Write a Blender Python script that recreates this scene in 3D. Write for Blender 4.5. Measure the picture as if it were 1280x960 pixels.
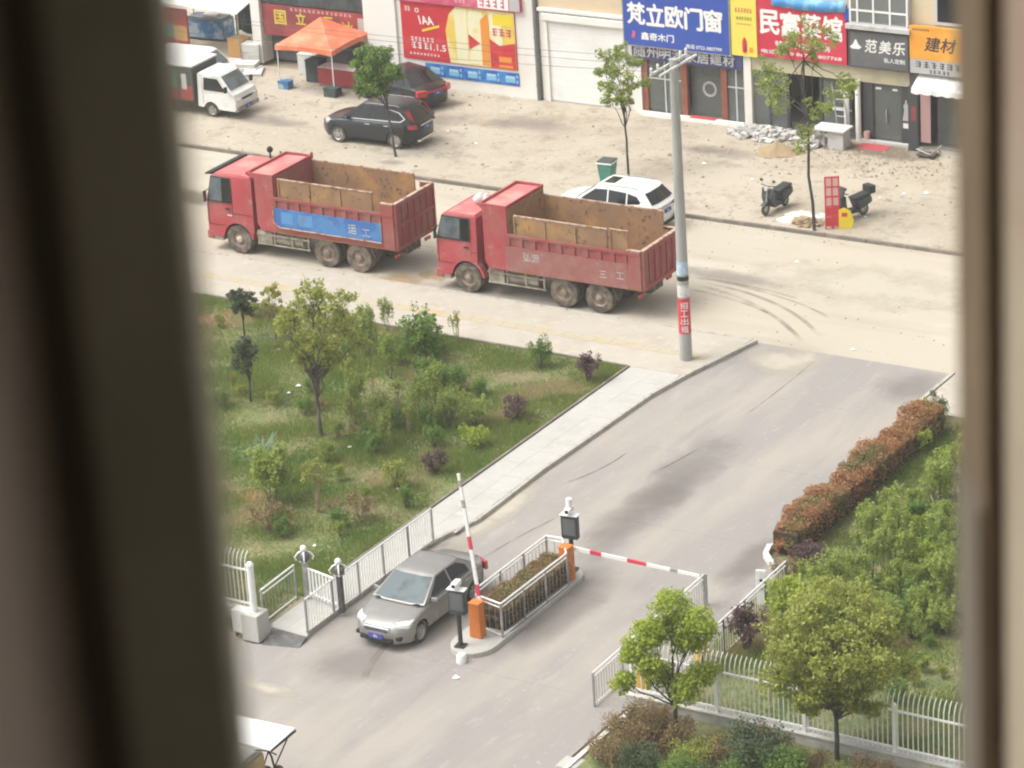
import bpy, bmesh, math, random
import numpy as np
from mathutils import Vector, Matrix

for o in list(bpy.data.objects):
    bpy.data.objects.remove(o)
scene = bpy.context.scene
col = scene.collection
PI = math.pi
R = math.radians

# ------------------------------------------------------------------ camera
# World frame: X along the street, Y away from the camera across it, origin at the foot of the utility pole.
F_PX, IMG_W, IMG_H = 4062.7, 1280.0, 960.0
CAM = np.array([47.50717536, -84.57342558, 39.35])
RX = np.array([0.85344994, 0.51767663, -0.06028362])
DN = np.array([0.14942454, -0.35386053, -0.92328491])
FW = np.array([-0.49929501, 0.7789696, -0.37935584])
cd = bpy.data.cameras.new('camera')
cam = bpy.data.objects.new('camera', cd)
col.objects.link(cam)
m = Matrix(((RX[0], -DN[0], -FW[0], CAM[0]), (RX[1], -DN[1], -FW[1], CAM[1]), (RX[2], -DN[2], -FW[2], CAM[2]), (0, 0, 0, 1)))
cam.matrix_world = m
cd.sensor_width = 36
cd.lens = 36 * F_PX / IMG_W
cd.clip_start = 0.02
cd.clip_end = 2000
cd.dof.use_dof = True
cd.dof.focus_distance = 106
cd.dof.aperture_fstop = cd.lens / 5.5
scene.camera = cam

# ------------------------------------------------------------------ sky, sun, exposure
SUN_TO = Vector((0.40, 0.32, -0.86)).normalized()       # direction the light travels
w = bpy.data.worlds.new('World')
scene.world = w
w.use_nodes = True
nt = w.node_tree
sky = nt.nodes.new('ShaderNodeTexSky')
sky.sky_type = 'NISHITA'
sky.sun_disc = False
sky.sun_elevation = math.asin(-SUN_TO.z)
sky.sun_rotation = math.atan2(-SUN_TO.x, -SUN_TO.y)
sky.air_density = 1.0
sky.dust_density = 6.0
sky.ozone_density = 0.6
hs = nt.nodes.new('ShaderNodeHueSaturation')
hs.inputs['Saturation'].default_value = 0.08
bg = nt.nodes['Background']
nt.links.new(sky.outputs[0], hs.inputs['Color'])
nt.links.new(hs.outputs[0], bg.inputs['Color'])
bg.inputs['Strength'].default_value = 0.15
sd = bpy.data.lights.new('sun', 'SUN')
sd.energy = 1.0
sd.angle = R(45)
sd.color = (1.0, 0.93, 0.80)
sun = bpy.data.objects.new('sun', sd)
col.objects.link(sun)
sun.rotation_euler = SUN_TO.to_track_quat('-Z', 'Y').to_euler()
scene.view_settings.view_transform = 'Standard'
scene.view_settings.look = 'None'
scene.view_settings.gamma = 1
scene.view_settings.exposure = 0.80
scene.render.engine = 'CYCLES'
scene.cycles.use_denoising = True
scene.cycles.max_bounces = 7
scene.cycles.transparent_max_bounces = 24
scene.cycles.filter_width = 2.1

rng = random.Random(7)
NR = np.random.default_rng(11)


def at(px, py, z=0.0):
    """photo pixel -> point on the horizontal plane z"""
    v = FW + RX * (px - 640) / F_PX + DN * (py - 480) / F_PX
    t = (z - CAM[2]) / v[2]
    p = CAM + v * t
    return Vector((p[0], p[1], z))


def onY(px, py, Y):
    v = FW + RX * (px - 640) / F_PX + DN * (py - 480) / F_PX
    t = (Y - CAM[1]) / v[1]
    p = CAM + v * t
    return Vector(p)


# ------------------------------------------------------------------ materials
MATS = {}


def _new(name):
    mt = bpy.data.materials.new(name)
    mt.use_nodes = True
    n = mt.node_tree.nodes
    return mt, n, mt.node_tree.links, n['Principled BSDF']


def noise(n, l, vec, scale, detail=6, rough=0.6):
    t = n.new('ShaderNodeTexNoise')
    t.inputs['Scale'].default_value = scale
    t.inputs['Detail'].default_value = detail
    t.inputs['Roughness'].default_value = rough
    l.new(vec, t.inputs['Vector'])
    return t.outputs['Fac']


def ramp(n, l, fac, lo, hi):
    t = n.new('ShaderNodeMapRange')
    t.interpolation_type = 'SMOOTHSTEP'
    t.inputs['From Min'].default_value = lo
    t.inputs['From Max'].default_value = hi
    l.new(fac, t.inputs['Value'])
    return t.outputs['Result']


def mixc(n, l, fac, a, b):
    t = n.new('ShaderNodeMix')
    t.data_type = 'RGBA'
    for s, v in ((0, fac), (6, a), (7, b)):
        if isinstance(v, (int, float)):
            t.inputs[s].default_value = v
        elif isinstance(v, tuple):
            t.inputs[s].default_value = (*v, 1) if len(v) == 3 else v
        else:
            l.new(v, t.inputs[s])
    return t.outputs[2]


def mat(name, c, layers=(), rough=0.7, metal=0.0, bump=0.0, bscale=40, coat=0.0, space='pos', spec=0.4, rvar=0.0):
    """layers: (colour, scale, lo, hi, stretch) noise-masked colours over the base"""
    if name in MATS:
        return MATS[name]
    mt, n, l, b = _new(name)
    if space == 'pos':
        vec = n.new('ShaderNodeNewGeometry').outputs['Position']
    else:
        vec = n.new('ShaderNodeTexCoord').outputs['Object']
    cur = (*c, 1)
    first = None
    for i, L in enumerate(layers):
        cc, sc, lo, hi = L[:4]
        v = vec
        mp = n.new('ShaderNodeMapping')
        st = L[4] if len(L) > 4 else (1, 1, 1)
        mp.inputs['Scale'].default_value = st
        mp.inputs['Location'].default_value = (i * 17.3, i * 5.1, i * 3.7)
        l.new(vec, mp.inputs['Vector'])
        f = ramp(n, l, noise(n, l, mp.outputs[0], sc), lo, hi)
        if first is None:
            first = f
        cur = mixc(n, l, f, cur, (*cc, 1))
    if isinstance(cur, tuple):
        b.inputs['Base Color'].default_value = cur
    else:
        l.new(cur, b.inputs['Base Color'])
    b.inputs['Roughness'].default_value = rough
    if rvar and first is not None:
        mr = n.new('ShaderNodeMapRange')
        mr.inputs['To Min'].default_value = rough
        mr.inputs['To Max'].default_value = min(1, rough + rvar)
        l.new(first, mr.inputs['Value'])
        l.new(mr.outputs[0], b.inputs['Roughness'])
    b.inputs['Metallic'].default_value = metal
    b.inputs['Specular IOR Level'].default_value = spec
    b.inputs['Coat Weight'].default_value = coat
    b.inputs['Coat Roughness'].default_value = 0.12
    if bump:
        bp = n.new('ShaderNodeBump')
        bp.inputs['Strength'].default_value = bump
        bp.inputs['Distance'].default_value = 0.02
        l.new(noise(n, l, vec, bscale, 8, 0.65), bp.inputs['Height'])
        l.new(bp.outputs[0], b.inputs['Normal'])
    MATS[name] = mt
    return mt


def leafmat(name, cols, trans=0.3, rough=0.5, patch=None):
    mt, n, l, b = _new(name)
    g = n.new('ShaderNodeNewGeometry')
    cr = n.new('ShaderNodeValToRGB')
    e = cr.color_ramp.elements
    while len(e) < len(cols):
        e.new(0.5)
    for i, c in enumerate(cols):
        e[i].position = i / (len(cols) - 1)
        e[i].color = (*c, 1)
    l.new(g.outputs['Random Per Island'], cr.inputs[0])
    out = cr.outputs[0]
    if patch:
        for q_, (pc, sc, lo, hi) in enumerate(patch if isinstance(patch, list) else [patch]):
            mp = n.new('ShaderNodeMapping')
            mp.inputs['Location'].default_value = (q_ * 7.7, q_ * 3.1, 0)
            l.new(g.outputs['Position'], mp.inputs['Vector'])
            f = ramp(n, l, noise(n, l, mp.outputs[0], sc, 4), lo, hi)
            out = mixc(n, l, f, out, (*pc, 1))
    l.new(out, b.inputs['Base Color'])
    b.inputs['Roughness'].default_value = rough
    b.inputs['Specular IOR Level'].default_value = 0.3
    tr = n.new('ShaderNodeBsdfTranslucent')
    l.new(out, tr.inputs['Color'])
    mx = n.new('ShaderNodeMixShader')
    mx.inputs[0].default_value = min(0.48, trans + 0.12)
    l.new(b.outputs[0], mx.inputs[1])
    l.new(tr.outputs[0], mx.inputs[2])
    l.new(mx.outputs[0], n['Material Output'].inputs['Surface'])
    MATS[name] = mt
    return mt


def decalmat(name, c, alpha=0.7, nscale=3.0, ribbon=False):
    """a flat patch with a ragged, fading outline"""
    mt, n, l, b = _new(name)
    tc = n.new('ShaderNodeTexCoord')
    b.inputs['Base Color'].default_value = (*c, 1)
    b.inputs['Roughness'].default_value = 0.9
    sep = n.new('ShaderNodeSeparateXYZ')
    pos = n.new('ShaderNodeNewGeometry').outputs['Position']
    if ribbon:
        l.new(tc.outputs['UV'], sep.inputs[0])
        nz = noise(n, l, pos, nscale, 5)
        f = ramp(n, l, nz, 0.25, 0.7)
        e = n.new('ShaderNodeMath'); e.operation = 'PINGPONG'; e.inputs[1].default_value = 0.5
        l.new(sep.outputs[0], e.inputs[0])
        e2 = ramp(n, l, e.outputs[0], 0.0, 0.16)
        mm = n.new('ShaderNodeMath'); mm.operation = 'MULTIPLY'
        l.new(f, mm.inputs[0]); l.new(e2, mm.inputs[1])
        fac = mm.outputs[0]
    else:
        mp = n.new('ShaderNodeMapping')
        mp.inputs['Location'].default_value = (-1, -1, 0)
        mp.inputs['Scale'].default_value = (2, 2, 0)
        l.new(tc.outputs['Generated'], mp.inputs['Vector'])
        ln = n.new('ShaderNodeVectorMath'); ln.operation = 'LENGTH'
        l.new(mp.outputs[0], ln.inputs[0])
        nz = noise(n, l, pos, nscale, 6)
        ad = n.new('ShaderNodeMath'); ad.operation = 'MULTIPLY_ADD'
        ad.inputs[1].default_value = 1.3; ad.inputs[2].default_value = -0.65
        l.new(nz, ad.inputs[0])
        sm = n.new('ShaderNodeMath'); sm.operation = 'ADD'
        l.new(ad.outputs[0], sm.inputs[0]); l.new(ln.outputs['Value'], sm.inputs[1])
        fac = ramp(n, l, sm.outputs[0], 0.95, 0.15)
        mr = n.new('ShaderNodeMapRange')
        mr.interpolation_type = 'SMOOTHSTEP'
        mr.inputs['From Min'].default_value = 0.15; mr.inputs['From Max'].default_value = 0.95
        mr.inputs['To Min'].default_value = 1; mr.inputs['To Max'].default_value = 0
        l.new(sm.outputs[0], mr.inputs['Value'])
        fac = mr.outputs[0]
        # never past the rim of its sheet
        rim = n.new('ShaderNodeMapRange')
        rim.inputs['From Min'].default_value = 0.8; rim.inputs['From Max'].default_value = 1.0
        rim.inputs['To Min'].default_value = 1; rim.inputs['To Max'].default_value = 0
        l.new(ln.outputs['Value'], rim.inputs['Value'])
        mm = n.new('ShaderNodeMath'); mm.operation = 'MULTIPLY'
        l.new(fac, mm.inputs[0]); l.new(rim.outputs[0], mm.inputs[1])
        fac = mm.outputs[0]
    k = n.new('ShaderNodeMath'); k.operation = 'MULTIPLY'; k.inputs[1].default_value = alpha
    l.new(fac, k.inputs[0])
    l.new(k.outputs[0], b.inputs['Alpha'])
    MATS[name] = mt
    return mt


def glassmat(name, tint, trans, rough=0.05):
    mt, n, l, b = _new(name)
    b.inputs['Base Color'].default_value = (*tint, 1)
    b.inputs['Roughness'].default_value = rough
    b.inputs['Specular IOR Level'].default_value = 0.6
    tr = n.new('ShaderNodeBsdfTransparent')
    mx = n.new('ShaderNodeMixShader')
    mx.inputs[0].default_value = trans
    l.new(b.outputs[0], mx.inputs[1])
    l.new(tr.outputs[0], mx.inputs[2])
    l.new(mx.outputs[0], n['Material Output'].inputs['Surface'])
    MATS[name] = mt
    return mt


DUST = (0.40, 0.34, 0.26)
# ground
mat('earth', (0.30, 0.25, 0.18), [((0.38, 0.33, 0.25), 0.4, 0.4, 0.6)], 0.95, bump=0.4, bscale=6)
mat('apron', (0.375, 0.325, 0.255), [((0.42, 0.375, 0.305), 0.22, 0.42, 0.62), ((0.30, 0.255, 0.195), 0.9, 0.50, 0.70), ((0.24, 0.20, 0.155), 2.6, 0.58, 0.70), ((0.47, 0.44, 0.38), 5.0, 0.58, 0.68), ((0.20, 0.17, 0.13), 9.0, 0.64, 0.72)], 0.95, bump=1.0, bscale=5)
mat('street', (0.415, 0.37, 0.30), [((0.36, 0.315, 0.255), 0.35, 0.45, 0.7, (0.25, 1.5, 1)), ((0.45, 0.415, 0.345), 0.5, 0.5, 0.7, (0.3, 1, 1)), ((0.32, 0.275, 0.22), 2.5, 0.6, 0.78, (0.3, 1, 1)), ((0.46, 0.43, 0.37), 14, 0.62, 0.74)], 0.9, bump=0.15, bscale=30)
mat('drive', (0.262, 0.243, 0.228), [((0.325, 0.295, 0.258), 0.28, 0.42, 0.68, (1.6, 0.35, 1)), ((0.235, 0.215, 0.207), 0.33, 0.5, 0.72, (1.8, 0.3, 1)), ((0.32, 0.295, 0.27), 2.0, 0.55, 0.75, (1.5, 0.4, 1)), ((0.25, 0.225, 0.205), 20, 0.60, 0.72), ((0.36, 0.335, 0.30), 6, 0.60, 0.74), ((0.21, 0.19, 0.175), 45, 0.62, 0.72)], 0.9, bump=0.2, bscale=50)
mat('paving', (0.40, 0.365, 0.31), [((0.355, 0.315, 0.26), 0.6, 0.45, 0.7), ((0.44, 0.405, 0.34), 3, 0.5, 0.7), ((0.31, 0.27, 0.215), 8, 0.62, 0.75)], 0.9, bump=0.15, bscale=30)
mat('pathstone', (0.405, 0.395, 0.365), [((0.36, 0.35, 0.315), 0.9, 0.45, 0.7), ((0.435, 0.425, 0.395), 4, 0.5, 0.7), ((0.38, 0.36, 0.32), 12, 0.63, 0.75)], 0.85, bump=0.1, bscale=30)
mat('tactile', (0.42, 0.345, 0.20), [((0.40, 0.36, 0.29), 1.2, 0.40, 0.55), ((0.36, 0.30, 0.2), 6, 0.5, 0.7)], 0.9)
mat('kerb', (0.40, 0.375, 0.335), [((0.28, 0.255, 0.22), 3, 0.45, 0.7)], 0.85, bump=0.2, bscale=30)
mat('kerb_dark', (0.17, 0.15, 0.125), [((0.24, 0.21, 0.17), 1.5, 0.45, 0.65)], 0.9, bump=0.3, bscale=20)
mat('kerb_white', (0.62, 0.61, 0.57), [((0.45, 0.43, 0.38), 4, 0.5, 0.7)], 0.8)
mat('concrete', (0.44, 0.43, 0.40), [((0.34, 0.325, 0.29), 1.5, 0.45, 0.7), ((0.26, 0.24, 0.21), 7, 0.6, 0.75)], 0.85, bump=0.15, bscale=40)
mat('pole', (0.36, 0.355, 0.335), [((0.28, 0.275, 0.25), 2, 0.45, 0.7, (1, 1, 0.2))], 0.85, bump=0.1, bscale=60)
mat('soil', (0.19, 0.19, 0.085), [((0.25, 0.205, 0.115), 0.30, 0.50, 0.68), ((0.11, 0.15, 0.05), 2.8, 0.45, 0.62), ((0.29, 0.24, 0.15), 7, 0.60, 0.72), ((0.08, 0.10, 0.035), 14, 0.55, 0.7)], 0.95, bump=0.6, bscale=12)
mat('plate_ramp', (0.10, 0.098, 0.095), [((0.20, 0.18, 0.155), 3, 0.45, 0.7)], 0.7, bump=0.3, bscale=50)
mat('sand', (0.33, 0.25, 0.15), [((0.29, 0.215, 0.13), 4, 0.4, 0.65)], 0.95, bump=0.4, bscale=30)
mat('rubble', (0.50, 0.49, 0.47), [((0.33, 0.31, 0.28), 3, 0.45, 0.6)], 0.9, bump=0.3, bscale=20)
mat('clod', (0.24, 0.20, 0.15), [((0.36, 0.31, 0.24), 1.0, 0.45, 0.6)], 0.95)
# paint and metal
mat('silver_paint', (0.30, 0.29, 0.275), [((0.34, 0.325, 0.30), 2.5, 0.5, 0.7)], 0.36, metal=0.6, coat=0.2)
mat('black_paint', (0.014, 0.017, 0.02), [((0.04, 0.04, 0.038), 3, 0.6, 0.9)], 0.32, coat=0.25)
mat('white_paint', (0.72, 0.72, 0.70), [((0.62, 0.60, 0.56), 2, 0.55, 0.8)], 0.35, coat=0.5)
mat('van_paint', (0.66, 0.66, 0.64), [((0.52, 0.50, 0.46), 2, 0.5, 0.75)], 0.45, coat=0.2)
mat('trim', (0.018, 0.018, 0.018), [((0.06, 0.055, 0.045), 6, 0.5, 0.75)], 0.7)
mat('seam', (0.02, 0.02, 0.02), rough=0.9)
mat('tyre', (0.035, 0.034, 0.032), [((0.14, 0.12, 0.09), 5, 0.42, 0.65)], 0.9)
mat('truck_tyre', (0.07, 0.06, 0.05), [((0.19, 0.16, 0.12), 3.5, 0.36, 0.62)], 0.95)
mat('rim', (0.45, 0.45, 0.45), [((0.25, 0.23, 0.2), 8, 0.5, 0.7)], 0.4, metal=0.7)
mat('truck_rim', (0.20, 0.15, 0.12), [((0.30, 0.25, 0.19), 6, 0.4, 0.65)], 0.85)
mat('hub_pale', (0.50, 0.46, 0.36), [((0.30, 0.26, 0.2), 6, 0.5, 0.7)], 0.8)
mat('chrome', (0.62, 0.62, 0.62), rough=0.25, metal=0.9)
mat('car_glass', (0.012, 0.014, 0.016), rough=0.08, spec=0.5, coat=0.0)
mat('screen_glass', (0.12, 0.145, 0.155), [((0.07, 0.085, 0.09), 1.6, 0.45, 0.65)], 0.18, spec=0.25, coat=0.0)
mat('head_lamp', (0.66, 0.67, 0.66), [((0.42, 0.43, 0.43), 8, 0.5, 0.6)], 0.12, metal=0.2, coat=0.6)
mat('tail_lamp', (0.42, 0.02, 0.03), rough=0.2, coat=0.6)
mat('plate_blue', (0.06, 0.08, 0.32), rough=0.5)
mat('print_white', (0.75, 0.75, 0.73), rough=0.6)
mat('print_grey', (0.36, 0.35, 0.36), [((0.5, 0.5, 0.5), 6, 0.4, 0.6)], 0.6)
mat('truck_red', (0.37, 0.05, 0.062), [((0.34, 0.095, 0.09), 1.1, 0.38, 0.64), (DUST, 2.2, 0.54, 0.92), ((0.22, 0.05, 0.045), 6, 0.6, 0.75)], 0.55, coat=0.05)
mat('box_red', (0.29, 0.068, 0.065), [((0.27, 0.11, 0.092), 1.3, 0.40, 0.65), (DUST, 1.8, 0.60, 0.92), ((0.16, 0.055, 0.045), 5, 0.58, 0.74)], 0.8)
mat('plate_red', (0.28, 0.105, 0.095), [((0.30, 0.15, 0.128), 1.6, 0.40, 0.65), (DUST, 2.6, 0.60, 0.92), ((0.17, 0.07, 0.06), 6, 0.6, 0.75)], 0.85)
mat('roof_pink', (0.50, 0.14, 0.14), [((0.55, 0.25, 0.22), 1.2, 0.4, 0.65), (DUST, 3, 0.58, 0.9)], 0.6)
mat('rust', (0.25, 0.15, 0.085), [((0.34, 0.20, 0.095), 0.9, 0.42, 0.66), ((0.42, 0.235, 0.075), 0.8, 0.53, 0.74), ((0.07, 0.05, 0.045), 5, 0.55, 0.72), (DUST, 3, 0.66, 0.9)], 0.9)
mat('rust_floor', (0.46, 0.25, 0.075), [((0.34, 0.18, 0.07), 1.5, 0.45, 0.65), ((0.34, 0.24, 0.12), 4, 0.55, 0.7)], 0.95, bump=0.3, bscale=12)
mat('worn_edge', (0.45, 0.33, 0.26), [((0.25, 0.13, 0.08), 4, 0.5, 0.6)], 0.85)
mat('blue_panel', (0.045, 0.135, 0.38), [((0.07, 0.21, 0.46), 1.2, 0.42, 0.58), ((0.19, 0.25, 0.34), 2.2, 0.56, 0.80), ((0.05, 0.09, 0.22), 6, 0.6, 0.75)], 0.6)
mat('blue_pale', (0.09, 0.26, 0.52), [((0.12, 0.2, 0.34), 3, 0.5, 0.7)], 0.6)
mat('dusty_metal', (0.34, 0.31, 0.26), [((0.20, 0.17, 0.13), 3, 0.42, 0.65), ((0.10, 0.085, 0.07), 7, 0.58, 0.7)], 0.8)
mat('chassis', (0.075, 0.066, 0.055), [((0.20, 0.17, 0.13), 3, 0.45, 0.7)], 0.9)
mat('rail_white', (0.78, 0.78, 0.765), [((0.62, 0.61, 0.58), 6, 0.52, 0.75)], 0.4, metal=0.15)
mat('rail_grey', (0.30, 0.30, 0.295), [((0.45, 0.45, 0.44), 6, 0.5, 0.7)], 0.45, metal=0.3)
mat('rail_dark', (0.10, 0.10, 0.10), [((0.22, 0.215, 0.2), 5, 0.5, 0.7)], 0.5, metal=0.3)
mat('orange_paint', (0.56, 0.165, 0.03), [((0.62, 0.26, 0.09), 4, 0.5, 0.75)], 0.45, coat=0.1)
mat('yellow_paint', (0.66, 0.40, 0.035), rough=0.5)
mat('black_case', (0.035, 0.04, 0.042), [((0.07, 0.07, 0.07), 5, 0.5, 0.7)], 0.5)
mat('arm_red', (0.56, 0.05, 0.085), rough=0.45)
mat('arm_white', (0.72, 0.71, 0.70), [((0.55, 0.53, 0.5), 5, 0.55, 0.75)], 0.45)
mat('bark', (0.10, 0.085, 0.065), [((0.17, 0.15, 0.12), 8, 0.45, 0.65, (1, 1, 0.3))], 0.95, bump=0.5, bscale=30)
mat('bark_dark', (0.05, 0.047, 0.043), [((0.10, 0.09, 0.075), 8, 0.45, 0.65, (1, 1, 0.3))], 0.95)
mat('stem_tan', (0.30, 0.24, 0.15), rough=0.9)
# buildings
mat('wall_white', (0.74, 0.725, 0.68), [((0.67, 0.645, 0.59), 0.6, 0.45, 0.7), ((0.50, 0.46, 0.40), 2.5, 0.62, 0.8, (1, 1, 0.3))], 0.85, bump=0.05, bscale=20)
mat('wall_cream', (0.60, 0.51, 0.35), [((0.52, 0.44, 0.30), 0.8, 0.45, 0.7), ((0.42, 0.36, 0.26), 3, 0.62, 0.8, (1, 1, 0.3))], 0.85)
mat('wall_tan', (0.62, 0.50, 0.34), [((0.56, 0.46, 0.32), 0.8, 0.45, 0.7)], 0.85)
mat('lintel', (0.50, 0.46, 0.32), [((0.42, 0.38, 0.27), 1.5, 0.45, 0.7)], 0.85)
mat('shutter', (0.76, 0.755, 0.735), [((0.70, 0.69, 0.66), 0.7, 0.45, 0.7), ((0.62, 0.6, 0.56), 3, 0.66, 0.8)], 0.6)
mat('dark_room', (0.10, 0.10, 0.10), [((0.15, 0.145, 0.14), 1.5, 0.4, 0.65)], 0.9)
mat('room_floor', (0.25, 0.235, 0.21), rough=0.6)
mat('brown_post', (0.22, 0.075, 0.045), [((0.30, 0.12, 0.08), 3, 0.45, 0.7)], 0.6)
mat('dark_frame', (0.055, 0.058, 0.06), rough=0.5)
mat('pipe_grey', (0.16, 0.16, 0.155), [((0.22, 0.215, 0.2), 3, 0.45, 0.7)], 0.6)
mat('window_frame_grey', (0.50, 0.51, 0.52), rough=0.5)
mat('sill_grey', (0.48, 0.475, 0.46), [((0.38, 0.37, 0.35), 3, 0.5, 0.7)], 0.8)
mat('door_mat', (0.42, 0.07, 0.075), [((0.32, 0.09, 0.08), 4, 0.5, 0.7)], 0.95)
mat('sign_blue', (0.030, 0.075, 0.36), [((0.04, 0.10, 0.40), 0.5, 0.45, 0.65)], 0.5)
mat('sign_purple', (0.055, 0.06, 0.17), [((0.10, 0.10, 0.22), 0.7, 0.4, 0.7)], 0.6)
mat('sign_yellow', (0.72, 0.62, 0.11), rough=0.5)
mat('sign_red', (0.52, 0.028, 0.06), [((0.57, 0.05, 0.085), 0.6, 0.45, 0.65)], 0.5)
mat('banner_blue', (0.07, 0.28, 0.62), [((0.22, 0.46, 0.70), 1.5, 0.45, 0.6)], 0.6)
mat('sign_dark', (0.095, 0.10, 0.105), [((0.125, 0.13, 0.135), 0.8, 0.45, 0.65)], 0.5)
mat('sign_orange', (0.72, 0.30, 0.035), [((0.75, 0.38, 0.06), 0.8, 0.45, 0.65)], 0.5)
mat('sign_grey', (0.42, 0.42, 0.42), rough=0.6)
mat('ink_dark', (0.05, 0.04, 0.045), rough=0.7)
mat('ad_red', (0.52, 0.025, 0.04), [((0.60, 0.045, 0.05), 0.8, 0.45, 0.65), ((0.42, 0.03, 0.045), 2, 0.55, 0.7)], 0.45)
mat('ad_pink', (0.52, 0.07, 0.15), [((0.60, 0.16, 0.22), 1, 0.45, 0.6)], 0.5)
mat('ad_gold', (0.70, 0.52, 0.10), [((0.74, 0.64, 0.30), 1.2, 0.42, 0.6), ((0.70, 0.36, 0.06), 2.2, 0.56, 0.72)], 0.45)
mat('ad_cream', (0.74, 0.70, 0.48), [((0.72, 0.60, 0.25), 2.0, 0.5, 0.68)], 0.45)
mat('ad_yellow', (0.74, 0.58, 0.035), rough=0.5)
mat('ad_orange', (0.70, 0.26, 0.04), rough=0.5)
mat('ad_blue', (0.025, 0.10, 0.40), [((0.05, 0.22, 0.52), 1.8, 0.42, 0.6)], 0.45)
mat('ad_sky', (0.20, 0.46, 0.66), rough=0.5)
mat('shop_red', (0.24, 0.045, 0.05), [((0.34, 0.07, 0.07), 0.8, 0.45, 0.65), ((0.18, 0.06, 0.06), 3, 0.55, 0.7)], 0.6)
mat('letter_gold', (0.62, 0.46, 0.05), [((0.60, 0.56, 0.10), 2, 0.45, 0.6)], 0.5)
mat('tent_fabric', (0.62, 0.17, 0.08), [((0.66, 0.27, 0.17), 1.0, 0.42, 0.65)], 0.8)
mat('cloth_white', (0.70, 0.70, 0.68), [((0.55, 0.54, 0.51), 3, 0.5, 0.7)], 0.9)
mat('foam', (0.60, 0.61, 0.58), [((0.50, 0.50, 0.47), 4, 0.5, 0.7)], 0.9)
mat('carton', (0.48, 0.28, 0.10), [((0.55, 0.34, 0.14), 3, 0.45, 0.65)], 0.85)
mat('tan_box', (0.42, 0.30, 0.14), [((0.30, 0.21, 0.10), 3, 0.45, 0.65)], 0.8)
mat('tarp', (0.035, 0.05, 0.05), [((0.07, 0.09, 0.09), 2, 0.4, 0.65)], 0.8)
mat('red_cloth', (0.34, 0.055, 0.055), rough=0.85)
mat('bin_green', (0.06, 0.25, 0.19), [((0.10, 0.30, 0.24), 4, 0.45, 0.65)], 0.55)
mat('bin_dark', (0.06, 0.075, 0.065), rough=0.7)
mat('scooter', (0.045, 0.055, 0.055), [((0.11, 0.115, 0.11), 5, 0.5, 0.72)], 0.45)
mat('seat_black', (0.03, 0.035, 0.033), rough=0.7)
mat('red_frame', (0.56, 0.045, 0.06), rough=0.55)
mat('pale_pink', (0.66, 0.42, 0.40), rough=0.7)
mat('counter_blue', (0.05, 0.17, 0.36), [((0.35, 0.46, 0.52), 1.6, 0.46, 0.62)], 0.4)
mat('paper_blue', (0.36, 0.50, 0.60), [((0.62, 0.66, 0.66), 9, 0.5, 0.6)], 0.8)
mat('paper_white', (0.62, 0.61, 0.57), [((0.48, 0.46, 0.42), 9, 0.5, 0.65)], 0.85)
mat('cable', (0.09, 0.09, 0.09), rough=0.7)
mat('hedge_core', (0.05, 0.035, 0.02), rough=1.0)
# window of the room the picture was taken from
mat('sash_dark', (0.62, 0.60, 0.50), [((0.55, 0.54, 0.45), 20, 0.4, 0.6)], 0.6)
mat('gasket', (0.26, 0.225, 0.18), rough=0.8)
mat('sash_taupe', (0.80, 0.68, 0.60), rough=0.7)
mat('jamb_brown', (0.27, 0.20, 0.12), [((0.22, 0.16, 0.10), 30, 0.4, 0.6)], 0.7)
mat('jamb_beige', (0.80, 0.70, 0.54), [((0.68, 0.52, 0.42), 6, 0.4, 0.6)], 0.8)
mat('plaster', (0.74, 0.71, 0.66), rough=0.9)
glassmat('window_glass', (0.5, 0.52, 0.5), 0.9, 0.02)
glassmat('shop_glass', (0.20, 0.22, 0.21), 0.60, 0.06)
# foliage
leafmat('leaf_lime', [(0.32, 0.41, 0.045), (0.45, 0.53, 0.075), (0.22, 0.31, 0.035), (0.56, 0.6, 0.15)], 0.35)
leafmat('leaf_olive', [(0.27, 0.31, 0.055), (0.39, 0.42, 0.085), (0.19, 0.23, 0.045), (0.48, 0.49, 0.15)], 0.32)
leafmat('leaf_green', [(0.145, 0.245, 0.05), (0.21, 0.32, 0.065), (0.11, 0.19, 0.04), (0.27, 0.37, 0.1)], 0.35)
leafmat('leaf_fresh', [(0.26, 0.345, 0.065), (0.36, 0.43, 0.095), (0.19, 0.265, 0.05), (0.45, 0.5, 0.16)], 0.38)
leafmat('leaf_dark', [(0.075, 0.105, 0.05), (0.1, 0.135, 0.06), (0.055, 0.08, 0.04)], 0.2)
leafmat('leaf_purple', [(0.13, 0.075, 0.085), (0.17, 0.095, 0.1), (0.09, 0.055, 0.06), (0.16, 0.12, 0.08)], 0.2)
leafmat('leaf_brown', [(0.27, 0.18, 0.085), (0.34, 0.23, 0.12), (0.19, 0.145, 0.07), (0.22, 0.2, 0.08)], 0.25)
leafmat('leaf_redhedge', [(0.43, 0.17, 0.085), (0.35, 0.19, 0.085), (0.5, 0.24, 0.12), (0.27, 0.21, 0.085)], 0.25, patch=((0.21, 0.20, 0.075), 0.8, 0.47, 0.66))
leafmat('leaf_islandhedge', [(0.34, 0.16, 0.08), (0.27, 0.18, 0.08), (0.22, 0.2, 0.085), (0.4, 0.23, 0.12)], 0.25, patch=((0.24, 0.21, 0.09), 1.2, 0.46, 0.62))
leafmat('leaf_yellow', [(0.336, 0.350, 0.070), (0.420, 0.406, 0.098), (0.252, 0.280, 0.056)], 0.35)
leafmat('leaf_agave', [(0.120, 0.195, 0.120), (0.165, 0.240, 0.150), (0.090, 0.150, 0.090)], 0.2)
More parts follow.
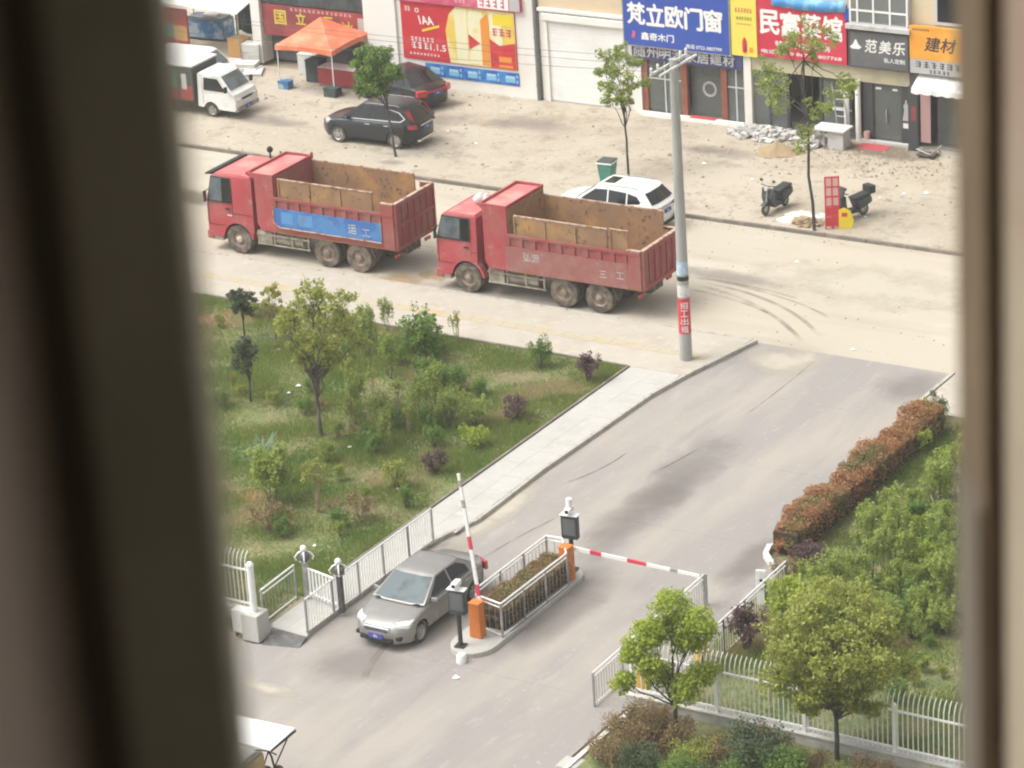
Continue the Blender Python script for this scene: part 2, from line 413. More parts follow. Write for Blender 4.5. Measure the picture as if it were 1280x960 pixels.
leafmat('grass', [(0.20, 0.27, 0.06), (0.26, 0.33, 0.075), (0.16, 0.225, 0.05), (0.33, 0.36, 0.12)], 0.3, 0.6, patch=[((0.14, 0.25, 0.05), 0.55, 0.50, 0.68), ((0.44, 0.38, 0.20), 0.30, 0.54, 0.66), ((0.40, 0.36, 0.18), 1.8, 0.60, 0.72)])
decalmat('dark_stain_shade', (0.19, 0.165, 0.155), 0.45, 0.5)  # driveway smear, also used for tree shade painted beside the white kerb
decalmat('grey_stain', (0.22, 0.195, 0.185), 0.38, 0.6)
decalmat('dust_orange', (0.46, 0.31, 0.15), 0.6, 1.5)
decalmat('mud', (0.20, 0.155, 0.11), 0.75, 1.0)
decalmat('pale_dust', (0.50, 0.455, 0.37), 0.75, 0.8)
decalmat('red_soil', (0.33, 0.16, 0.09), 0.8, 2.0)
decalmat('dry_grass', (0.33, 0.27, 0.16), 0.55, 5.0)
decalmat('tyre_mark', (0.20, 0.17, 0.14), 0.42, 0.8, ribbon=True)
decalmat('joint', (0.22, 0.195, 0.17), 0.16, 0.9, ribbon=True)
decalmat('crack', (0.11, 0.095, 0.085), 0.85, 1.2, ribbon=True)


# ------------------------------------------------------------------ mesh helpers
class MB:
    def __init__(s):
        s.v = []
        s.f = []

    def add(s, vs, fs):
        k = len(s.v)
        s.v += [tuple(p) for p in vs]
        s.f += [tuple(i + k for i in f) for f in fs]
        return s

    def b(s, x0, x1, y0, y1, z0, z1):
        vs = [(x, y, z) for z in (z0, z1) for y in (y0, y1) for x in (x0, x1)]
        return s.add(vs, [(0, 2, 3, 1), (4, 5, 7, 6), (0, 1, 5, 4), (2, 6, 7, 3), (0, 4, 6, 2), (1, 3, 7, 5)])

    def hexa(s, vs):
        """8 corners: bottom 4 (ccw), top 4 (ccw)"""
        return s.add(vs, [(3, 2, 1, 0), (4, 5, 6, 7), (0, 1, 5, 4), (1, 2, 6, 5), (2, 3, 7, 6), (3, 0, 4, 7)])

    def prism(s, poly, a, b, axis='y'):
        """2-D polygon extruded along an axis. axis y: poly=(x,z); z: (x,y); x: (y,z)"""
        n = len(poly)
        def P(p, t):
            return {'y': (p[0], t, p[1]), 'z': (p[0], p[1], t), 'x': (t, p[0], p[1])}[axis]
        vs = [P(p, a) for p in poly] + [P(p, b) for p in poly]
        fs = [tuple(range(n)), tuple(range(2 * n - 1, n - 1, -1))]
        fs += [(i, n + i, n + (i + 1) % n, (i + 1) % n) for i in range(n)]
        return s.add(vs, fs)

    def cyl(s, p0, p1, r0, r1=None, n=10, caps=True):
        r1 = r0 if r1 is None else r1
        p0, p1 = Vector(p0), Vector(p1)
        d = (p1 - p0).normalized()
        a = d.orthogonal().normalized()
        c = d.cross(a)
        vs = []
        for p, r in ((p0, r0), (p1, r1)):
            for i in range(n):
                t = 2 * PI * i / n
                vs.append(p + a * (r * math.cos(t)) + c * (r * math.sin(t)))
        fs = [(i, (i + 1) % n, n + (i + 1) % n, n + i) for i in range(n)]
        if caps:
            fs += [tuple(range(n - 1, -1, -1)), tuple(range(n, 2 * n))]
        return s.add(vs, fs)

    def tube(s, pts, rs, n=7):
        pts = [Vector(p) for p in pts]
        if not isinstance(rs, (list, tuple)):
            rs = [rs] * len(pts)
        vs = []
        a = None
        for i, p in enumerate(pts):
            d = (pts[min(i + 1, len(pts) - 1)] - pts[max(i - 1, 0)]).normalized()
            if a is None:
                a = d.orthogonal().normalized()
            a = (a - d * a.dot(d)).normalized()
            c = d.cross(a)
            for k in range(n):
                t = 2 * PI * k / n
                vs.append(p + a * (rs[i] * math.cos(t)) + c * (rs[i] * math.sin(t)))
        fs = []
        for i in range(len(pts) - 1):
            for k in range(n):
                fs.append((i * n + k, i * n + (k + 1) % n, (i + 1) * n + (k + 1) % n, (i + 1) * n + k))
        fs += [tuple(range(n - 1, -1, -1)), tuple(range((len(pts) - 1) * n, len(pts) * n))]
        return s.add(vs, fs)

    def lathe(s, prof, n=20, axis='y'):
        """prof: (r, t) pairs, spun about the axis"""
        vs = []
        for r, t in prof:
            for i in range(n):
                a = 2 * PI * i / n
                x, z = r * math.cos(a), r * math.sin(a)
                vs.append({'y': (x, t, z), 'z': (x, z, t), 'x': (t, x, z)}[axis])
        fs = []
        for j in range(len(prof) - 1):
            for i in range(n):
                fs.append((j * n + i, j * n + (i + 1) % n, (j + 1) * n + (i + 1) % n, (j + 1) * n + i))
        return s.add(vs, fs)

    def sheet(s, poly, z):
        return s.add([(p[0], p[1], z) for p in poly], [tuple(range(len(poly)))])

    def mesh(s, name, matn, smooth=None):
        me = bpy.data.meshes.new(name)
        me.from_pydata(s.v, [], s.f)
        bm = bmesh.new()
        bm.from_mesh(me)
        bmesh.ops.recalc_face_normals(bm, faces=bm.faces)
        bm.to_mesh(me)
        bm.free()
        me.materials.append(MATS[matn])
        if smooth:
            me.shade_smooth()
            me.set_sharp_from_angle(angle=R(smooth))
        return me

    def build(s, name, matn, parent=None, smooth=None, bevel=0.0, loc=None):
        return link(name, s.mesh(name, matn, smooth), parent, bevel, loc)


def link(name, me, parent=None, bevel=0.0, loc=None, rot=None):
    o = bpy.data.objects.new(name, me)
    col.objects.link(o)
    o.parent = parent
    if loc is not None:
        o.location = loc
    if rot is not None:
        o.rotation_euler = rot
    if bevel:
        md = o.modifiers.new('edge', 'BEVEL')
        md.width = bevel
        md.segments = 2
        md.limit_method = 'ANGLE'
        md.angle_limit = R(40)
    return o


def tag(o, label, cat, group=None):
    o['label'] = label
    o['category'] = cat
    if group:
        o['group'] = group
    return o


def thing(name, label, cat, loc=(0, 0, 0), rz=0.0, group=None):
    o = bpy.data.objects.new(name, None)
    col.objects.link(o)
    o.location = loc
    o.rotation_euler = (0, 0, rz)
    o.empty_display_size = 0.2
    return tag(o, label, cat, group)


def struct(o):
    o['kind'] = 'structure'
    return o


def stuff(o, label, cat=None):
    o['kind'] = 'stuff'
    o['label'] = label
    if cat:
        o['category'] = cat
    return o


def box(name, matn, parent, x0, x1, y0, y1, z0, z1, bevel=0.0):
    return MB().b(x0, x1, y0, y1, z0, z1).build(name, matn, parent, bevel=bevel)


def copy_tree(o, parent=None):
    c = o.copy()
    col.objects.link(c)
    c.parent = parent
    for ch in list(o.children):
        copy_tree(ch, c)
    return c


def text(name, body, matn, parent, x, z, y, width=None, height=None, bold=0.0, shear=0.0, rot=(PI / 2, 0, 0), depth=0.008, spacing=1.0):
    """lettering standing proud of a board; x,z = left bottom corner"""
    cu = bpy.data.curves.new('t', 'FONT')
    cu.body = body
    cu.size = 1
    cu.extrude = 0.0
    cu.shear = shear
    cu.space_character = spacing
    cu.resolution_u = 3
    tmp = bpy.data.objects.new('t', cu)
    col.objects.link(tmp)
    dg = bpy.context.evaluated_depsgraph_get()
    dg.update()
    me = bpy.data.meshes.new_from_object(tmp.evaluated_get(dg))
    bpy.data.objects.remove(tmp)
    n = len(me.vertices)
    if n == 0:
        return None
    co = np.empty(n * 3)
    me.vertices.foreach_get('co', co)
    co = co.reshape(-1, 3)
    lo, hi = co.min(0), co.max(0)
    sx = width / max(hi[0] - lo[0], 1e-6) if width else None
    sy = height / max(hi[1] - lo[1], 1e-6) if height else None
    sx = sx or sy
    sy = sy or sx
    co = (co - lo) * np.array([sx, sy, 1])
    me.vertices.foreach_set('co', co.ravel())
    if bold:
        k_ = min(sx, sy) * bold
        bmx = bmesh.new()
        bmx.from_mesh(me)
        for q_, (ox, oy) in enumerate(((k_, 0), (-k_, 0), (0, k_), (0, -k_))):
            tm = me.copy()
            tm.transform(Matrix.Translation((ox, oy, 0.0006 * (q_ + 1))))
            bmx.from_mesh(tm)
            bpy.data.meshes.remove(tm)
        bmx.to_mesh(me)
        bmx.free()
    me.materials.clear()
    me.materials.append(MATS[matn])
    me.name = name
    o = link(name, me, parent, loc=(x, y, z), rot=rot)
    return o


def decal(name, matn, parent, x, y, z, sx, sy, rz=0.0):
    c, s = math.cos(rz), math.sin(rz)
    me = MB().add([(-sx, -sy, 0), (sx, -sy, 0), (sx, sy, 0), (-sx, sy, 0)], [(0, 1, 2, 3)]).mesh(name, matn)
    return link(name, me, parent, loc=(x, y, z), rot=(0, 0, rz))


def ribbon(name, matn, parent, pts, wid, z):
    pts = [Vector((p[0], p[1], 0)) for p in pts]
    vs, fs, uv = [], [], []
    for i, p in enumerate(pts):
        d = (pts[min(i + 1, len(pts) - 1)] - pts[max(i - 1, 0)]).normalized()
        nn = Vector((-d.y, d.x, 0)) * wid / 2
        vs += [(p + nn).to_tuple()[:2] + (z,), (p - nn).to_tuple()[:2] + (z,)]
        uv += [(i / (len(pts) - 1), 0), (i / (len(pts) - 1), 1)]
    for i in range(len(pts) - 1):
        fs.append((2 * i, 2 * i + 1, 2 * i + 3, 2 * i + 2))
    me = bpy.data.meshes.new(name)
    me.from_pydata(vs, [], fs)
    ul = me.uv_layers.new(name='UVMap')
    for lp in me.loops:
        ul.data[lp.index].uv = uv[lp.vertex_index]
    me.materials.append(MATS[matn])
    return link(name, me, parent)


def bez(p0, p1, p2, n=14):
    return [tuple((1 - t) ** 2 * a + 2 * t * (1 - t) * b_ + t * t * c for a, b_, c in zip(p0, p1, p2)) for t in [i / (n - 1) for i in range(n)]]


def leaf_mesh(name, centers, size, matn, seed=0, upbias=0.5, ratio=0.55):
    """one small folded leaf (two triangles' worth) at each centre"""
    r = np.random.default_rng(seed)
    c = np.asarray(centers, float)
    n = len(c)
    nrm = r.normal(size=(n, 3))
    nrm[:, 2] = np.abs(nrm[:, 2]) + upbias
    nrm /= np.linalg.norm(nrm, axis=1)[:, None]
    t = r.normal(size=(n, 3))
    t -= nrm * (t * nrm).sum(1)[:, None]
    t /= np.linalg.norm(t, axis=1)[:, None]
    bt = np.cross(nrm, t)
    s = size * r.uniform(0.6, 1.3, size=(n, 1))
    v = np.empty((n, 4, 3))
    v[:, 0] = c - t * s
    v[:, 1] = c + bt * s * ratio + nrm * s * 0.15
    v[:, 2] = c + t * s
    v[:, 3] = c - bt * s * ratio + nrm * s * 0.15
    me = bpy.data.meshes.new(name)
    me.vertices.add(n * 4)
    me.vertices.foreach_set('co', v.ravel())
    me.loops.add(n * 4)
    me.loops.foreach_set('vertex_index', np.arange(n * 4, dtype=np.int32))
    me.polygons.add(n)
    me.polygons.foreach_set('loop_start', np.arange(0, n * 4, 4, dtype=np.int32))
    me.polygons.foreach_set('loop_total', np.full(n, 4, dtype=np.int32))
    me.update()
    me.validate()
    me.materials.append(MATS[matn])
    return me


def ball_points(r, c, rad, n, shell=0.55):
    d = r.normal(size=(n, 3))
    d /= np.linalg.norm(d, axis=1)[:, None]
    k = shell + (1 - shell) * r.random((n, 1)) ** 0.7
    return np.asarray(c) + d * k * np.asarray(rad)

# ================================================================== SETTING
ground = struct(MB().sheet([(-400, -300), (400, -300), (400, 500), (-400, 500)], -0.05).build('ground', 'earth'))
road = struct(MB().sheet([(-120, 2.4), (90, 2.4), (90, 12.2), (-120, 12.2)], 0).build('main_road', 'street'))
drive_poly = [(1.30, 2.396), (8.25, 2.396), (8.25, -0.6), (8.9, -1.4), (8.9, -11.4), (9.75, -12.6), (10.2, -20.9), (9.75, -21.4), (9.75, -60), (-40, -60), (-40, -22.3), (-1.2, -22.3), (-0.1, -21.9), (-0.1, -15.0), (0.33, -13.2), (0.24, -9.2), (0.42, -3), (0.62, -1.2)]
drive = struct(MB().sheet(drive_poly, 0.002).build('driveway', 'drive'))
apron = struct(MB().b(-120, 90, 12.34, 22.3, -0.04, 0.10).build('forecourt', 'apron'))
side_yard = struct(MB().b(-120, -33.2, 22.3, 90, -0.04, 0.096).build('side_yard', 'apron'))
sidewalk = struct(MB().b(-120, 0.62, -1.2, 2.28, -0.04, 0.11).build('pavement', 'paving'))
MB().prism([(0.62, -1.2), (1.18, 2.28), (0.62, 2.28)], -0.04, 0.11, 'z').build('corner_paving', 'paving', sidewalk)
sidewalk_r = struct(MB().prism([(8.4, -0.9), (60, -0.9), (60, 2.28), (8.4, 2.28)], -0.04, 0.10, 'z').build('pavement', 'paving'))
ts = MB()
for k in range(60):
    x = -35.4 + 0.6 * k
    ts.b(x + 0.005, x + 0.595, 0.18, 0.62, 0.08, 0.117)
ts.build('tactile_strip', 'tactile', sidewalk)
path_poly = [(-1.35, -1.2), (0.62, -1.2), (0.42, -3), (0.24, -9.2), (0.33, -13.2), (-0.1, -15.0), (-0.1, -21.2), (-1.35, -21.2)]
path = struct(MB().prism([(p[0] - (0.12 if p[0] > -1 else 0), p[1]) for p in path_poly], -0.04, 0.10, 'z').build('footpath', 'pathstone'))
# paving slabs of the footpath: each one slightly uneven over the bed
slab_rng = random.Random(3)
y = -1.25
k = 0
while y > -21.0:
    xr = np.interp(-y, [1.2, 3, 9.2, 13.2, 15, 21.2], [0.48, 0.29, 0.11, 0.2, -0.23, -0.23])
    nx = 2
    for i in range(nx):
        xa = -1.34 + (xr + 1.34) * i / nx
        xb = -1.34 + (xr + 1.34) * (i + 1) / nx
        dz = slab_rng.uniform(0, 0.006)
        MB().b(xa + 0.003, xb - 0.003, y - 0.995, y, 0.09, 0.116 + dz * 0.5).build('paving_slab', 'pathstone', path)
    y -= 1.0
# kerbs, stone by stone
def kerb(name, pts, wid, top, matn, step=1.0):
    root = None
    r = random.Random(len(pts) * 7 + int(top * 1000))
    segs = []
    for a, b_ in zip(pts[:-1], pts[1:]):
        a, b_ = Vector((*a, 0)), Vector((*b_, 0))
        L = (b_ - a).length
        n = max(1, round(L / step))
        for i in range(n):
            segs.append((a.lerp(b_, i / n), a.lerp(b_, (i + 1) / n)))
    for a, b_ in segs:
        d = (b_ - a).normalized()
        nn = Vector((-d.y, d.x, 0)) * wid / 2
        g = d * 0.008
        dz = r.uniform(-0.006, 0.006)
        off = nn * r.uniform(-0.08, 0.08)
        p, q = a + g + off, b_ - g + off
        vs = [p - nn, q - nn, q + nn, p + nn]
        mb = MB().hexa([(v.x, v.y, -0.05) for v in vs] + [(v.x, v.y, top + dz) for v in vs])
        if root is None:
            root = struct(mb.build(name, matn, bevel=0.012))
        else:
            mb.build('kerb_stone', matn, root, bevel=0.012)
    return root
kerb('kerb', [(-60, 12.27), (34, 12.27)], 0.13, 0.125, 'kerb_dark', 1.6)
kerb('kerb', [(-44, 2.34), (1.2, 2.34)], 0.12, 0.125, 'kerb', 1.0)
kerb('kerb', [(1.32, 2.36), (0.60, -1.2), (0.36, -3), (0.18, -9.2), (0.27, -13.2), (-0.16, -15.0), (-0.16, -21.3)], 0.12, 0.135, 'kerb', 0.9)
kerb('kerb', [(-40, -1.27), (-1.42, -1.27), (-1.42, -19.2)], 0.09, 0.16, 'kerb_dark', 1.2)
kerb('kerb', [(8.30, 2.3), (8.30, -0.9), (8.83, -1.5), (8.83, -11.3)], 0.12, 0.13, 'kerb', 1.0)
kerb('kerb', [(8.80, -11.35), (8.95, -11.9), (9.5, -12.5)], 0.16, 0.17, 'kerb_white', 0.45)
lawn = struct(MB().sheet([(-45, -21.9), (-2.3, -21.9), (-2.3, -19.3), (-1.42, -19.3), (-1.42, -1.27), (-45, -1.27)], 0.09).build('garden_bed', 'soil'))
lawn_r = struct(MB().sheet([(8.9, -0.95), (50, -0.95), (50, -20.95), (10.3, -20.95), (9.85, -12.6), (9.0, -11.4)], 0.09).build('garden_bed', 'soil'))
bed_low = struct(MB().sheet([(10.1, -21.25), (50, -21.25), (50, -60), (10.1, -60)], 0.09).build('garden_bed', 'soil'))

# stains, dust, tyre marks, one patch of painted tree shade
for nm, mt, px, py, sx, sy, rz, z in (
        ('stain_shade_patch', 'dark_stain_shade', 800, 640, 1.1, 4.6, 0.0, 0.007), ('stain_shade_patch', 'grey_stain', 860, 590, 1.2, 4.2, 0.03, 0.008),
        ('stain_shade_patch', 'grey_stain', 700, 770, 0.9, 4.0, -0.03, 0.009), ('stain_shade_patch', 'dark_stain_shade', 940, 700, 0.75, 2.4, 0, 0.0095),  # the dark patch by the white kerb is painted tree shade
        ('stain_shade_patch', 'grey_stain', 440, 830, 2.2, 1.5, 0.3, 0.010), ('stain_shade_patch', 'grey_stain', 1140, 485, 1.6, 1.6, 0.2, 0.007),
        ('dust_patch', 'pale_dust', 980, 450, 1.8, 1.6, 0, 0.0105), ('dust_patch', 'pale_dust', 330, 860, 1.3, 0.5, 0, 0.011),
        ('dust_patch', 'pale_dust', 620, 640, 0.8, 3.5, 0.0, 0.0112)):
    p = at(px, py)
    decal(nm, mt, drive, p.x, p.y, z, sx, sy, rz)
for nm, mt, px, py, sx, sy, rz, z in (
        ('mud_patch', 'mud', 225, 245, 3.0, 1.0, 0.0, 0.005), ('dust_patch', 'dust_orange', 500, 350, 1.5, 0.8, 0.0, 0.006), ('dust_patch', 'dust_orange', 545, 345, 0.9, 0.6, 0.0, 0.0066),
        ('dust_patch', 'pale_dust', 1100, 360, 6, 2.4, 0, 0.0072), ('mud_patch', 'grey_stain', 900, 345, 3.0, 0.8, -0.05, 0.0078),
        ('mud_patch', 'grey_stain', 640, 372, 7.0, 0.7, 0, 0.0085)):
    p = at(px, py)
    decal(nm, mt, road, p.x, p.y, z, sx, sy, rz)
for nm, px, py, sx, sy, rz, z in (('mud_patch', 490, 203, 0.8, 0.4, 0.2, 0.104), ('mud_patch', 540, 150, 2.0, 1.6, 0.2, 0.105), ('mud_patch', 430, 118, 2.6, 1.0, 0.0, 0.106), ('mud_patch', 1110, 190, 3.0, 1.1, 0.0, 0.107), ('mud_patch', 660, 155, 3.5, 1.3, 0.0, 0.108), ('mud_patch', 330, 150, 2.4, 0.9, 0.0, 0.109), ('mud_patch', 900, 190, 2.2, 0.9, 0.0, 0.1095)):
    p = at(px, py, 0.1)
    decal(nm, 'grey_stain' if px != 1110 else 'mud', apron, p.x, p.y, z, sx, sy, rz)
for k, (a, b_, c, wd) in enumerate((((870, 347), (960, 360), (1000, 375), 0.16), ((872, 352), (990, 372), (1028, 425), 0.17), ((868, 356), (960, 375), (1005, 430), 0.18), ((880, 348), (1000, 372), (1040, 400), 0.12), ((850, 360), (930, 372), (985, 405), 0.14))):
    pa, pb, pc = at(*a), at(*b_), at(*c)
    ribbon('tyre_mark', 'tyre_mark', road, bez(pa[:2], pb[:2], pc[:2], 18), wd, 0.0095 + 0.0006 * k)
for k, (a, b_, c, wd) in enumerate((((705, 605), (755, 588), (785, 565), 0.05), ((820, 590), (850, 575), (875, 560), 0.05), ((712, 640), (650, 668), (600, 700), 0.035), ((930, 520), (960, 500), (1020, 450), 0.03))):
    pa, pb, pc = at(*a), at(*b_), at(*c)
    ribbon('crack', 'crack', drive, bez(pa[:2], pb[:2], pc[:2], 14), wd, 0.0125 + 0.0005 * k)
for k in range(5):
    yj = -1.5 - 4.9 * k
    ribbon('slab_joint', 'joint', drive, [(0.3 + 8.5 * i / 12, yj + 0.01 * math.sin(i * 2.1)) for i in range(13)], 0.035, 0.0045)
for k in range(4):
    ribbon('slab_joint', 'joint', road, [(-30 + 60 * i / 30, 2.45 + 2.43 * (k + 0) + 0.012 * math.sin(i)) for i in range(31)] if 0 < k < 4 else [(-7.4 + 0.001 * i, 2.5 + 9.6 * i / 8) for i in range(9)], 0.03, 0.0042 + 0.0001 * k)
for k, (a, b_, c) in enumerate((((455, 850), (462, 825), (490, 800)),)):
    pa, pb, pc = at(*a), at(*b_), at(*c)
    ribbon('tyre_mark', 'tyre_mark', drive, bez(pa[:2], pb[:2], pc[:2], 14), 0.22, 0.0155 + 0.0005 * k)
for nm, mt, px, py, sx, sy, rz, z in (('bare_patch', 'red_soil', 262, 400, 1.0, 1.4, 0, 0.095), ('bare_patch', 'dry_grass', 690, 495, 1.5, 2.3, 0.2, 0.096), ('bare_patch', 'dry_grass', 640, 470, 1.6, 0.9, 0, 0.097), ('bare_patch', 'dry_grass', 530, 555, 1.4, 1.0, 0.2, 0.098), ('bare_patch', 'dry_grass', 470, 640, 1.6, 1.0, 0, 0.099), ('bare_patch', 'red_soil', 320, 620, 1.0, 0.8, 0, 0.0995)):
    p = at(px, py, 0.09)
    decal(nm, mt, lawn, p.x, p.y, z, sx, sy, rz)
# loose stones and clods on the forecourt
st = MB()
r_ = random.Random(5)
for k in range(3800):
    if k < 2600:
        x, y0, z = r_.uniform(-36, 6), 12.4 + 9.7 * r_.random() ** 0.8, 0.1
        if k % 2:
            x, y0 = r_.gauss(-3.2, 2.4), min(22.1, max(12.5, r_.gauss(20.2, 0.8)))
    elif k < 3300:
        x, y0, z = r_.uniform(-24, 8), r_.uniform(2.5, 12.1), 0.0
    else:
        x, y0, z = r_.uniform(-27, 0), r_.uniform(11.6, 12.15), 0.0
    s = 0.012 + 0.035 * r_.random() ** 3
    if k < 2600 and k % 9 == 1:
        s = r_.uniform(0.04, 0.10)
    a = r_.random() * 6.28
    vs = [(x + s * math.cos(a + t) * r_.uniform(.7, 1.4), y0 + s * math.sin(a + t) * r_.uniform(.7, 1.4), z - 0.003) for t in (0, 1.6, 3.1, 4.7)] + [(x, y0, z + s * 0.9)]
    st.add(vs, [(0, 1, 4), (1, 2, 4), (2, 3, 4), (3, 0, 4)])
stuff(st.build('gravel', 'clod'), 'loose stones and clods scattered over the dusty forecourt', 'gravel')

# ================================================================== VEHICLES
def wheel(parent, x, y, r, wid, side, tyre='tyre', rimm='rim', hub=None, rim_r=0.66, spokes=5):
    """side=+1: outer face towards +y"""
    hw = wid / 2
    prof = [(r * rim_r, -hw), (r * 0.93, -hw), (r, -hw * 0.7), (r, hw * 0.7), (r * 0.95, hw), (r * 0.80, hw * 1.0), (r * rim_r, hw * 0.92)]
    o = MB().lathe([(a, t * side) for a, t in prof], 22).build('wheel', tyre, parent, smooth=50, loc=(x, y, r))
    rr = r * rim_r
    rm = MB().lathe([(rr, 0.92 * hw * side), (rr * 0.93, 0.80 * hw * side), (rr * 0.86, 0.35 * hw * side), (rr * 0.30, 0.45 * hw * side), (rr * 0.26, 0.78 * hw * side), (0.004, 0.80 * hw * side)], 20)
    for k in range(spokes):
        a = 2 * PI * k / spokes + 0.3
        c, s = math.cos(a), math.sin(a)
        p0, p1 = 0.2 * rr, 0.95 * rr
        w0 = 0.11 * rr
        y0, y1 = 0.45 * hw * side, 0.78 * hw * side
        vs = []
        for yy in (y0, y1):
            for (pp, ww) in ((p0, -w0), (p1, -w0 * 0.8), (p1, w0 * 0.8), (p0, w0)):
                vs.append((c * pp - s * ww, yy, s * pp + c * ww))
        rm.hexa(vs)
    rm.build('rim', rimm, o, smooth=40)
    if hub:
        MB().lathe([(rr * 0.42, 0.5 * hw * side), (rr * 0.40, 0.95 * hw * side), (rr * 0.22, 1.15 * hw * side), (0.004, 1.16 * hw * side)], 14).build('hub', hub, o, smooth=40)
    # closing disc so nothing shows through
    MB().lathe([(rr * 0.98, 0.1 * hw * side), (0.004, 0.1 * hw * side)], 16).build('brake_disc', 'trim', o)
    return o


def car_body(parent, paint, L, W, outline, xf, xr, ra, drop=0.06):
    """outline: list of (x,z,kind) from rear-bottom over the top to front-bottom; wheel arches cut in the sill"""
    zb = outline[0][1]
    def arch(xc):
        t0 = math.asin(min(1, max(0.0, (zb - 0.30) / ra)))
        return [(xc + ra * math.cos(a), 0.30 + ra * math.sin(a), 's') for a in [t0 + (PI - 2 * t0) * i / 9 for i in range(10)]]
    pts = list(outline) + arch(xf) + arch(xr)
    hw = W / 2
    xs = [p[0] for p in pts]
    xmin, xmax = min(xs), max(xs)
    zt = max(p[1] for p in pts)
    rows = []
    for f in (-1, -0.965, -0.86, -0.6, -0.2, 0.2, 0.6, 0.86, 0.965, 1):
        a = abs(f)
        row = []
        for (x, z, k) in pts:
            e = 0.16 * max(0, a - 0.45) ** 2 / 0.3 * 1.6
            xx = x
            dx = (x - (xmin + xmax) / 2) / ((xmax - xmin) / 2)
            if abs(dx) > 0.72:
                xx = x - math.copysign(e * 2.0 * (abs(dx) - 0.72) / 0.28, dx)
            zz = z
            if k == 't':
                zz = z - drop * a ** 4 - (0.03 if a > 0.99 else 0)
            yy = hw * f
            if a > 0.9:
                # barrel sides
                h = (z - zb) / max(zt - zb, 0.01)
                yy = f * hw * (1 - 0.045 * (1 - min(1, h / 0.45)) - 0.035 * max(0, (h - 0.55) / 0.45))
            row.append((xx, yy, zz))
        rows.append(row)
    mb = MB()
    n = len(pts)
    vs = [p for r in rows for p in r]
    fs = []
    for j in range(len(rows) - 1):
        for i in range(n):
            i2 = (i + 1) % n
            fs.append((j * n + i, j * n + i2, (j + 1) * n + i2, (j + 1) * n + i))
    fs += [tuple(range(n)), tuple(range((len(rows) - 1) * n, len(rows) * n))]
    mb.add(vs, fs)
    return mb.build('body', paint, parent, smooth=42)


def greenhouse(parent, paint, base, roof, zb, zr, wb, wr, crown=0.05, name='cabin'):
    """base=(x_rear,x_front) at belt, roof=(x_rear,x_front)"""
    hb, hr = wb / 2, wr / 2
    rings = []
    for (x0, x1, h, z, bow) in ((base[0], base[1], hb, zb, 0.10), (roof[0], roof[1], hr, zr, 0.06), (roof[0] + 0.10, roof[1] - 0.10, hr - 0.09, zr + crown * 0.7, 0.05), (roof[0] + 0.45, roof[1] - 0.45, hr * 0.5, zr + crown, 0.0)):
        rings.append([(x1, -h, z), (x1 + bow, -h * 0.5, z), (x1 + bow, h * 0.5, z), (x1, h, z), (x0, h, z), (x0 - bow, h * 0.5, z), (x0 - bow, -h * 0.5, z), (x0, -h, z)])
    mb = MB()
    vs = [p for r in rings for p in r]
    fs = []
    for j in range(3):
        for i in range(8):
            fs.append((j * 8 + i, j * 8 + (i + 1) % 8, (j + 1) * 8 + (i + 1) % 8, (j + 1) * 8 + i))
    fs.append(tuple(range(24, 32)))
    mb.add(vs, fs)
    return mb.build(name, paint, parent, smooth=38), rings


def side_pane(name, matn, parent, poly, zb, zr, wb, wr, side, off=0.008):
    """(x,z) polygon laid on the leaning side of the cabin"""
    def Y(z):
        t = (z - zb) / (zr - zb)
        return side * ((wb / 2) * (1 - t) + (wr / 2) * t + off)
    n = len(poly)
    vs = [(x, Y(z), z) for x, z in poly] + [(x, Y(z) - side * 0.02, z) for x, z in poly]
    fs = [tuple(range(n)), tuple(range(2 * n - 1, n - 1, -1))] + [(i, (i + 1) % n, n + (i + 1) % n, n + i) for i in range(n)]
    return MB().add(vs, fs).build(name, matn, parent)


def end_pane(name, matn, parent, ring0, ring1, idx, v0, v1, u0, off=0.01):
    """screen on the front (idx 0..3) or rear (idx 4..7) of the cabin"""
    A = [Vector(ring0[i]) for i in idx]
    B = [Vector(ring1[i]) for i in idx]
    lo = [a.lerp(b_, v0) for a, b_ in zip(A, B)]
    hi = [a.lerp(b_, v1) for a, b_ in zip(A, B)]
    for ln in (lo, hi):
        s, e = ln[0].copy(), ln[3].copy()
        ln[0] = s.lerp(ln[1], u0)
        ln[3] = e.lerp(ln[2], u0)
    nrm = (hi[1] - lo[1]).cross(lo[2] - lo[1]).normalized()
    if nrm.z < 0:
        nrm = -nrm
    vs = [p + nrm * off for p in lo + hi] + [p - nrm * 0.02 for p in lo + hi]
    fs = [(0, 1, 5, 4), (1, 2, 6, 5), (2, 3, 7, 6), (8, 12, 13, 9), (9, 13, 14, 10), (10, 14, 15, 11), (0, 8, 9, 1), (1, 9, 10, 2), (2, 10, 11, 3), (4, 5, 13, 12), (5, 6, 14, 13), (6, 7, 15, 14), (0, 4, 12, 8), (3, 11, 15, 7)]
    return MB().add(vs, fs).build(name, matn, parent, smooth=30)


def plate(parent, x, z, front=True, y=0.0, txt=None, tilt=0.0):
    o = MB().b(-0.012, 0.012, -0.22, 0.22, -0.07, 0.07).build('number_plate', 'plate_blue', parent, loc=(x, y, z))
    s = 1 if front else -1
    t = text('characters', txt or '鄂S', 'print_white', o, 0, -0.04, 0, height=0.08, bold=0.01, rot=(PI / 2, 0, PI / 2 * s))
    if t:
        wdt = t.dimensions.x
        bpy.context.view_layer.update()
        wdt = max(v.co.x for v in t.data.vertices)
        t.location = (0.014 * s, -wdt / 2 * s, -0.04)
    return o


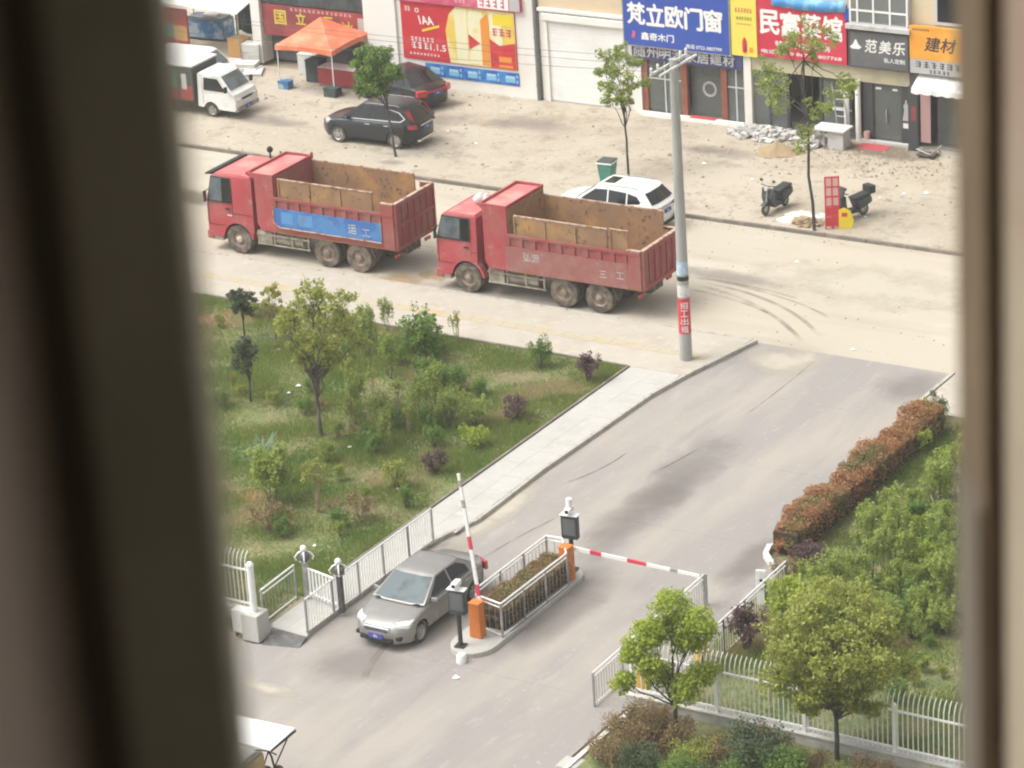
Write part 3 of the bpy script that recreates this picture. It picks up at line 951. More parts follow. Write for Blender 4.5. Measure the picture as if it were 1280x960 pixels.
def mirrors(parent, paint, x, y, z):
    for s in (-1, 1):
        MB().hexa([(x - 0.06, s * y, z - 0.06), (x + 0.05, s * y, z - 0.06), (x + 0.02, s * (y + 0.2), z - 0.04), (x - 0.06, s * (y + 0.2), z - 0.04),
                   (x - 0.06, s * y, z + 0.05), (x + 0.03, s * y, z + 0.05), (x + 0.0, s * (y + 0.2), z + 0.07), (x - 0.06, s * (y + 0.2), z + 0.07)]).build('mirror', paint, parent, bevel=0.02)


def strip(parent, name, matn, pts, y, side, wid=0.012, proud=0.004):
    """thin seam or moulding along (x,z) points on a body side; y may be a list"""
    mb = MB()
    for (a, b_) in zip(pts[:-1], pts[1:]):
        dx, dz = b_[0] - a[0], b_[1] - a[1]
        L = math.hypot(dx, dz)
        nx, nz = -dz / L * wid / 2, dx / L * wid / 2
        ya, yb = side * y, side * (y + proud)
        mb.hexa([(a[0] - nx, ya, a[1] - nz), (b_[0] - nx, ya, b_[1] - nz), (b_[0] + nx, ya, b_[1] + nz), (a[0] + nx, ya, a[1] + nz),
                 (a[0] - nx, yb, a[1] - nz), (b_[0] - nx, yb, b_[1] - nz), (b_[0] + nx, yb, b_[1] + nz), (a[0] + nx, yb, a[1] + nz)])
    return mb.build(name, matn, parent)


def sedan(name, label, loc, rz, paint, silver=True, L=4.65, W=1.78):
    t = thing(name, label, 'car', loc, rz)
    xf, xr, r = 1.38, -1.32, 0.315
    out = [(-2.20, 0.22, 's'), (-2.30, 0.42, 's'), (-2.31, 0.66, 's'), (-2.28, 0.90, 't'), (-2.18, 0.985, 't'), (-1.65, 1.02, 't'), (-1.2, 1.0, 't'), (0.0, 0.975, 't'), (0.95, 0.96, 't'), (1.25, 0.915, 't'), (1.75, 0.82, 't'), (2.05, 0.745, 't'), (2.20, 0.64, 's'), (2.26, 0.50, 's'), (2.24, 0.30, 's'), (2.14, 0.20, 's')]
    b_ = car_body(t, paint, L, W, out, xf, xr, 0.385)
    box('underbody', 'trim', t, -1.9, 1.9, -0.70, 0.70, 0.17, 0.62)
    zb, zr, wb, wr = 0.955, 1.42, 1.66, 1.24
    g, rg = greenhouse(t, paint, (-1.72, 1.08), (-0.98, 0.18), zb, zr, wb, wr, 0.055)
    end_pane('windshield', 'screen_glass', t, rg[0], rg[1], (0, 1, 2, 3), 0.06, 0.93, 0.12)
    end_pane('rear_window', 'car_glass', t, rg[0], rg[1], (4, 5, 6, 7), 0.10, 0.9, 0.14)
    for s in (-1, 1):
        side_pane('side_window', 'car_glass', t, [(0.80, 0.985), (0.66, 1.06), (0.16, 1.375), (-0.26, 1.385), (-0.30, 0.985)], zb, zr, wb, wr, s)
        side_pane('side_window', 'car_glass', t, [(-0.37, 0.985), (-0.35, 1.385), (-0.82, 1.37), (-1.16, 1.19), (-1.22, 0.985)], zb, zr, wb, wr, s)
        strip(t, 'door_seam', 'seam', [(0.86, 0.94), (0.80, 0.42), (0.72, 0.27)], 0.862, s)
        strip(t, 'door_seam', 'seam', [(-0.30, 0.95), (-0.32, 0.27)], 0.866, s)
        strip(t, 'door_seam', 'seam', [(-1.12, 0.95), (-1.02, 0.70), (-0.93, 0.27)], 0.862, s)
        for hx in (-0.12, -0.98):
            box('door_handle', 'chrome' if silver else paint, t, hx - 0.10, hx + 0.10, s * 0.865 - 0.02, s * 0.865 + 0.03, 0.80, 0.835, 0.01)
        MB().hexa([(1.98, s * 0.48, 0.60), (2.17, s * 0.50, 0.60), (1.86, s * 0.86, 0.62), (1.62, s * 0.86, 0.62), (1.92, s * 0.46, 0.775), (2.12, s * 0.48, 0.725), (1.84, s * 0.845, 0.745), (1.58, s * 0.845, 0.795)]).build('headlight', 'head_lamp', t, bevel=0.02)
        MB().hexa([(-2.29, s * 0.50, 0.66), (-2.20, s * 0.50, 0.66), (-1.95, s * 0.875, 0.68), (-2.11, s * 0.875, 0.66), (-2.29, s * 0.50, 0.90), (-2.16, s * 0.5, 0.95), (-1.95, s * 0.86, 0.93), (-2.11, s * 0.86, 0.90)]).build('tail_light', 'tail_lamp', t, bevel=0.02)
        MB().b(2.02, 2.17, s * 0.62 - 0.09, s * 0.62 + 0.09, 0.33, 0.43).build('fog_lamp', 'trim', t, bevel=0.02)
        for x in (xf, xr):
            wheel(t, x, s * 0.765, r, 0.21, s, spokes=7)
    mirrors(t, paint, 0.72, 0.83, 0.99)
    gr = MB().b(2.10, 2.245, -0.42, 0.42, 0.54, 0.68).build('grille', 'chrome', t, bevel=0.03)
    for k in range(3):
        box('grille_bar', 'trim', gr, 2.246, 2.25, -0.37, 0.37, 0.565 + k * 0.035, 0.583 + k * 0.035)
    box('lower_grille', 'trim', t, 2.15, 2.262, -0.52, 0.52, 0.27, 0.40, 0.02)
    MB().prism([(1.10, 0.975), (1.16, 0.955), (1.13, 0.935), (1.02, 0.95)], -0.70, 0.70).build('wiper_cowl', 'trim', t)
    plate(t, 2.275, 0.43, True, txt='鄂S')
    plate(t, -2.325, 0.74, False, txt='鄂S')
    if not silver:
        box('light_band', 'tail_lamp', t, -2.30, -2.24, -0.55, 0.55, 0.78, 0.88, 0.01)
    return t


def suv(name, label, loc, rz, paint, kind, L=4.5, W=1.82):
    t = thing(name, label, 'car', loc, rz)
    xf, xr, r = 1.33, -1.29, 0.345
    zt = 1.06
    out = [(-2.12, 0.30, 's'), (-2.24, 0.46, 's'), (-2.25, 0.75, 's'), (-2.20, 1.02, 's'), (-2.10, zt + 0.02, 't'), (-1.4, zt + 0.03, 't'), (0.0, zt, 't'), (0.95, zt - 0.02, 't'), (1.30, 1.02, 't'), (1.80, 0.95, 't'), (2.06, 0.87, 't'), (2.20, 0.72, 's'), (2.24, 0.52, 's'), (2.20, 0.33, 's'), (2.10, 0.26, 's')]
    out[0] = (-2.12, 0.26, 's')
    car_body(t, paint, L, W, out, xf, xr, 0.42)
    box('underbody', 'trim', t, -1.9, 1.9, -0.72, 0.72, 0.2, 0.68)
    zb, zr, wb, wr = 1.03, 1.60, 1.70, 1.30
    g, rg = greenhouse(t, paint, (-2.13, 1.12), (-1.62, 0.28), zb, zr, wb, wr, 0.06)
    end_pane('windshield', 'screen_glass' if kind == 'white' else 'car_glass', t, rg[0], rg[1], (0, 1, 2, 3), 0.06, 0.93, 0.12)
    end_pane('rear_window', 'car_glass', t, rg[0], rg[1], (4, 5, 6, 7), 0.22, 0.86, 0.16)
    for s in (-1, 1):
        side_pane('side_window', 'car_glass', t, [(0.90, 1.09), (0.30, 1.50), (-0.20, 1.525), (-0.22, 1.08)], zb, zr, wb, wr, s)
        side_pane('side_window', 'car_glass', t, [(-0.28, 1.08), (-0.26, 1.525), (-0.98, 1.49), (-1.00, 1.10)], zb, zr, wb, wr, s)
        side_pane('quarter_window', 'car_glass', t, [(-1.06, 1.11), (-1.04, 1.48), (-1.42, 1.40), (-1.60, 1.22), (-1.52, 1.16)], zb, zr, wb, wr, s)
        if kind == 'black':
            side_pane('window_trim', 'chrome', t, [(0.96, 1.045), (0.96, 1.075), (-1.55, 1.125), (-1.72, 1.24), (-1.45, 1.43), (-1.0, 1.52), (-0.9, 1.545), (-1.48, 1.46), (-1.78, 1.235), (-1.58, 1.09)], zb, zr, wb, wr, s, off=0.011)
        strip(t, 'door_seam', 'seam', [(0.90, 1.02), (0.84, 0.42), (0.76, 0.30)], 0.875, s)
        strip(t, 'door_seam', 'seam', [(-0.25, 1.04), (-0.27, 0.30)], 0.882, s)
        strip(t, 'door_seam', 'seam', [(-1.10, 1.04), (-0.92, 0.70), (-0.86, 0.30)], 0.875, s)
        for hx in (-0.08, -0.94):
            box('door_handle', 'chrome', t, hx - 0.11, hx + 0.11, s * 0.885 - 0.02, s * 0.885 + 0.03, 0.885, 0.925, 0.01)
        MB().hexa([(1.95, s * 0.5, 0.74), (2.16, s * 0.5, 0.74), (1.84, s * 0.88, 0.76), (1.55, s * 0.88, 0.76), (1.88, s * 0.48, 0.91), (2.08, s * 0.48, 0.86), (1.82, s * 0.86, 0.89), (1.50, s * 0.86, 0.93)]).build('headlight', 'head_lamp', t, bevel=0.02)
        if kind == 'black':
            MB().hexa([(-2.25, s * 0.66, 0.86), (-1.98, s * 0.66, 0.86), (-1.92, s * 0.885, 0.86), (-2.14, s * 0.885, 0.86), (-1.86, s * 0.58, 1.56), (-1.74, s * 0.58, 1.57), (-1.70, s * 0.685, 1.50), (-1.80, s * 0.685, 1.48)]).build('tail_light', 'tail_lamp', t, bevel=0.02)
        else:
            MB().hexa([(-2.26, s * 0.50, 0.90), (-2.1, s * 0.50, 0.90), (-1.85, s * 0.885, 0.92), (-2.09, s * 0.885, 0.90), (-2.22, s * 0.50, 1.02), (-2.1, s * 0.5, 1.02), (-1.85, s * 0.87, 1.04), (-2.08, s * 0.87, 1.02)]).build('tail_light', 'tail_lamp', t, bevel=0.015)
        for x in (xf, xr):
            wheel(t, x, s * 0.79, r, 0.22, s, spokes=5)
        MB().tube([(0.1, s * 0.60, 1.63), (0.0, s * 0.60, 1.67), (-1.3, s * 0.60, 1.67), (-1.42, s * 0.60, 1.62)], 0.016, 6).build('roof_rail', 'chrome', t)
    mirrors(t, paint, 0.80, 0.86, 1.10)
    box('grille', 'trim', t, 2.12, 2.245, -0.45, 0.45, 0.60, 0.76, 0.03)
    box('lower_bumper', 'trim' if kind == 'white' else 'chrome', t, -2.275, -2.16, -0.62, 0.62, 0.30, 0.40, 0.02)
    box('tailgate_bar', 'chrome', t, -2.265, -2.2, -0.42, 0.42, 0.90, 0.95, 0.01)
    if kind == 'white':
        MB().hexa([(0.12, -0.34, 1.647), (-0.30, -0.34, 1.657), (-0.30, 0.34, 1.657), (0.12, 0.34, 1.647), (0.12, -0.34, 1.668), (-0.30, -0.34, 1.672), (-0.30, 0.34, 1.672), (0.12, 0.34, 1.668)]).build('sunroof', 'car_glass', t)
    plate(t, -2.262, 0.80, False)
    plate(t, 2.262, 0.50, True)
    return t


def dump_truck(name, label, loc, v):
    t = thing(name, label, 'dump truck', loc, PI, 'red dump trucks parked along the street')
    CF, CR, CZ = v['cab_f'], v['cab_r'], v['cab_z']
    hw = 1.19
    # cab shell, wheel arch cut out of its side profile
    arch = [(0.66 * math.cos(a), 0.54 + 0.66 * math.sin(a)) for a in [R(10) + R(160) * i / 10 for i in range(11)]]
    prof = [(CR, 0.95)] + [(CR, CZ - 0.08), (CR + 0.08, CZ), (CF - 0.42, CZ), (CF - 0.26, CZ - 0.08), (CF - 0.02, 1.90), (CF, 1.70), (CF, 0.62), (CF - 0.06, 0.55), (0.72, 0.55)]
    prof += [p for p in arch if p[0] > CR + 0.06]
    rows = []
    mb = MB()
    n = len(prof)
    for f, ins in ((-1, 0.05), (-0.97, 0.012), (-0.8, 0), (0.8, 0), (0.97, 0.012), (1, 0.05)):
        for (x, z) in prof:
            hz = max(0, (z - 1.9) / (CZ - 1.9)) * 0.07
            mb.v.append((x - (ins if x > CF - 0.5 else 0), f * (hw - hz), z - (ins if z > CZ - 0.1 else 0)))
    for j in range(5):
        for i in range(n):
            mb.f.append((j * n + i, j * n + (i + 1) % n, (j + 1) * n + (i + 1) % n, (j + 1) * n + i))
    mb.f += [tuple(range(n)), tuple(range(5 * n, 6 * n))]
    cab = mb.build('cab', v['cab_mat'], t, smooth=35)
    box('roof_panel', v['roof_mat'], cab, CR + 0.10, CF - 0.50, -1.02, 1.02, CZ - 0.02, CZ + 0.022, 0.02)
    if v['visor'] == 'trim':
      MB().hexa([(CF - 0.33, -1.09, CZ - 0.06), (CF - 0.02, -1.09, CZ - 0.10), (CF - 0.02, 1.09, CZ - 0.10), (CF - 0.33, 1.09, CZ - 0.06), (CF - 0.33, -1.09, CZ + 0.03), (CF - 0.0, -1.09, CZ - 0.04), (CF - 0.0, 1.09, CZ - 0.04), (CF - 0.33, 1.09, CZ + 0.03)]).build('sun_visor', v['visor'], cab, bevel=0.015)
    MB().hexa([(CF - 0.02, -1.02, 1.88), (CF + 0.006, -1.02, 1.86), (CF + 0.006, 1.02, 1.86), (CF - 0.02, 1.02, 1.88), (CF - 0.24, -0.97, CZ - 0.14), (CF - 0.20, -0.97, CZ - 0.14), (CF - 0.20, 0.97, CZ - 0.14), (CF - 0.24, 0.97, CZ - 0.14)]).build('windshield', 'car_glass', cab)
    for s in (-1, 1):
        def sp(nm, m_, poly, off):
            vs = []
            for o_ in (off, off - 0.03):
                for x, z in poly:
                    vs.append((x, s * (hw - max(0, (z - 1.9) / (CZ - 1.9)) * 0.07 + o_), z))
            k = len(poly)
            return MB().add(vs, [tuple(range(k)), tuple(range(2 * k - 1, k - 1, -1))] + [(i, (i + 1) % k, k + (i + 1) % k, k + i) for i in range(k)]).build(nm, m_, cab)
        sp('side_window', 'screen_glass' if s > 0 else 'car_glass', [(CF - 0.10, 1.92), (CF - 0.29, CZ - 0.16), (v['win_r'] + 0.36, CZ - 0.16), (v['win_r'] + 0.36, 1.92)], 0.006)  # paler glass on the near side paints in a bright reflection
        sp('side_window', 'car_glass', [(v['win_r'] + 0.32, 1.92), (v['win_r'] + 0.32, CZ - 0.16), (v['win_r'], CZ - 0.16), (v['win_r'], 1.92)], 0.006)
        sp('door_seam', 'seam', [(v['win_r'] - 0.06, 1.0), (v['win_r'] - 0.06, CZ - 0.12), (v['win_r'] - 0.075, CZ - 0.12), (v['win_r'] - 0.075, 1.0)], 0.003)
        sp('window_surround', 'trim', [(CF - 0.07, 1.87), (CF - 0.27, CZ - 0.11), (v['win_r'] - 0.04, CZ - 0.11), (v['win_r'] - 0.04, 1.87)], 0.003)
        sp('door_seam', 'seam', [(v['win_r'] - 0.06, 1.0), (v['win_r'] - 0.06, 1.013), (CF - 0.10, 1.013), (CF - 0.10, 1.0)], 0.0035)
        sp('door_seam', 'seam', [(CF - 0.085, 1.0), (CF - 0.085, 1.85), (CF - 0.10, 1.85), (CF - 0.10, 1.0)], 0.0035)
        sp('crease', 'seam', [(CR + 0.05, 1.50), (CR + 0.05, 1.508), (v['win_r'] - 0.09, 1.508), (v['win_r'] - 0.09, 1.50)], 0.003)
        sp('turn_lamp', 'orange_paint', [(CF - 0.08, 1.12), (CF - 0.08, 1.22), (CF - 0.02, 1.22), (CF - 0.02, 1.12)], 0.012)
        sp('door_handle', 'trim', [(v['win_r'] + 0.02, 1.62), (v['win_r'] + 0.02, 1.68), (v['win_r'] + 0.2, 1.68), (v['win_r'] + 0.2, 1.62)], 0.03)
        MB().b(CF - 0.10, CF - 0.02, s * 1.29 - 0.06, s * 1.29 + 0.06, 1.86, 2.26).build('mirror', 'trim', cab, bevel=0.02)
        MB().cyl((CF - 0.14, s * 1.10, 2.30), (CF - 0.06, s * 1.29, 2.24), 0.018, n=6).build('mirror_arm', 'trim', cab)
        # arch fender
        fen = MB()
        for i in range(10):
            a0, a1 = R(8 + 16.4 * i), R(8 + 16.4 * (i + 1))
            p = [(rr * math.cos(a), 0.54 + rr * math.sin(a)) for a, rr in ((a0, 0.62), (a1, 0.62), (a1, 0.70), (a0, 0.70))]
            fen.hexa([(p[q][0], s * 0.95, p[q][1]) for q in range(4)] + [(p[q][0], s * (hw + 0.02), p[q][1]) for q in range(4)])
        fen.build('fender', v['cab_mat'], cab)
        MB().b(CF - 0.12, CF + 0.035, s * 0.90 - 0.18, s * 0.90 + 0.18, 0.80, 1.0).build('headlight', 'head_lamp', cab, bevel=0.02)
        MB().b(0.72, CF - 0.15, s * 1.02 - 0.14, s * 1.02 + 0.14, 0.40, 0.56).build('step', 'dusty_metal', cab)
    MB().b(CF - 0.22, CF + 0.05, -1.2, 1.2, 0.42, 0.74).build('bumper', v['cab_mat'], t, bevel=0.03)
    box('grille', 'trim', cab, CF - 0.03, CF + 0.012, -0.7, 0.7, 1.05, 1.6)
    if v.get('cab_text'):
        for k in range(3):
            box('door_print', 'print_white', cab, 0.35 - 0.07 * k, 0.35 - 0.07 * k + 0.05, hw + 0.001, hw + 0.006, 1.40, 1.45)
    # chassis
    ch = box('chassis', 'chassis', t, -6.75, CF - 0.3, -0.42, 0.42, 0.66, 0.96)
    for x in (0, -3.8, -5.17):
        MB().cyl((x, -0.95, 0.54), (x, 0.95, 0.54), 0.13, n=10).build('axle', 'chassis', t)
    for s in (-1, 1):
        wheel(t, 0, s * 1.03, 0.54, 0.30, s, 'truck_tyre', 'truck_rim', v['hub'], 0.56, 0)
        for x in (-3.8, -5.17):
            wheel(t, x, s * 1.03, 0.54, 0.30, s, 'truck_tyre', 'truck_rim', 'truck_rim', 0.56, 0)
            wheel(t, x, s * 0.70, 0.54, 0.28, s, 'truck_tyre', 'truck_rim', None, 0.56, 0)
        # tank, battery box and steps between the axles
        MB().cyl((-1.55, s * 0.86, 0.72), (-2.75, s * 0.86, 0.72), 0.24, n=14).build('fuel_tank', 'dusty_metal', t, smooth=40)
        box('battery_box', 'dusty_metal', t, -1.45, -0.82, s * 0.88 - 0.26, s * 0.88 + 0.26, 0.50, 0.98, 0.02)
        gd = MB()
        for z in (0.50, 0.86):
            gd.b(-3.1, -0.82, s * 1.16 - 0.02, s * 1.16 + 0.02, z, z + 0.05)
        for x in (-0.9, -1.6, -2.35, -3.06):
            gd.b(x, x + 0.05, s * 1.155 - 0.015, s * 1.155 + 0.015, 0.48, 1.02)
        gd.build('side_guard', 'dusty_metal', t)
        MB().hexa([(-5.86, s * 0.60, 0.62), (-5.90, s * 0.60, 0.62), (-5.90, s * 1.2, 0.62), (-5.86, s * 1.2, 0.62), (-5.70, s * 0.60, 1.04), (-5.74, s * 0.60, 1.04), (-5.74, s * 1.2, 1.04), (-5.70, s * 1.2, 1.04)]).build('mud_flap', 'chassis', t)
        MB().b(-6.72, -6.66, s * 0.95 - 0.16, s * 0.95 + 0.16, 0.72, 0.84).build('tail_light', 'tail_lamp', t)
    # tipper body
    HF, HR, HZ = v['hb']          # headboard front, rear, top
    TG, TZ = v['tg'], v['tg_z']
    body = box('load_bed', 'rust_floor', t, TG + 0.05, HR, -1.2, 1.2, 1.02, 1.10)
    MB().prism([(HF - 0.15, 1.05), (HF, 1.3), (HF, HZ - 0.10), (HF + v['lip'], HZ), (HR, HZ + 0.03), (HR, 1.05)], -1.25, 1.25).build('headboard', v['cab_mat'], body, bevel=0.015)
    MB().prism([(HF + v['lip'], HZ + 0.004), (HR, HZ + 0.034), (HR, HZ + 0.05), (HF + v['lip'], HZ + 0.02)], -1.15, 1.15).build('headboard_cap', v['roof_mat'], body)
    for (xa, xb, ya_, yb_) in ((HF + v['lip'], HF + v['lip'] - 0.07, -1.25, 1.25), (HR + 0.05, HR - 0.0, -1.25, 1.25), (HF + v['lip'] - 0.07, HR + 0.05, -1.25, -1.19), (HF + v['lip'] - 0.07, HR + 0.05, 1.19, 1.25)):
        box('headboard_rim', v['cab_mat'], body, min(xa, xb), max(xa, xb), ya_, yb_, HZ + 0.012, HZ + 0.11)
    box('inner_lining', v['lining'], body, HR - 0.03, HR + 0.001, -1.17, 1.17, 1.1, HZ - 0.02)
    SX0, SX1 = TG + 0.60, HR      # near side panel range
    for s in (-1, 1):
        yo, yi = s * 1.25, s * 1.19
        lo_, hi_ = min(yo, yi), max(yo, yi)
        wl = box('side_wall', 'box_red', body, TG + 0.06, HR - 0.002, lo_, hi_, 1.08, 2.36)
        il = s * 1.189
        box('inner_lining', 'rust', wl, TG + 0.07, HR - 0.03, min(il, il - s * 0.02), max(il, il - s * 0.02), 1.1, 2.37)
        # pockets under the rail, each a recess between short ribs
        nP = 9
        for k in range(nP + 1):
            x = SX0 + (SX1 - SX0) * k / nP
            box('rib', 'box_red', wl, x - 0.10, x + 0.10, min(yo, yo + s * 0.05), max(yo, yo + s * 0.05), 1.98, 2.30)
        box('top_rail', 'box_red', wl, TG + 0.06, HR, min(yo, yo + s * 0.065), max(yo, yo + s * 0.065), 2.30, 2.40)
        box('pocket_back', 'box_red', wl, SX0, SX1, min(yo, yo + s * 0.004), max(yo, yo + s * 0.004), 2.0, 2.3)
        if v['panel'] == 'blue' and s > 0:
            pn = MB().prism([(SX1 + 0.0, 1.46), (SX1 + 0.0, 2.0), (SX0 - 0.02, 2.0), (SX0 - 0.02, 1.32), (SX1 - 0.22, 1.32)], s * 1.26, s * 1.31).build('side_panel', 'blue_panel', wl)
            for (xa, xb) in ((-2.05, -2.55), (-2.80, -3.40)):
                box('painted_square', 'blue_pale', pn, xb, xa, 1.3105, 1.314, 1.46, 1.90)
            text('lettering', '运', 'print_grey', pn, -4.9, 1.48, 1.314, height=0.34, bold=0.01, rot=(PI / 2, 0, PI))
            text('lettering', '工', 'print_grey', pn, -5.5, 1.46, 1.314, height=0.26, bold=0.01, rot=(PI / 2, 0, PI))
            MB().tube([(SX1 + 0.03, 1.33, 2.03), (SX1 + 0.03, 1.33, 1.45), (SX1 - 0.22, 1.33, 1.30), (SX0 - 0.05, 1.33, 1.30), (SX0 - 0.05, 1.33, 2.03)], 0.022, 6).build('panel_edge', 'worn_edge', wl)
        else:
            pn = box('side_panel', 'plate_red', wl, SX0 - 0.05, SX1 + 0.10, min(s * 1.26, s * 1.30), max(s * 1.26, s * 1.30), 1.08, 1.97)
            if s > 0:
                text('lettering', '弘源', 'print_grey', pn, -2.35, 1.52, 1.303, height=0.30, bold=0.0, rot=(PI / 2, 0, PI))
                text('lettering', '三', 'print_grey', pn, -5.30, 1.36, 1.303, height=0.24, bold=0.0, rot=(PI / 2, 0, PI))
                text('lettering', '工', 'print_grey', pn, -5.95, 1.40, 1.303, height=0.24, bold=0.0, rot=(PI / 2, 0, PI))
        # raised boards of rusty sheet
        for (xa, xb, z1) in v['ext'][s]:
            eb = box('raised_board', 'rust', wl, xb, xa, min(s * 1.17, s * 1.205), max(s * 1.17, s * 1.205), 2.365, z1)
            nst = max(1, int((xa - xb) / 1.15))
            for k in range(nst + 1):
                x = xa - 0.03 - (xa - xb - 0.06) * k / nst
                box('board_stay', 'rust', eb, x - 0.03, x + 0.03, min(s * 1.206, s * 1.24), max(s * 1.206, s * 1.24), 2.40, z1 - 0.03)
            box('board_edge', 'worn_edge', eb, xb, xa, min(s * 1.165, s * 1.225), max(s * 1.165, s * 1.225), z1, z1 + 0.045)
        MB().b(TG + 0.03, SX0 - 0.06, min(s * 1.25, s * 1.30), max(s * 1.25, s * 1.30), 1.10, TZ - 0.02).build('corner_post', 'box_red', wl)
        box('post_cap', 'worn_edge', wl, TG + 0.03, SX0 - 0.06, min(s * 1.19, s * 1.30), max(s * 1.19, s * 1.30), TZ - 0.02, TZ + 0.02)
    tg = box('tailgate', 'box_red', body, TG - 0.02, TG + 0.04, -1.25, 1.25, 1.06, TZ)
    for k in range(7):
        yy = -1.2 + 2.4 * k / 6
        box('rib', 'box_red', tg, TG - 0.07, TG - 0.02, yy - 0.05, yy + 0.05, 1.12, TZ - 0.12)
    box('rib', 'box_red', tg, TG - 0.075, TG - 0.02, -1.24, 1.24, 1.06, 1.20)
    box('rib', 'box_red', tg, TG - 0.075, TG - 0.02, -1.24, 1.24, TZ - 0.14, TZ)
    if v['panel'] == 'blue':
        box('rib', 'box_red', tg, TG - 0.074, TG - 0.02, -1.24, 1.24, 1.86, 1.98)
    box('gate_edge', 'worn_edge', tg, TG - 0.08, TG + 0.05, -1.25, 1.25, TZ, TZ + 0.035)
    box('inner_lining', 'rust_floor', tg, TG + 0.041, TG + 0.06, -1.18, 1.18, 1.1, TZ - 0.05)
    if v['panel'] == 'blue':
        MB().cyl((0.55 + CR - 0.4, -1.0, 2.9), (0.55 + CR - 0.4, -1.0, 3.25), 0.03, n=8).build('aerial', 'trim', cab)
        MB().lathe([(0.035, 2.85), (0.035, 3.14), (0.02, 3.16), (0.10, 3.22), (0.12, 3.32), (0.06, 3.40), (0.002, 3.41)], 12, 'z').build('air_intake', 'trim', cab, smooth=40, loc=(-0.10, -1.0, -0.03))
        MB().cyl((HR - 0.03, -1.2, HZ), (HR - 0.03, -1.2, HZ + 0.22), 0.05, n=8).build('hinge_pin', 'truck_red', body)
    return t


T2 = dict(lining='rust', visor='truck_red', cab_f=1.23, cab_r=-0.42, cab_z=2.80, win_r=-0.12, cab_mat='truck_red', roof_mat='roof_pink', hub='truck_rim', hb=(-0.78, -1.74, 3.26), lip=0.14, tg=-6.93, tg_z=2.46, panel='plain',
          ext={1: [(-2.0, -5.62, 3.04), (-5.72, -6.42, 3.07)], -1: [(-1.78, -6.42, 3.0)]})
T1 = dict(lining='box_red', visor='trim', cab_f=1.33, cab_r=-0.72, cab_z=2.92, win_r=0.25, cab_mat='truck_red', roof_mat='roof_pink', hub='hub_pale', hb=(-0.95, -1.76, 3.08), lip=0.34, tg=-6.86, tg_z=2.76, panel='blue', cab_text=True,
          ext={1: [(-1.95, -5.95, 3.05)], -1: [(-1.78, -6.15, 3.0)]})
truck2 = dump_truck('dump_truck', 'red dump truck with plain dusty side panels and white bundle on its cab roof', (-9.94, 3.90, 0), T2)
truck1 = dump_truck('dump_truck', 'red dump truck with a blue panel along its side', (-19.76, 4.10, 0), T1)
# bundle of white cloth on the roof of one cab
lb = MB()
r_ = random.Random(2)
for k in range(9):
    cx, cy, cz = r_.uniform(-0.35, 0.3), r_.uniform(-0.3, 0.3), r_.uniform(0.05, 0.22)
    rr = r_.uniform(0.12, 0.2)
    vs, fs = [], []
    for i in range(5):
        for j in range(8):
            ph, th = PI * i / 4, 2 * PI * j / 8
            q = rr * r_.uniform(0.75, 1.2)
            vs.append((cx + q * math.sin(ph) * math.cos(th), cy + q * math.sin(ph) * math.sin(th), max(0.0, cz + q * math.cos(ph))))
    for i in range(4):
        for j in range(8):
            fs.append((i * 8 + j, i * 8 + (j + 1) % 8, (i + 1) * 8 + (j + 1) % 8, (i + 1) * 8 + j))
    lb.add(vs, fs)
tag(lb.build('cloth_bundle', 'cloth_white', smooth=60, loc=(-9.75, 4.15, 2.815)), 'crumpled white cloth bundle lying on the truck cab roof', 'bundle')

sedan('parked_car', 'silver grey sedan driving out past the barrier beside white railings', (2.06, -18.95, 0.002), -PI / 2, 'silver_paint')
p = at(459, 178, 0.1)
suv('parked_car', 'black estate car with chrome window trim and tall red tail lights', (-22.15, 15.62, 0.1), PI + 0.03, 'black_paint', 'black')
sedan('parked_car', 'black sedan parked by the long red advertising wall', (-24.15, 20.35, 0.1), PI - 0.30, 'black_paint', False)
suv('parked_car', 'white crossover car with sunroof parked at the kerb behind a dump truck', (-8.78, 10.75, 0.0), PI, 'white_paint', 'white')

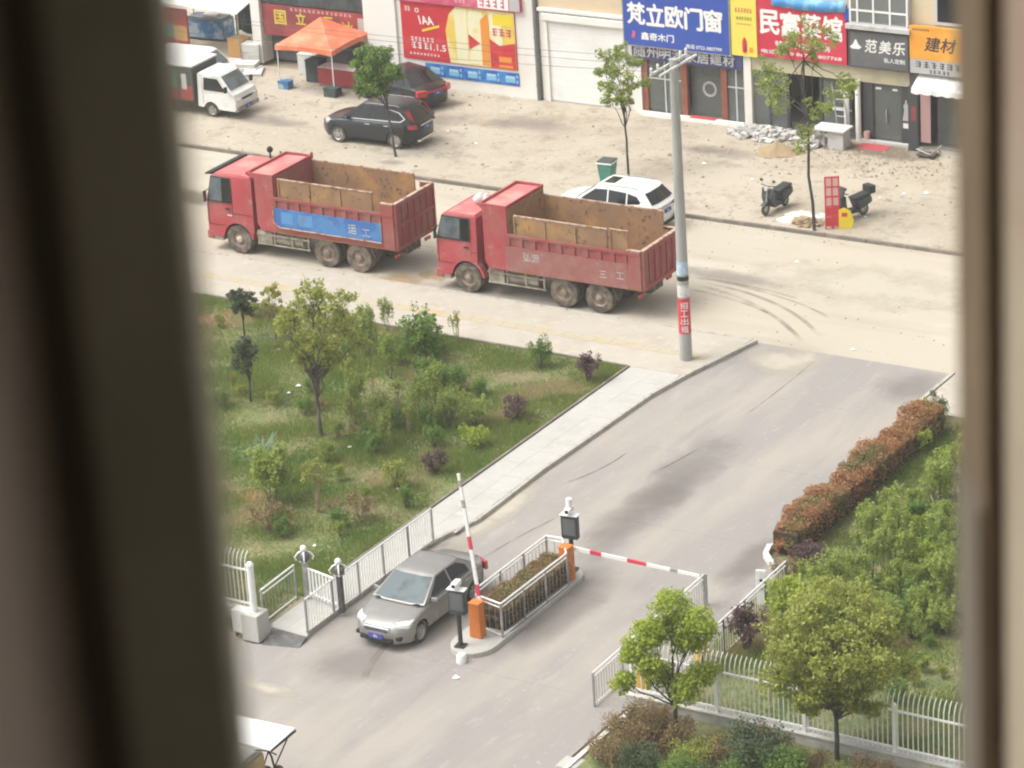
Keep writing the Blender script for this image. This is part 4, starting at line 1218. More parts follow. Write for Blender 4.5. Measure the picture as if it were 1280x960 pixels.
# small box truck and the van behind it
def box_truck(label, loc, rz):
    t = thing('box_truck', label, 'truck', loc, rz)
    hw = 0.80
    arch = [(0.36 * math.cos(a), 0.30 + 0.36 * math.sin(a)) for a in [R(15) + R(150) * i / 8 for i in range(9)]]
    prof = [(-0.62, 0.42), (-0.62, 1.78), (-0.5, 1.84), (0.30, 1.82), (0.42, 1.76), (0.98, 1.12), (1.16, 1.02), (1.24, 0.80), (1.25, 0.45), (1.18, 0.34), (0.37, 0.36)] + arch[1:-1] + [(-0.37, 0.40)]
    mb = MB()
    n = len(prof)
    for f, ins in ((-1, 0.05), (-0.95, 0.012), (-0.7, 0), (0.7, 0), (0.95, 0.012), (1, 0.05)):
        for (x, z) in prof:
            hz = max(0, (z - 1.1) / 0.74) * 0.09
            mb.v.append((x - (ins if x > 0.9 else 0), f * (hw - hz), z - (ins if z > 1.7 else 0)))
    for j in range(5):
        for i in range(n):
            mb.f.append((j * n + i, j * n + (i + 1) % n, (j + 1) * n + (i + 1) % n, (j + 1) * n + i))
    mb.f += [tuple(range(n)), tuple(range(5 * n, 6 * n))]
    cab = mb.build('cab', 'van_paint', t, smooth=35)
    MB().hexa([(0.93, -0.66, 1.165), (0.95, -0.66, 1.185), (0.95, 0.66, 1.185), (0.93, 0.66, 1.165), (0.47, -0.60, 1.69), (0.50, -0.60, 1.71), (0.50, 0.60, 1.71), (0.47, 0.60, 1.69)]).build('windshield', 'screen_glass', cab)
    for s in (-1, 1):
        vs = []
        poly = [(-0.30, 1.14), (-0.30, 1.64), (0.36, 1.62), (0.76, 1.12)]
        for o_ in (0.006, -0.02):
            for x, z in poly:
                vs.append((x, s * (hw - max(0, (z - 1.1) / 0.74) * 0.09 + o_), z))
        MB().add(vs, [(0, 1, 2, 3), (7, 6, 5, 4), (0, 1, 5, 4), (1, 2, 6, 5), (2, 3, 7, 6), (3, 0, 4, 7)]).build('side_window', 'car_glass', cab)
        MB().b(1.14, 1.262, s * 0.56 - 0.14, s * 0.56 + 0.14, 0.72, 0.86).build('headlight', 'head_lamp', cab, bevel=0.02)
        MB().b(0.82, 0.90, s * 0.92 - 0.08, s * 0.92 + 0.08, 1.15, 1.38).build('mirror', 'trim', cab)
        strip(t, 'door_seam', 'seam', [(-0.36, 0.45), (-0.36, 1.70)], 0.79, s)
        wheel(t, 0, s * 0.66, 0.29, 0.19, s)
        wheel(t, -2.15, s * 0.66, 0.29, 0.19, s)
    box('grille', 'trim', cab, 1.2, 1.262, -0.36, 0.36, 0.74, 0.82)
    MB().b(1.1, 1.29, -0.78, 0.78, 0.32, 0.50).build('bumper', 'dusty_metal', t, bevel=0.03)
    box('chassis', 'chassis', t, -3.2, 0.9, -0.35, 0.35, 0.32, 0.52)
    bx = MB().b(-3.35, -0.74, -0.88, 0.88, 0.60, 2.04).build('cargo_box', 'bin_dark', t, bevel=0.02)
    MB().b(-3.4, -0.70, -0.92, 0.92, 2.04, 2.12).build('box_roof', 'van_paint', bx, bevel=0.02)
    for s in (-1, 1):
        box('side_print', 'bin_green', bx, -2.9, -1.5, min(s * .881, s * .885), max(s * .881, s * .885), 1.1, 1.9)
        box('side_print', 'red_cloth', bx, -2.9, -1.5, min(s * .8815, s * .8855), max(s * .8815, s * .8855), 0.64, 1.08)
        box('side_print', 'red_cloth', bx, -1.42, -0.8, min(s * .881, s * .886), max(s * .881, s * .886), 0.66, 1.25)
        box('side_print', 'foam', bx, -1.3, -1.05, min(s * .887, s * .890), max(s * .887, s * .890), 1.10, 1.75)
    plate(t, 1.30, 0.42, True)
    return t


p = at(266, 144, 0.1)
box_truck('small white box truck with red and green printed cargo box', (-30.25, 16.35, 0.1), 0.03)


def van(label, loc, rz):
    t = thing('parked_van', label, 'van', loc, rz)
    prof = [(-1.9, 0.35), (-1.95, 0.9), (-1.85, 1.75), (-1.7, 1.86), (0.7, 1.86), (0.9, 1.8), (1.55, 1.1), (1.85, 0.98), (1.95, 0.75), (1.93, 0.35)]
    mb = MB()
    n = len(prof)
    for f, ins in ((-1, 0.06), (-0.93, 0.015), (-0.6, 0), (0.6, 0), (0.93, 0.015), (1, 0.06)):
        for (x, z) in prof:
            hz = max(0, (z - 1.05) / 0.8) * 0.10
            mb.v.append((x - math.copysign(ins if abs(x) > 1.5 else 0, x), f * (0.8 - hz), z - (ins if z > 1.7 else 0)))
    for j in range(5):
        for i in range(n):
            mb.f.append((j * n + i, j * n + (i + 1) % n, (j + 1) * n + (i + 1) % n, (j + 1) * n + i))
    mb.f += [tuple(range(n)), tuple(range(5 * n, 6 * n))]
    b_ = mb.build('body', 'van_paint', t, smooth=35)
    MB().hexa([(1.50, -0.64, 1.17), (1.53, -0.64, 1.18), (1.53, 0.64, 1.18), (1.50, 0.64, 1.17), (0.96, -0.58, 1.75), (0.99, -0.58, 1.76), (0.99, 0.58, 1.76), (0.96, 0.58, 1.75)]).build('windshield', 'screen_glass', b_)
    for s in (-1, 1):
        for (xa, xb) in ((0.85, 0.05), (-0.05, -0.85), (-0.95, -1.7)):
            MB().hexa([(xb, s * 0.76, 1.15), (xa + (0.45 if xa > 0.5 else 0), s * 0.76, 1.15), (xa + (0.45 if xa > 0.5 else 0), s * 0.80, 1.15), (xb, s * 0.80, 1.15), (xb, s * 0.69, 1.66), (xa, s * 0.69, 1.66), (xa, s * 0.742, 1.66), (xb, s * 0.742, 1.66)]).build('side_window', 'car_glass', b_)
        MB().b(1.8, 1.95, s * 0.56 - 0.13, s * 0.56 + 0.13, 0.76, 0.92).build('headlight', 'head_lamp', b_, bevel=0.02)
        wheel(t, 1.25, s * 0.68, 0.29, 0.18, s)
        wheel(t, -1.2, s * 0.68, 0.29, 0.18, s)
    return t


p = at(262, 98, 0.1)
van('low white van parked close behind the small box truck', (-33.75, 19.1, 0.1), 0.05).scale = (0.92, 1, 0.80)

# ================================================================== SHOP BUILDINGS
FY = 22.3
def opening_wall(parent, name, matn, x0, x1, z0, z1, y0, y1):
    return box(name, matn, parent, x0, x1, y0, y1, z0, z1)


def strokes(name, matn, parent, x, z, y, w_, h_, n, seed, dep=0.006):
    """a line of print too small to read: short strokes in character cells"""
    r = random.Random(seed)
    mb = MB()
    cw = w_ / n
    for i in range(n):
        cx = x + i * cw
        for k in range(3):
            zz = z + h_ * (0.1 + 0.4 * k)
            mb.b(cx + cw * r.uniform(0.08, 0.25), cx + cw * r.uniform(0.6, 0.88), y - dep, y, zz, zz + h_ * 0.14)
        xx = cx + cw * r.uniform(0.3, 0.6)
        mb.b(xx, xx + cw * 0.16, y - dep - 0.001, y, z, z + h_)
    return mb.build(name, matn, parent)


# --- white building with the long advertisement
b2 = thing('shop_building', 'white walled building carrying the long red and gold advertisement', 'building', (0, 0, 0))
box('wall', 'wall_white', b2, -26.9, -18.82, FY, FY + 8, 0.05, 9.0)
box('roof', 'sill_grey', b2, -27.0, -18.8, FY - 0.3, FY + 8.2, 9.0, 9.25)
for k in range(2):
    wn = box('window', 'window_frame_grey', b2, -25.2 + 3.4 * k, -23.4 + 3.4 * k, FY - 0.05, FY, 5.6, 7.4)
    for q in range(2):
        box('pane', 'car_glass', wn, -25.12 + 3.4 * k + 0.85 * q, -24.35 + 3.4 * k + 0.85 * q, FY - 0.06, FY - 0.04, 5.7, 7.3)
pp = thing('drain_pipe', 'dark grey drain pipe running down between white wall and shutter', 'pipe', (-18.74, FY - 0.08, 0.1))
MB().cyl((0, 0, 0), (0, 0, 8.8), 0.085, n=10).build('pipe', 'pipe_grey', pp, smooth=40)
for z in (0.6, 2.6, 4.6, 6.6):
    MB().cyl((0, 0, z), (0, 0, z + 0.08), 0.10, n=10).build('bracket', 'pipe_grey', pp)

ad = thing('advertisement', 'long red and gold drink advertisement on the white wall', 'poster', (0, FY, 0))
box('panel', 'ad_red', ad, -25.2, -19.72, -0.05, -0.002, 1.22, 3.66)
MB().prism([(-22.9, 1.24), (-23.0, 1.9), (-23.05, 2.6), (-22.85, 3.3), (-22.5, 3.64), (-19.74, 3.64), (-19.74, 1.24)], -0.058, -0.051).build('gold_field', 'ad_gold', ad)
MB().prism([(-22.55, 1.26), (-22.6, 3.5), (-22.0, 3.58), (-22.0, 1.26)], -0.064, -0.059).build('glass_shape', 'ad_cream', ad)
for (xa, xb) in ((-21.95, -21.2), (-20.9, -20.35)):
    MB().prism([(xa, 1.3), (xa, 3.35), (xa + 0.1, 3.55), (xb - 0.1, 3.55), (xb, 3.35), (xb, 1.3)], -0.066, -0.059).build('can_shape', 'ad_cream', ad)
MB().prism([(-21.95, 2.55), (-21.4, 2.2), (-21.95, 1.9)], -0.072, -0.067).build('arrow_shape', 'ad_red', ad)
MB().prism([(-21.35, 1.3), (-21.35, 3.2), (-21.0, 3.5), (-20.95, 3.0), (-21.0, 1.3)], -0.070, -0.0665).build('stripe', 'ad_orange', ad)
box('yellow_field', 'ad_yellow', ad, -20.75, -19.8, -0.072, -0.067, 3.05, 3.5)
MB().prism([(-20.95, 1.26), (-20.95, 2.45), (-20.5, 2.2), (-19.76, 2.35), (-19.76, 1.26)], -0.074, -0.067).build('red_field', 'ad_red', ad)
strokes('print', 'ad_pink', ad, -20.85, 2.6, -0.073, 1.0, 0.3, 3, 5)
box('print_bar', 'ad_orange', ad, -20.55, -19.95, -0.079, -0.075, 1.5, 1.75)
box('print_bar', 'ad_orange', ad, -20.55, -19.9, -0.079, -0.075, 1.3, 1.4)
text('lettering', '1AA', 'print_white', ad, -24.35, 2.75, -0.056, width=0.75, height=0.34, bold=0.03, shear=-0.3)
MB().prism([(-24.2, 2.42), (-24.2, 2.52), (-23.35, 2.78), (-23.35, 2.68)], -0.056, -0.051).build('underline', 'ad_yellow', ad)
strokes('print', 'print_white', ad, -24.8, 2.0, -0.051, 1.15, 0.17, 6, 1)
strokes('print', 'print_white', ad, -24.8, 1.68, -0.051, 0.9, 0.26, 3, 2)
text('lettering', '1.1.5', 'print_white', ad, -23.85, 1.68, -0.058, width=0.75, height=0.26, bold=0.02)
strokes('print', 'print_white', ad, -24.9, 1.42, -0.051, 1.5, 0.08, 9, 3)
strokes('print', 'print_white', ad, -25.0, 3.25, -0.051, 0.3, 0.2, 2, 4)
MB().lathe([(0.10, -0.004), (0.10, 0.0), (0.06, 0.0), (0.06, -0.004)], 14).build('round_mark', 'print_white', ad, loc=(-24.4, -0.052, 3.32))
sg = thing('signboard', 'pink shop signboard above the red and gold advertisement', 'sign', (0, FY, 0))
box('panel', 'ad_pink', sg, -25.3, -19.35, -0.16, -0.002, 3.70, 4.35)
box('print_block', 'print_white', sg, -21.35, -19.9, -0.166, -0.161, 3.74, 4.3)
box('grey_block', 'sign_grey', sg, -19.85, -19.38, -0.168, -0.161, 3.74, 4.3)
strokes('print', 'ad_pink', sg, -21.3, 3.8, -0.167, 1.3, 0.42, 4, 9)
strokes('print', 'pale_pink', sg, -22.5, 3.85, -0.161, 0.6, 0.2, 3, 8)
pr = thing('banner', 'row of small blue posters pasted low on the white wall', 'poster', (0, FY, 0))
for k in range(5):
    w0 = -24.18 + 0.9 * k
    pn = box('poster', 'ad_blue', pr, w0, w0 + 0.895, -0.03, -0.002, 0.56, 1.10)
    box('print', 'ad_sky', pn, w0 + 0.25, w0 + 0.72, -0.034, -0.031, 0.68, 0.96)
    strokes('print', 'print_white', pn, w0 + 0.28, 0.86, -0.035, 0.4, 0.09, 4, 30 + k)
    for z in (0.66, 0.88):
        box('print', 'ad_sky', pn, w0 + 0.77, w0 + 0.86, -0.034, -0.031, z, z + 0.14)

# --- shop behind the tent
b1 = thing('shop_building', 'shop with a dark red fascia behind the orange canopy tent', 'building')
Y1 = 22.9
box('wall', 'wall_white', b1, -33.1, -26.9, Y1 + 0.6, Y1 + 8, 0.05, 9.0)
box('pier', 'wall_white', b1, -33.15, -32.7, Y1 - 0.25, Y1 + 0.6, 0.08, 9.0)
box('pier', 'wall_white', b1, -27.25, -26.905, Y1 - 0.4, Y1 + 0.6, 0.08, 9.0)
box('pier_face', 'wall_white', b1, -26.9, -25.45, FY - 0.10, FY - 0.004, 0.08, 4.4)
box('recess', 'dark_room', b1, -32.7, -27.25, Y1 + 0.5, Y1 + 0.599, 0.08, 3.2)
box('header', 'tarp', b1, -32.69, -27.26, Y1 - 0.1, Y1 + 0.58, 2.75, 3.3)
box('upper_wall', 'wall_white', b1, -32.7, -27.25, Y1 + 0.1, Y1 + 0.6, 3.3, 8.9)
box('roof', 'sill_grey', b1, -33.2, -26.9, Y1 - 0.4, Y1 + 8.2, 9.0, 9.2)
sg = thing('signboard', 'dark red shop sign with big yellow characters behind the tent', 'sign', (0, Y1, 0))
box('panel', 'shop_red', sg, -32.6, -27.35, -0.12, 0.0, 1.35, 2.70)
for k, (ch, x, z, h_) in enumerate((('国', -32.0, 1.85, 0.62), ('立', -30.9, 1.95, 0.5), ('二', -29.5, 2.0, 0.4), ('冰', -28.55, 1.75, 0.55))):
    text('character', ch, 'letter_gold', sg, x, z, -0.125, height=h_, bold=0.02)
strokes('print', 'pale_pink', sg, -31.2, 2.50, -0.121, 3.2, 0.12, 14, 12)
box('side_print', 'sign_grey', sg, -27.75, -27.4, -0.126, -0.121, 1.5, 2.5)
sg = thing('signboard', 'bright red strip sign above the dark red shop fascia', 'sign', (0, Y1, 0))
box('panel', 'sign_red', sg, -29.6, -27.3, -0.14, -0.01, 3.34, 3.9)
strokes('print', 'print_white', sg, -29.3, 3.5, -0.141, 1.6, 0.25, 5, 13)

# --- long building with the row of shops
b3 = thing('shop_building', 'long cream building with a row of open shop fronts under bright signs', 'building')
XE = 9.0
box('upper_wall', 'wall_tan', b3, -18.6, -14.6, FY, FY + 8, 4.0, 9.0)
box('upper_wall', 'wall_cream', b3, -14.6, XE, FY, FY + 8, 3.02, 9.0)
box('roof', 'sill_grey', b3, -18.8, XE + 0.2, FY - 0.3, FY + 8.2, 9.0, 9.25)
box('cornice', 'wall_white', b3, -18.6, -14.602, FY - 0.14, FY + 0.05, 3.86, 4.0, 0.02)
box('floor', 'room_floor', b3, -14.2, XE, FY - 0.1, FY + 6, 0.05, 0.14)
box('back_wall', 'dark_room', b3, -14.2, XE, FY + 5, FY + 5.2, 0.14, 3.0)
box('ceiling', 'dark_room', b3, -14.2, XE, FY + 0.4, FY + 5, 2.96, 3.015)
# white shutter bay
sh = thing('roller_shutter', 'wide white roller shutter beside the blue sign shop', 'shutter', (0, FY, 0))
box('frame', 'wall_white', sh, -18.6, -14.2, 0.02, 0.3, 0.08, 3.86)
for k in range(26):
    z = 0.16 + 0.128 * k
    MB().prism([(0.0, z), (-0.012, z + 0.012), (-0.012, z + 0.112), (0.0, z + 0.124)], -18.2, -14.75, 'x').build('slat', 'shutter', sh)
box('side_guide', 'wall_white', sh, -18.32, -18.2, -0.09, 0.02, 0.1, 3.6)
box('side_guide', 'wall_white', sh, -14.75, -14.63, -0.09, 0.02, 0.1, 3.6)
box('shutter_box', 'wall_white', sh, -18.4, -14.6, -0.16, 0.02, 3.5, 3.8, 0.02)
for (xa, xb, m_) in ((-14.2, -13.95, 'wall_white'), (-9.38, -9.06, 'wall_white'), (-2.36, -2.02, 'sign_dark'), (2.4, 2.8, 'wall_cream'), (6.2, 6.6, 'wall_cream')):
    box('pillar', m_, b3, xa, xb, FY - 0.12, FY + 5, 0.08, 3.015)
for x in (-4.98, -4.50):
    MB().cyl((x, FY - 0.15, 0.1), (x, FY - 0.15, 2.5), 0.11, n=10).build('pillar', 'wall_white', b3, smooth=40)
box('lintel', 'lintel', b3, -9.06, -2.36, FY - 0.06, FY + 0.4, 2.42, 3.015)
box('lintel', 'lintel', b3, -13.95, -9.38, FY - 0.02, FY + 0.4, 2.42, 3.015)
box('lintel', 'lintel', b3, -2.02, XE, FY - 0.02, FY + 0.4, 2.5, 3.015)
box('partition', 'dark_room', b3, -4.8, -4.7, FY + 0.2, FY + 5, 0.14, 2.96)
box('step', 'wall_white', b3, -13.95, -9.38, FY - 0.38, FY - 0.1, 0.06, 0.24, 0.02)
# glazed front of the door and window shop
for x in (-13.82, -12.06, -10.30):
    MB().b(x - 0.13, x + 0.13, FY - 0.06, FY + 0.12, 0.14, 2.42).build('door_post', 'brown_post', b3, bevel=0.01)
for (xa, xb) in ((-13.69, -12.19), (-10.17, -9.4)):
    gp = box('glass_panel', 'shop_glass', b3, xa, xb, FY + 0.02, FY + 0.035, 0.2, 2.4)
    for x in (xa + (xb - xa) * 0.5,):
        box('mullion', 'window_frame_grey', gp, x - 0.03, x + 0.03, FY + 0.0, FY + 0.018, 0.2, 2.4)
    box('mullion', 'window_frame_grey', gp, xa, xb, FY + 0.001, FY + 0.019, 1.55, 1.6)
gp = box('glass_door', 'shop_glass', b3, -11.93, -10.43, FY + 0.28, FY + 0.295, 0.2, 2.4)
MB().lathe([(0.32, 0), (0.32, 0.02), (0.22, 0.02), (0.22, 0)], 20).build('round_sticker', 'sign_grey', gp, loc=(-11.1, FY + 0.25, 1.3))
box('display', 'sign_grey', b3, -13.5, -12.6, FY + 1.2, FY + 1.3, 0.14, 2.1)
box('display', 'sign_grey', b3, -11.7, -10.6, FY + 3.2, FY + 3.3, 0.14, 1.9)
tag(MB().b(-11.75, -10.6, FY - 0.36, FY - 0.02, 0.243, 0.255).build('door_mat', 'door_mat'), 'dull red mat on the step of the blue sign shop', 'mat')
# restaurant front
for (xa, xb) in ((-9.02, -7.6),):
    gp = box('glass_panel', 'shop_glass', b3, xa, xb, FY + 0.02, FY + 0.035, 0.2, 2.4)
    box('mullion', 'dark_frame', gp, xa + 0.66, xa + 0.73, FY + 0.0, FY + 0.018, 0.2, 2.4)
box('door_frame', 'dark_frame', b3, -7.6, -7.48, FY, FY + 0.12, 0.14, 2.42)
box('door_frame', 'dark_frame', b3, -6.2, -6.08, FY, FY + 0.12, 0.14, 2.42)
box('window_rail', 'print_white', b3, -6.05, -4.85, FY - 0.01, FY + 0.03, 1.15, 1.22)
gp = box('glass_panel', 'shop_glass', b3, -6.06, -4.85, FY + 0.04, FY + 0.055, 0.2, 2.4)
# salon front
df = box('door_frame', 'dark_frame', b3, -4.36, -3.95, FY, FY + 0.12, 0.14, 2.42)
df = box('door_frame', 'dark_frame', b3, -2.78, -2.37, FY, FY + 0.12, 0.14, 2.42)
gp = box('glass_door', 'shop_glass', b3, -3.95, -2.78, FY + 0.08, FY + 0.095, 0.2, 2.4)
box('door_bar', 'chrome', gp, -3.42, -3.38, FY + 0.0, FY + 0.04, 0.9, 1.4)
box('sticker', 'print_white', gp, -3.85, -3.62, FY + 0.07, FY + 0.079, 2.15, 2.23)
box('sticker', 'print_white', gp, -3.15, -2.95, FY + 0.07, FY + 0.079, 2.15, 2.23)
box('sticker', 'print_white', df, -2.70, -2.48, FY - 0.008, FY - 0.001, 0.75, 0.95)
# figure poster on the door frame: dress shape
MB().prism([(-2.72, 1.05), (-2.42, 1.05), (-2.50, 1.45), (-2.46, 1.66), (-2.53, 1.72), (-2.54, 1.86), (-2.60, 1.86), (-2.61, 1.72), (-2.68, 1.66), (-2.64, 1.45)], FY - 0.012, FY - 0.001).build('figure_print', 'sign_grey', df)
box('threshold', 'sill_grey', b3, -4.36, -2.37, FY - 0.3, FY - 0.1, 0.06, 0.2, 0.02)
tag(MB().b(-4.2, -3.0, FY - 1.05, FY - 0.4, 0.104, 0.118).build('door_mat', 'door_mat'), 'red mat on the ground before the dark salon door', 'mat')
# last shop
box('hanging_cloth', 'pale_pink', b3, -1.95, -1.55, FY - 0.06, FY - 0.02, 0.3, 2.35)
box('shelf', 'sign_dark', b3, -1.2, 1.8, FY + 1.6, FY + 2.0, 0.14, 2.0)
gp = box('glass_panel', 'shop_glass', b3, -1.4, 2.4, FY + 0.25, FY + 0.265, 0.2, 2.45)
box('glass_panel', 'shop_glass', b3, 2.8, 6.2, FY + 0.05, FY + 0.065, 0.2, 2.45)
# windows over the shops
wn = box('window', 'window_frame_grey', b3, -4.72, -2.3, FY - 0.30, FY - 0.002, 4.75, 4.82)
for x in (-4.72, -4.42, -3.76, -3.08, -2.38):
    box('frame_bar', 'print_white', wn, x, x + 0.07, FY - 0.30, FY - 0.24, 4.82, 6.35)
for z in (5.25, 6.3):
    box('frame_bar', 'print_white', wn, -4.72, -2.31, FY - 0.298, FY - 0.242, z, z + 0.07)
for k in range(4):
    x = (-4.65, -4.35, -3.69, -3.01)[k]
    x2 = (-4.42, -3.76, -3.08, -2.38)[k]
    box('pane', 'shop_glass', wn, x, x2, FY - 0.275, FY - 0.265, 4.82, 6.3)
box('window_back', 'sign_grey', wn, -4.7, -2.32, FY - 0.06, FY - 0.004, 4.82, 6.3)
box('sill', 'sill_grey', b3, -4.85, -2.2, FY - 0.42, FY - 0.002, 4.56, 4.75, 0.02)
wn = box('window', 'window_frame_grey', b3, -1.35, 0.3, FY - 0.05, FY - 0.002, 4.95, 6.4)
box('pane', 'car_glass', wn, -1.22, 0.17, FY - 0.06, FY - 0.045, 5.08, 6.3)
for k in range(2):
    wn = box('window', 'window_frame_grey', b3, -13.4 + 4.4 * k, -11.4 + 4.4 * k, FY - 0.05, FY - 0.002, 6.2, 7.8)
    box('pane', 'car_glass', wn, -13.3 + 4.4 * k, -11.5 + 4.4 * k, FY - 0.06, FY - 0.045, 6.3, 7.7)

# --- signs
def sign_frame(parent, x0, x1, z0, z1, y, matn='rail_grey', w_=0.05):
    for (a, b_, c, d_) in ((x0 - w_, x1 + w_, z0 - w_, z0), (x0 - w_, x1 + w_, z1, z1 + w_), (x0 - w_, x0, z0, z1), (x1, x1 + w_, z0, z1)):
        box('sign_frame', matn, parent, a, b_, y - 0.015, y + 0.06, c, d_)


def big_text(body, matn, parent, x, z, y, width, height, bold, shear=0.0):
    n = len(body)
    for i, ch in enumerate(body):
        text('character', ch, matn, parent, x + width * i / n, z, y, width=width / n * 0.90, height=height, bold=bold, shear=shear)


sg = thing('signboard', 'large blue shop sign with five white characters for doors and windows', 'sign', (0, FY, 0))
box('panel', 'sign_blue', sg, -14.52, -9.86, -0.30, -0.18, 2.96, 5.45)
sign_frame(sg, -14.52, -9.86, 2.96, 5.45, -0.28)
big_text('梵立欧门窗', 'print_white', sg, -14.32, 3.83, -0.305, 4.25, 0.86, 0.035)
text('lettering', '鑫奇木门', 'print_white', sg, -13.75, 3.22, -0.305, width=1.45, height=0.30, bold=0.03)
text('lettering', '电话 0722-3807799', 'print_white', sg, -11.75, 3.06, -0.305, width=1.55, height=0.17, bold=0.02)
MB().prism([(-14.2, 3.25), (-14.05, 3.25), (-14.0, 3.5), (-14.12, 3.55)], -0.306, -0.301).build('logo_mark', 'ad_pink', sg)
MB().prism([(-12.72, 5.1), (-12.5, 4.96), (-12.28, 5.1), (-12.28, 5.35), (-12.72, 5.35)], -0.306, -0.301).build('shield_mark', 'print_white', sg)
MB().prism([(-12.64, 5.13), (-12.5, 5.05), (-12.36, 5.13), (-12.36, 5.3), (-12.64, 5.3)], -0.310, -0.3065).build('shield_centre', 'sign_blue', sg)
sg = thing('signboard', 'dull purple fascia with raised grey characters under the blue sign', 'sign', (0, FY, 0))
box('panel', 'sign_purple', sg, -14.3, -9.42, -0.16, -0.021, 2.36, 2.955)
big_text('随州明源家居建材', 'print_grey', sg, -14.15, 2.48, -0.22, 4.5, 0.44, 0.02)
sg = thing('signboard', 'narrow yellow sign with a red bottle picture', 'sign', (0, FY, 0))
box('panel', 'sign_yellow', sg, -9.80, -8.68, -0.26, -0.14, 2.98, 5.4)
strokes('print', 'ad_red', sg, -9.6, 4.72, -0.261, 0.75, 0.16, 6, 40)
strokes('print', 'leaf_green', sg, -9.55, 4.42, -0.261, 0.7, 0.12, 6, 41)
box('print', 'ad_orange', sg, -9.55, -8.9, -0.264, -0.261, 4.24, 4.28)
MB().lathe([(0.002, 0), (0.11, 0.0), (0.12, 0.05), (0.12, 0.42), (0.05, 0.62), (0.045, 0.85), (0.055, 0.9), (0.002, 0.92)], 14, 'z').build('bottle_print', 'sign_red', sg, smooth=40, loc=(-9.22, -0.20, 3.15))
box('print', 'ad_orange', sg, -9.02, -8.85, -0.264, -0.261, 3.15, 3.35)
sg = thing('signboard', 'bright red restaurant sign with four white characters', 'sign', (0, FY, 0))
box('panel', 'sign_red', sg, -8.66, -4.88, -0.24, -0.12, 3.06, 5.4)
sign_frame(sg, -8.60, -4.93, 3.11, 5.35, -0.235, 'sign_red')
big_text('民富菜馆', 'print_white', sg, -8.52, 3.98, -0.245, 3.55, 0.92, 0.035)
text('lettering', '特色小吃 火锅', 'print_white', sg, -7.9, 3.50, -0.245, width=2.3, height=0.24, bold=0.02)
text('lettering', '电话 1380 8672 3807768', 'print_white', sg, -8.5, 3.20, -0.245, width=3.4, height=0.16, bold=0.02)
bn = thing('banner', 'sagging light blue cloth banner across the top of the restaurant sign', 'banner', (0, FY, 0))
vs, fs = [], []
for i in range(13):
    x = -8.0 + 3.15 * i / 12
    sagz = 5.05 + 0.10 * (2 * i / 12 - 1) ** 2
    for zz, yy in ((sagz, -0.30 - 0.03 * math.sin(i * 1.7)), (sagz + 0.45, -0.27)):
        vs.append((x, yy, zz))
for i in range(12):
    fs.append((2 * i, 2 * i + 2, 2 * i + 3, 2 * i + 1))
o = MB().add(vs, fs).build('cloth', 'banner_blue', bn, smooth=60)
o.modifiers.new('thick', 'SOLIDIFY').thickness = 0.01
MB().add([(-4.95, -0.28, 5.2), (-4.72, -0.3, 5.35), (-4.75, -0.3, 4.8), (-4.95, -0.28, 4.9)], [(0, 1, 2, 3)]).build('loose_end', 'sign_blue', bn)
sg = thing('signboard', 'dark grey salon sign with white characters and a gown emblem', 'sign', (0, FY, 0))
box('panel', 'sign_dark', sg, -4.76, -2.28, -0.32, -0.14, 3.06, 4.50)
sign_frame(sg, -4.71, -2.33, 3.11, 4.45, -0.315, 'dark_frame')
big_text('范美乐', 'print_white', sg, -4.08, 3.70, -0.325, 1.70, 0.50, 0.02, 0.15)
text('lettering', '私人定制', 'print_white', sg, -3.30, 3.36, -0.325, width=0.85, height=0.18, bold=0.02)
MB().prism([(-4.72, 3.84), (-4.6, 3.78), (-4.32, 3.78), (-4.22, 3.86), (-4.36, 3.98), (-4.43, 4.14), (-4.50, 4.14), (-4.56, 3.98)], -0.328, -0.321).build('gown_emblem', 'print_white', sg)
sg = thing('signboard', 'orange shop sign over a grey lettered strip', 'sign', (0, FY, 0))
box('panel', 'sign_orange', sg, -2.26, 3.0, -0.30, -0.12, 3.64, 4.90)
box('strip', 'sign_grey', sg, -2.26, 3.0, -0.29, -0.12, 3.08, 3.638)
text('lettering', '建材', 'ink_dark', sg, -1.65, 3.98, -0.304, width=1.3, height=0.55, bold=0.02, shear=0.2)
strokes('print', 'ink_dark', sg, -2.15, 4.74, -0.301, 0.7, 0.07, 7, 50)
strokes('print', 'ink_dark', sg, -2.05, 3.32, -0.291, 1.9, 0.22, 6, 51)
strokes('print', 'ink_dark', sg, -1.5, 3.12, -0.291, 0.9, 0.13, 5, 52)
aw = thing('awning', 'white scalloped shop awning under the orange sign', 'awning', (0, FY, 0))
vs, fs = [], []
N = 41
for i in range(N):
    x = -2.0 + 4.2 * i / (N - 1)
    vs += [(x, -0.03, 2.98), (x, -0.75, 2.62), (x, -0.78, 2.46 - 0.05 * abs(math.sin(i * PI / 4)))]
for i in range(N - 1):
    for q in range(2):
        fs.append((3 * i + q, 3 * i + 3 + q, 3 * i + 4 + q, 3 * i + 1 + q))
o = MB().add(vs, fs).build('cloth', 'cloth_white', aw)
o.modifiers.new('thick', 'SOLIDIFY').thickness = 0.012
for x in (-1.9, 2.1):
    MB().cyl((x, -0.02, 2.4), (x, -0.74, 2.58), 0.018, n=6).build('arm', 'rail_grey', aw)

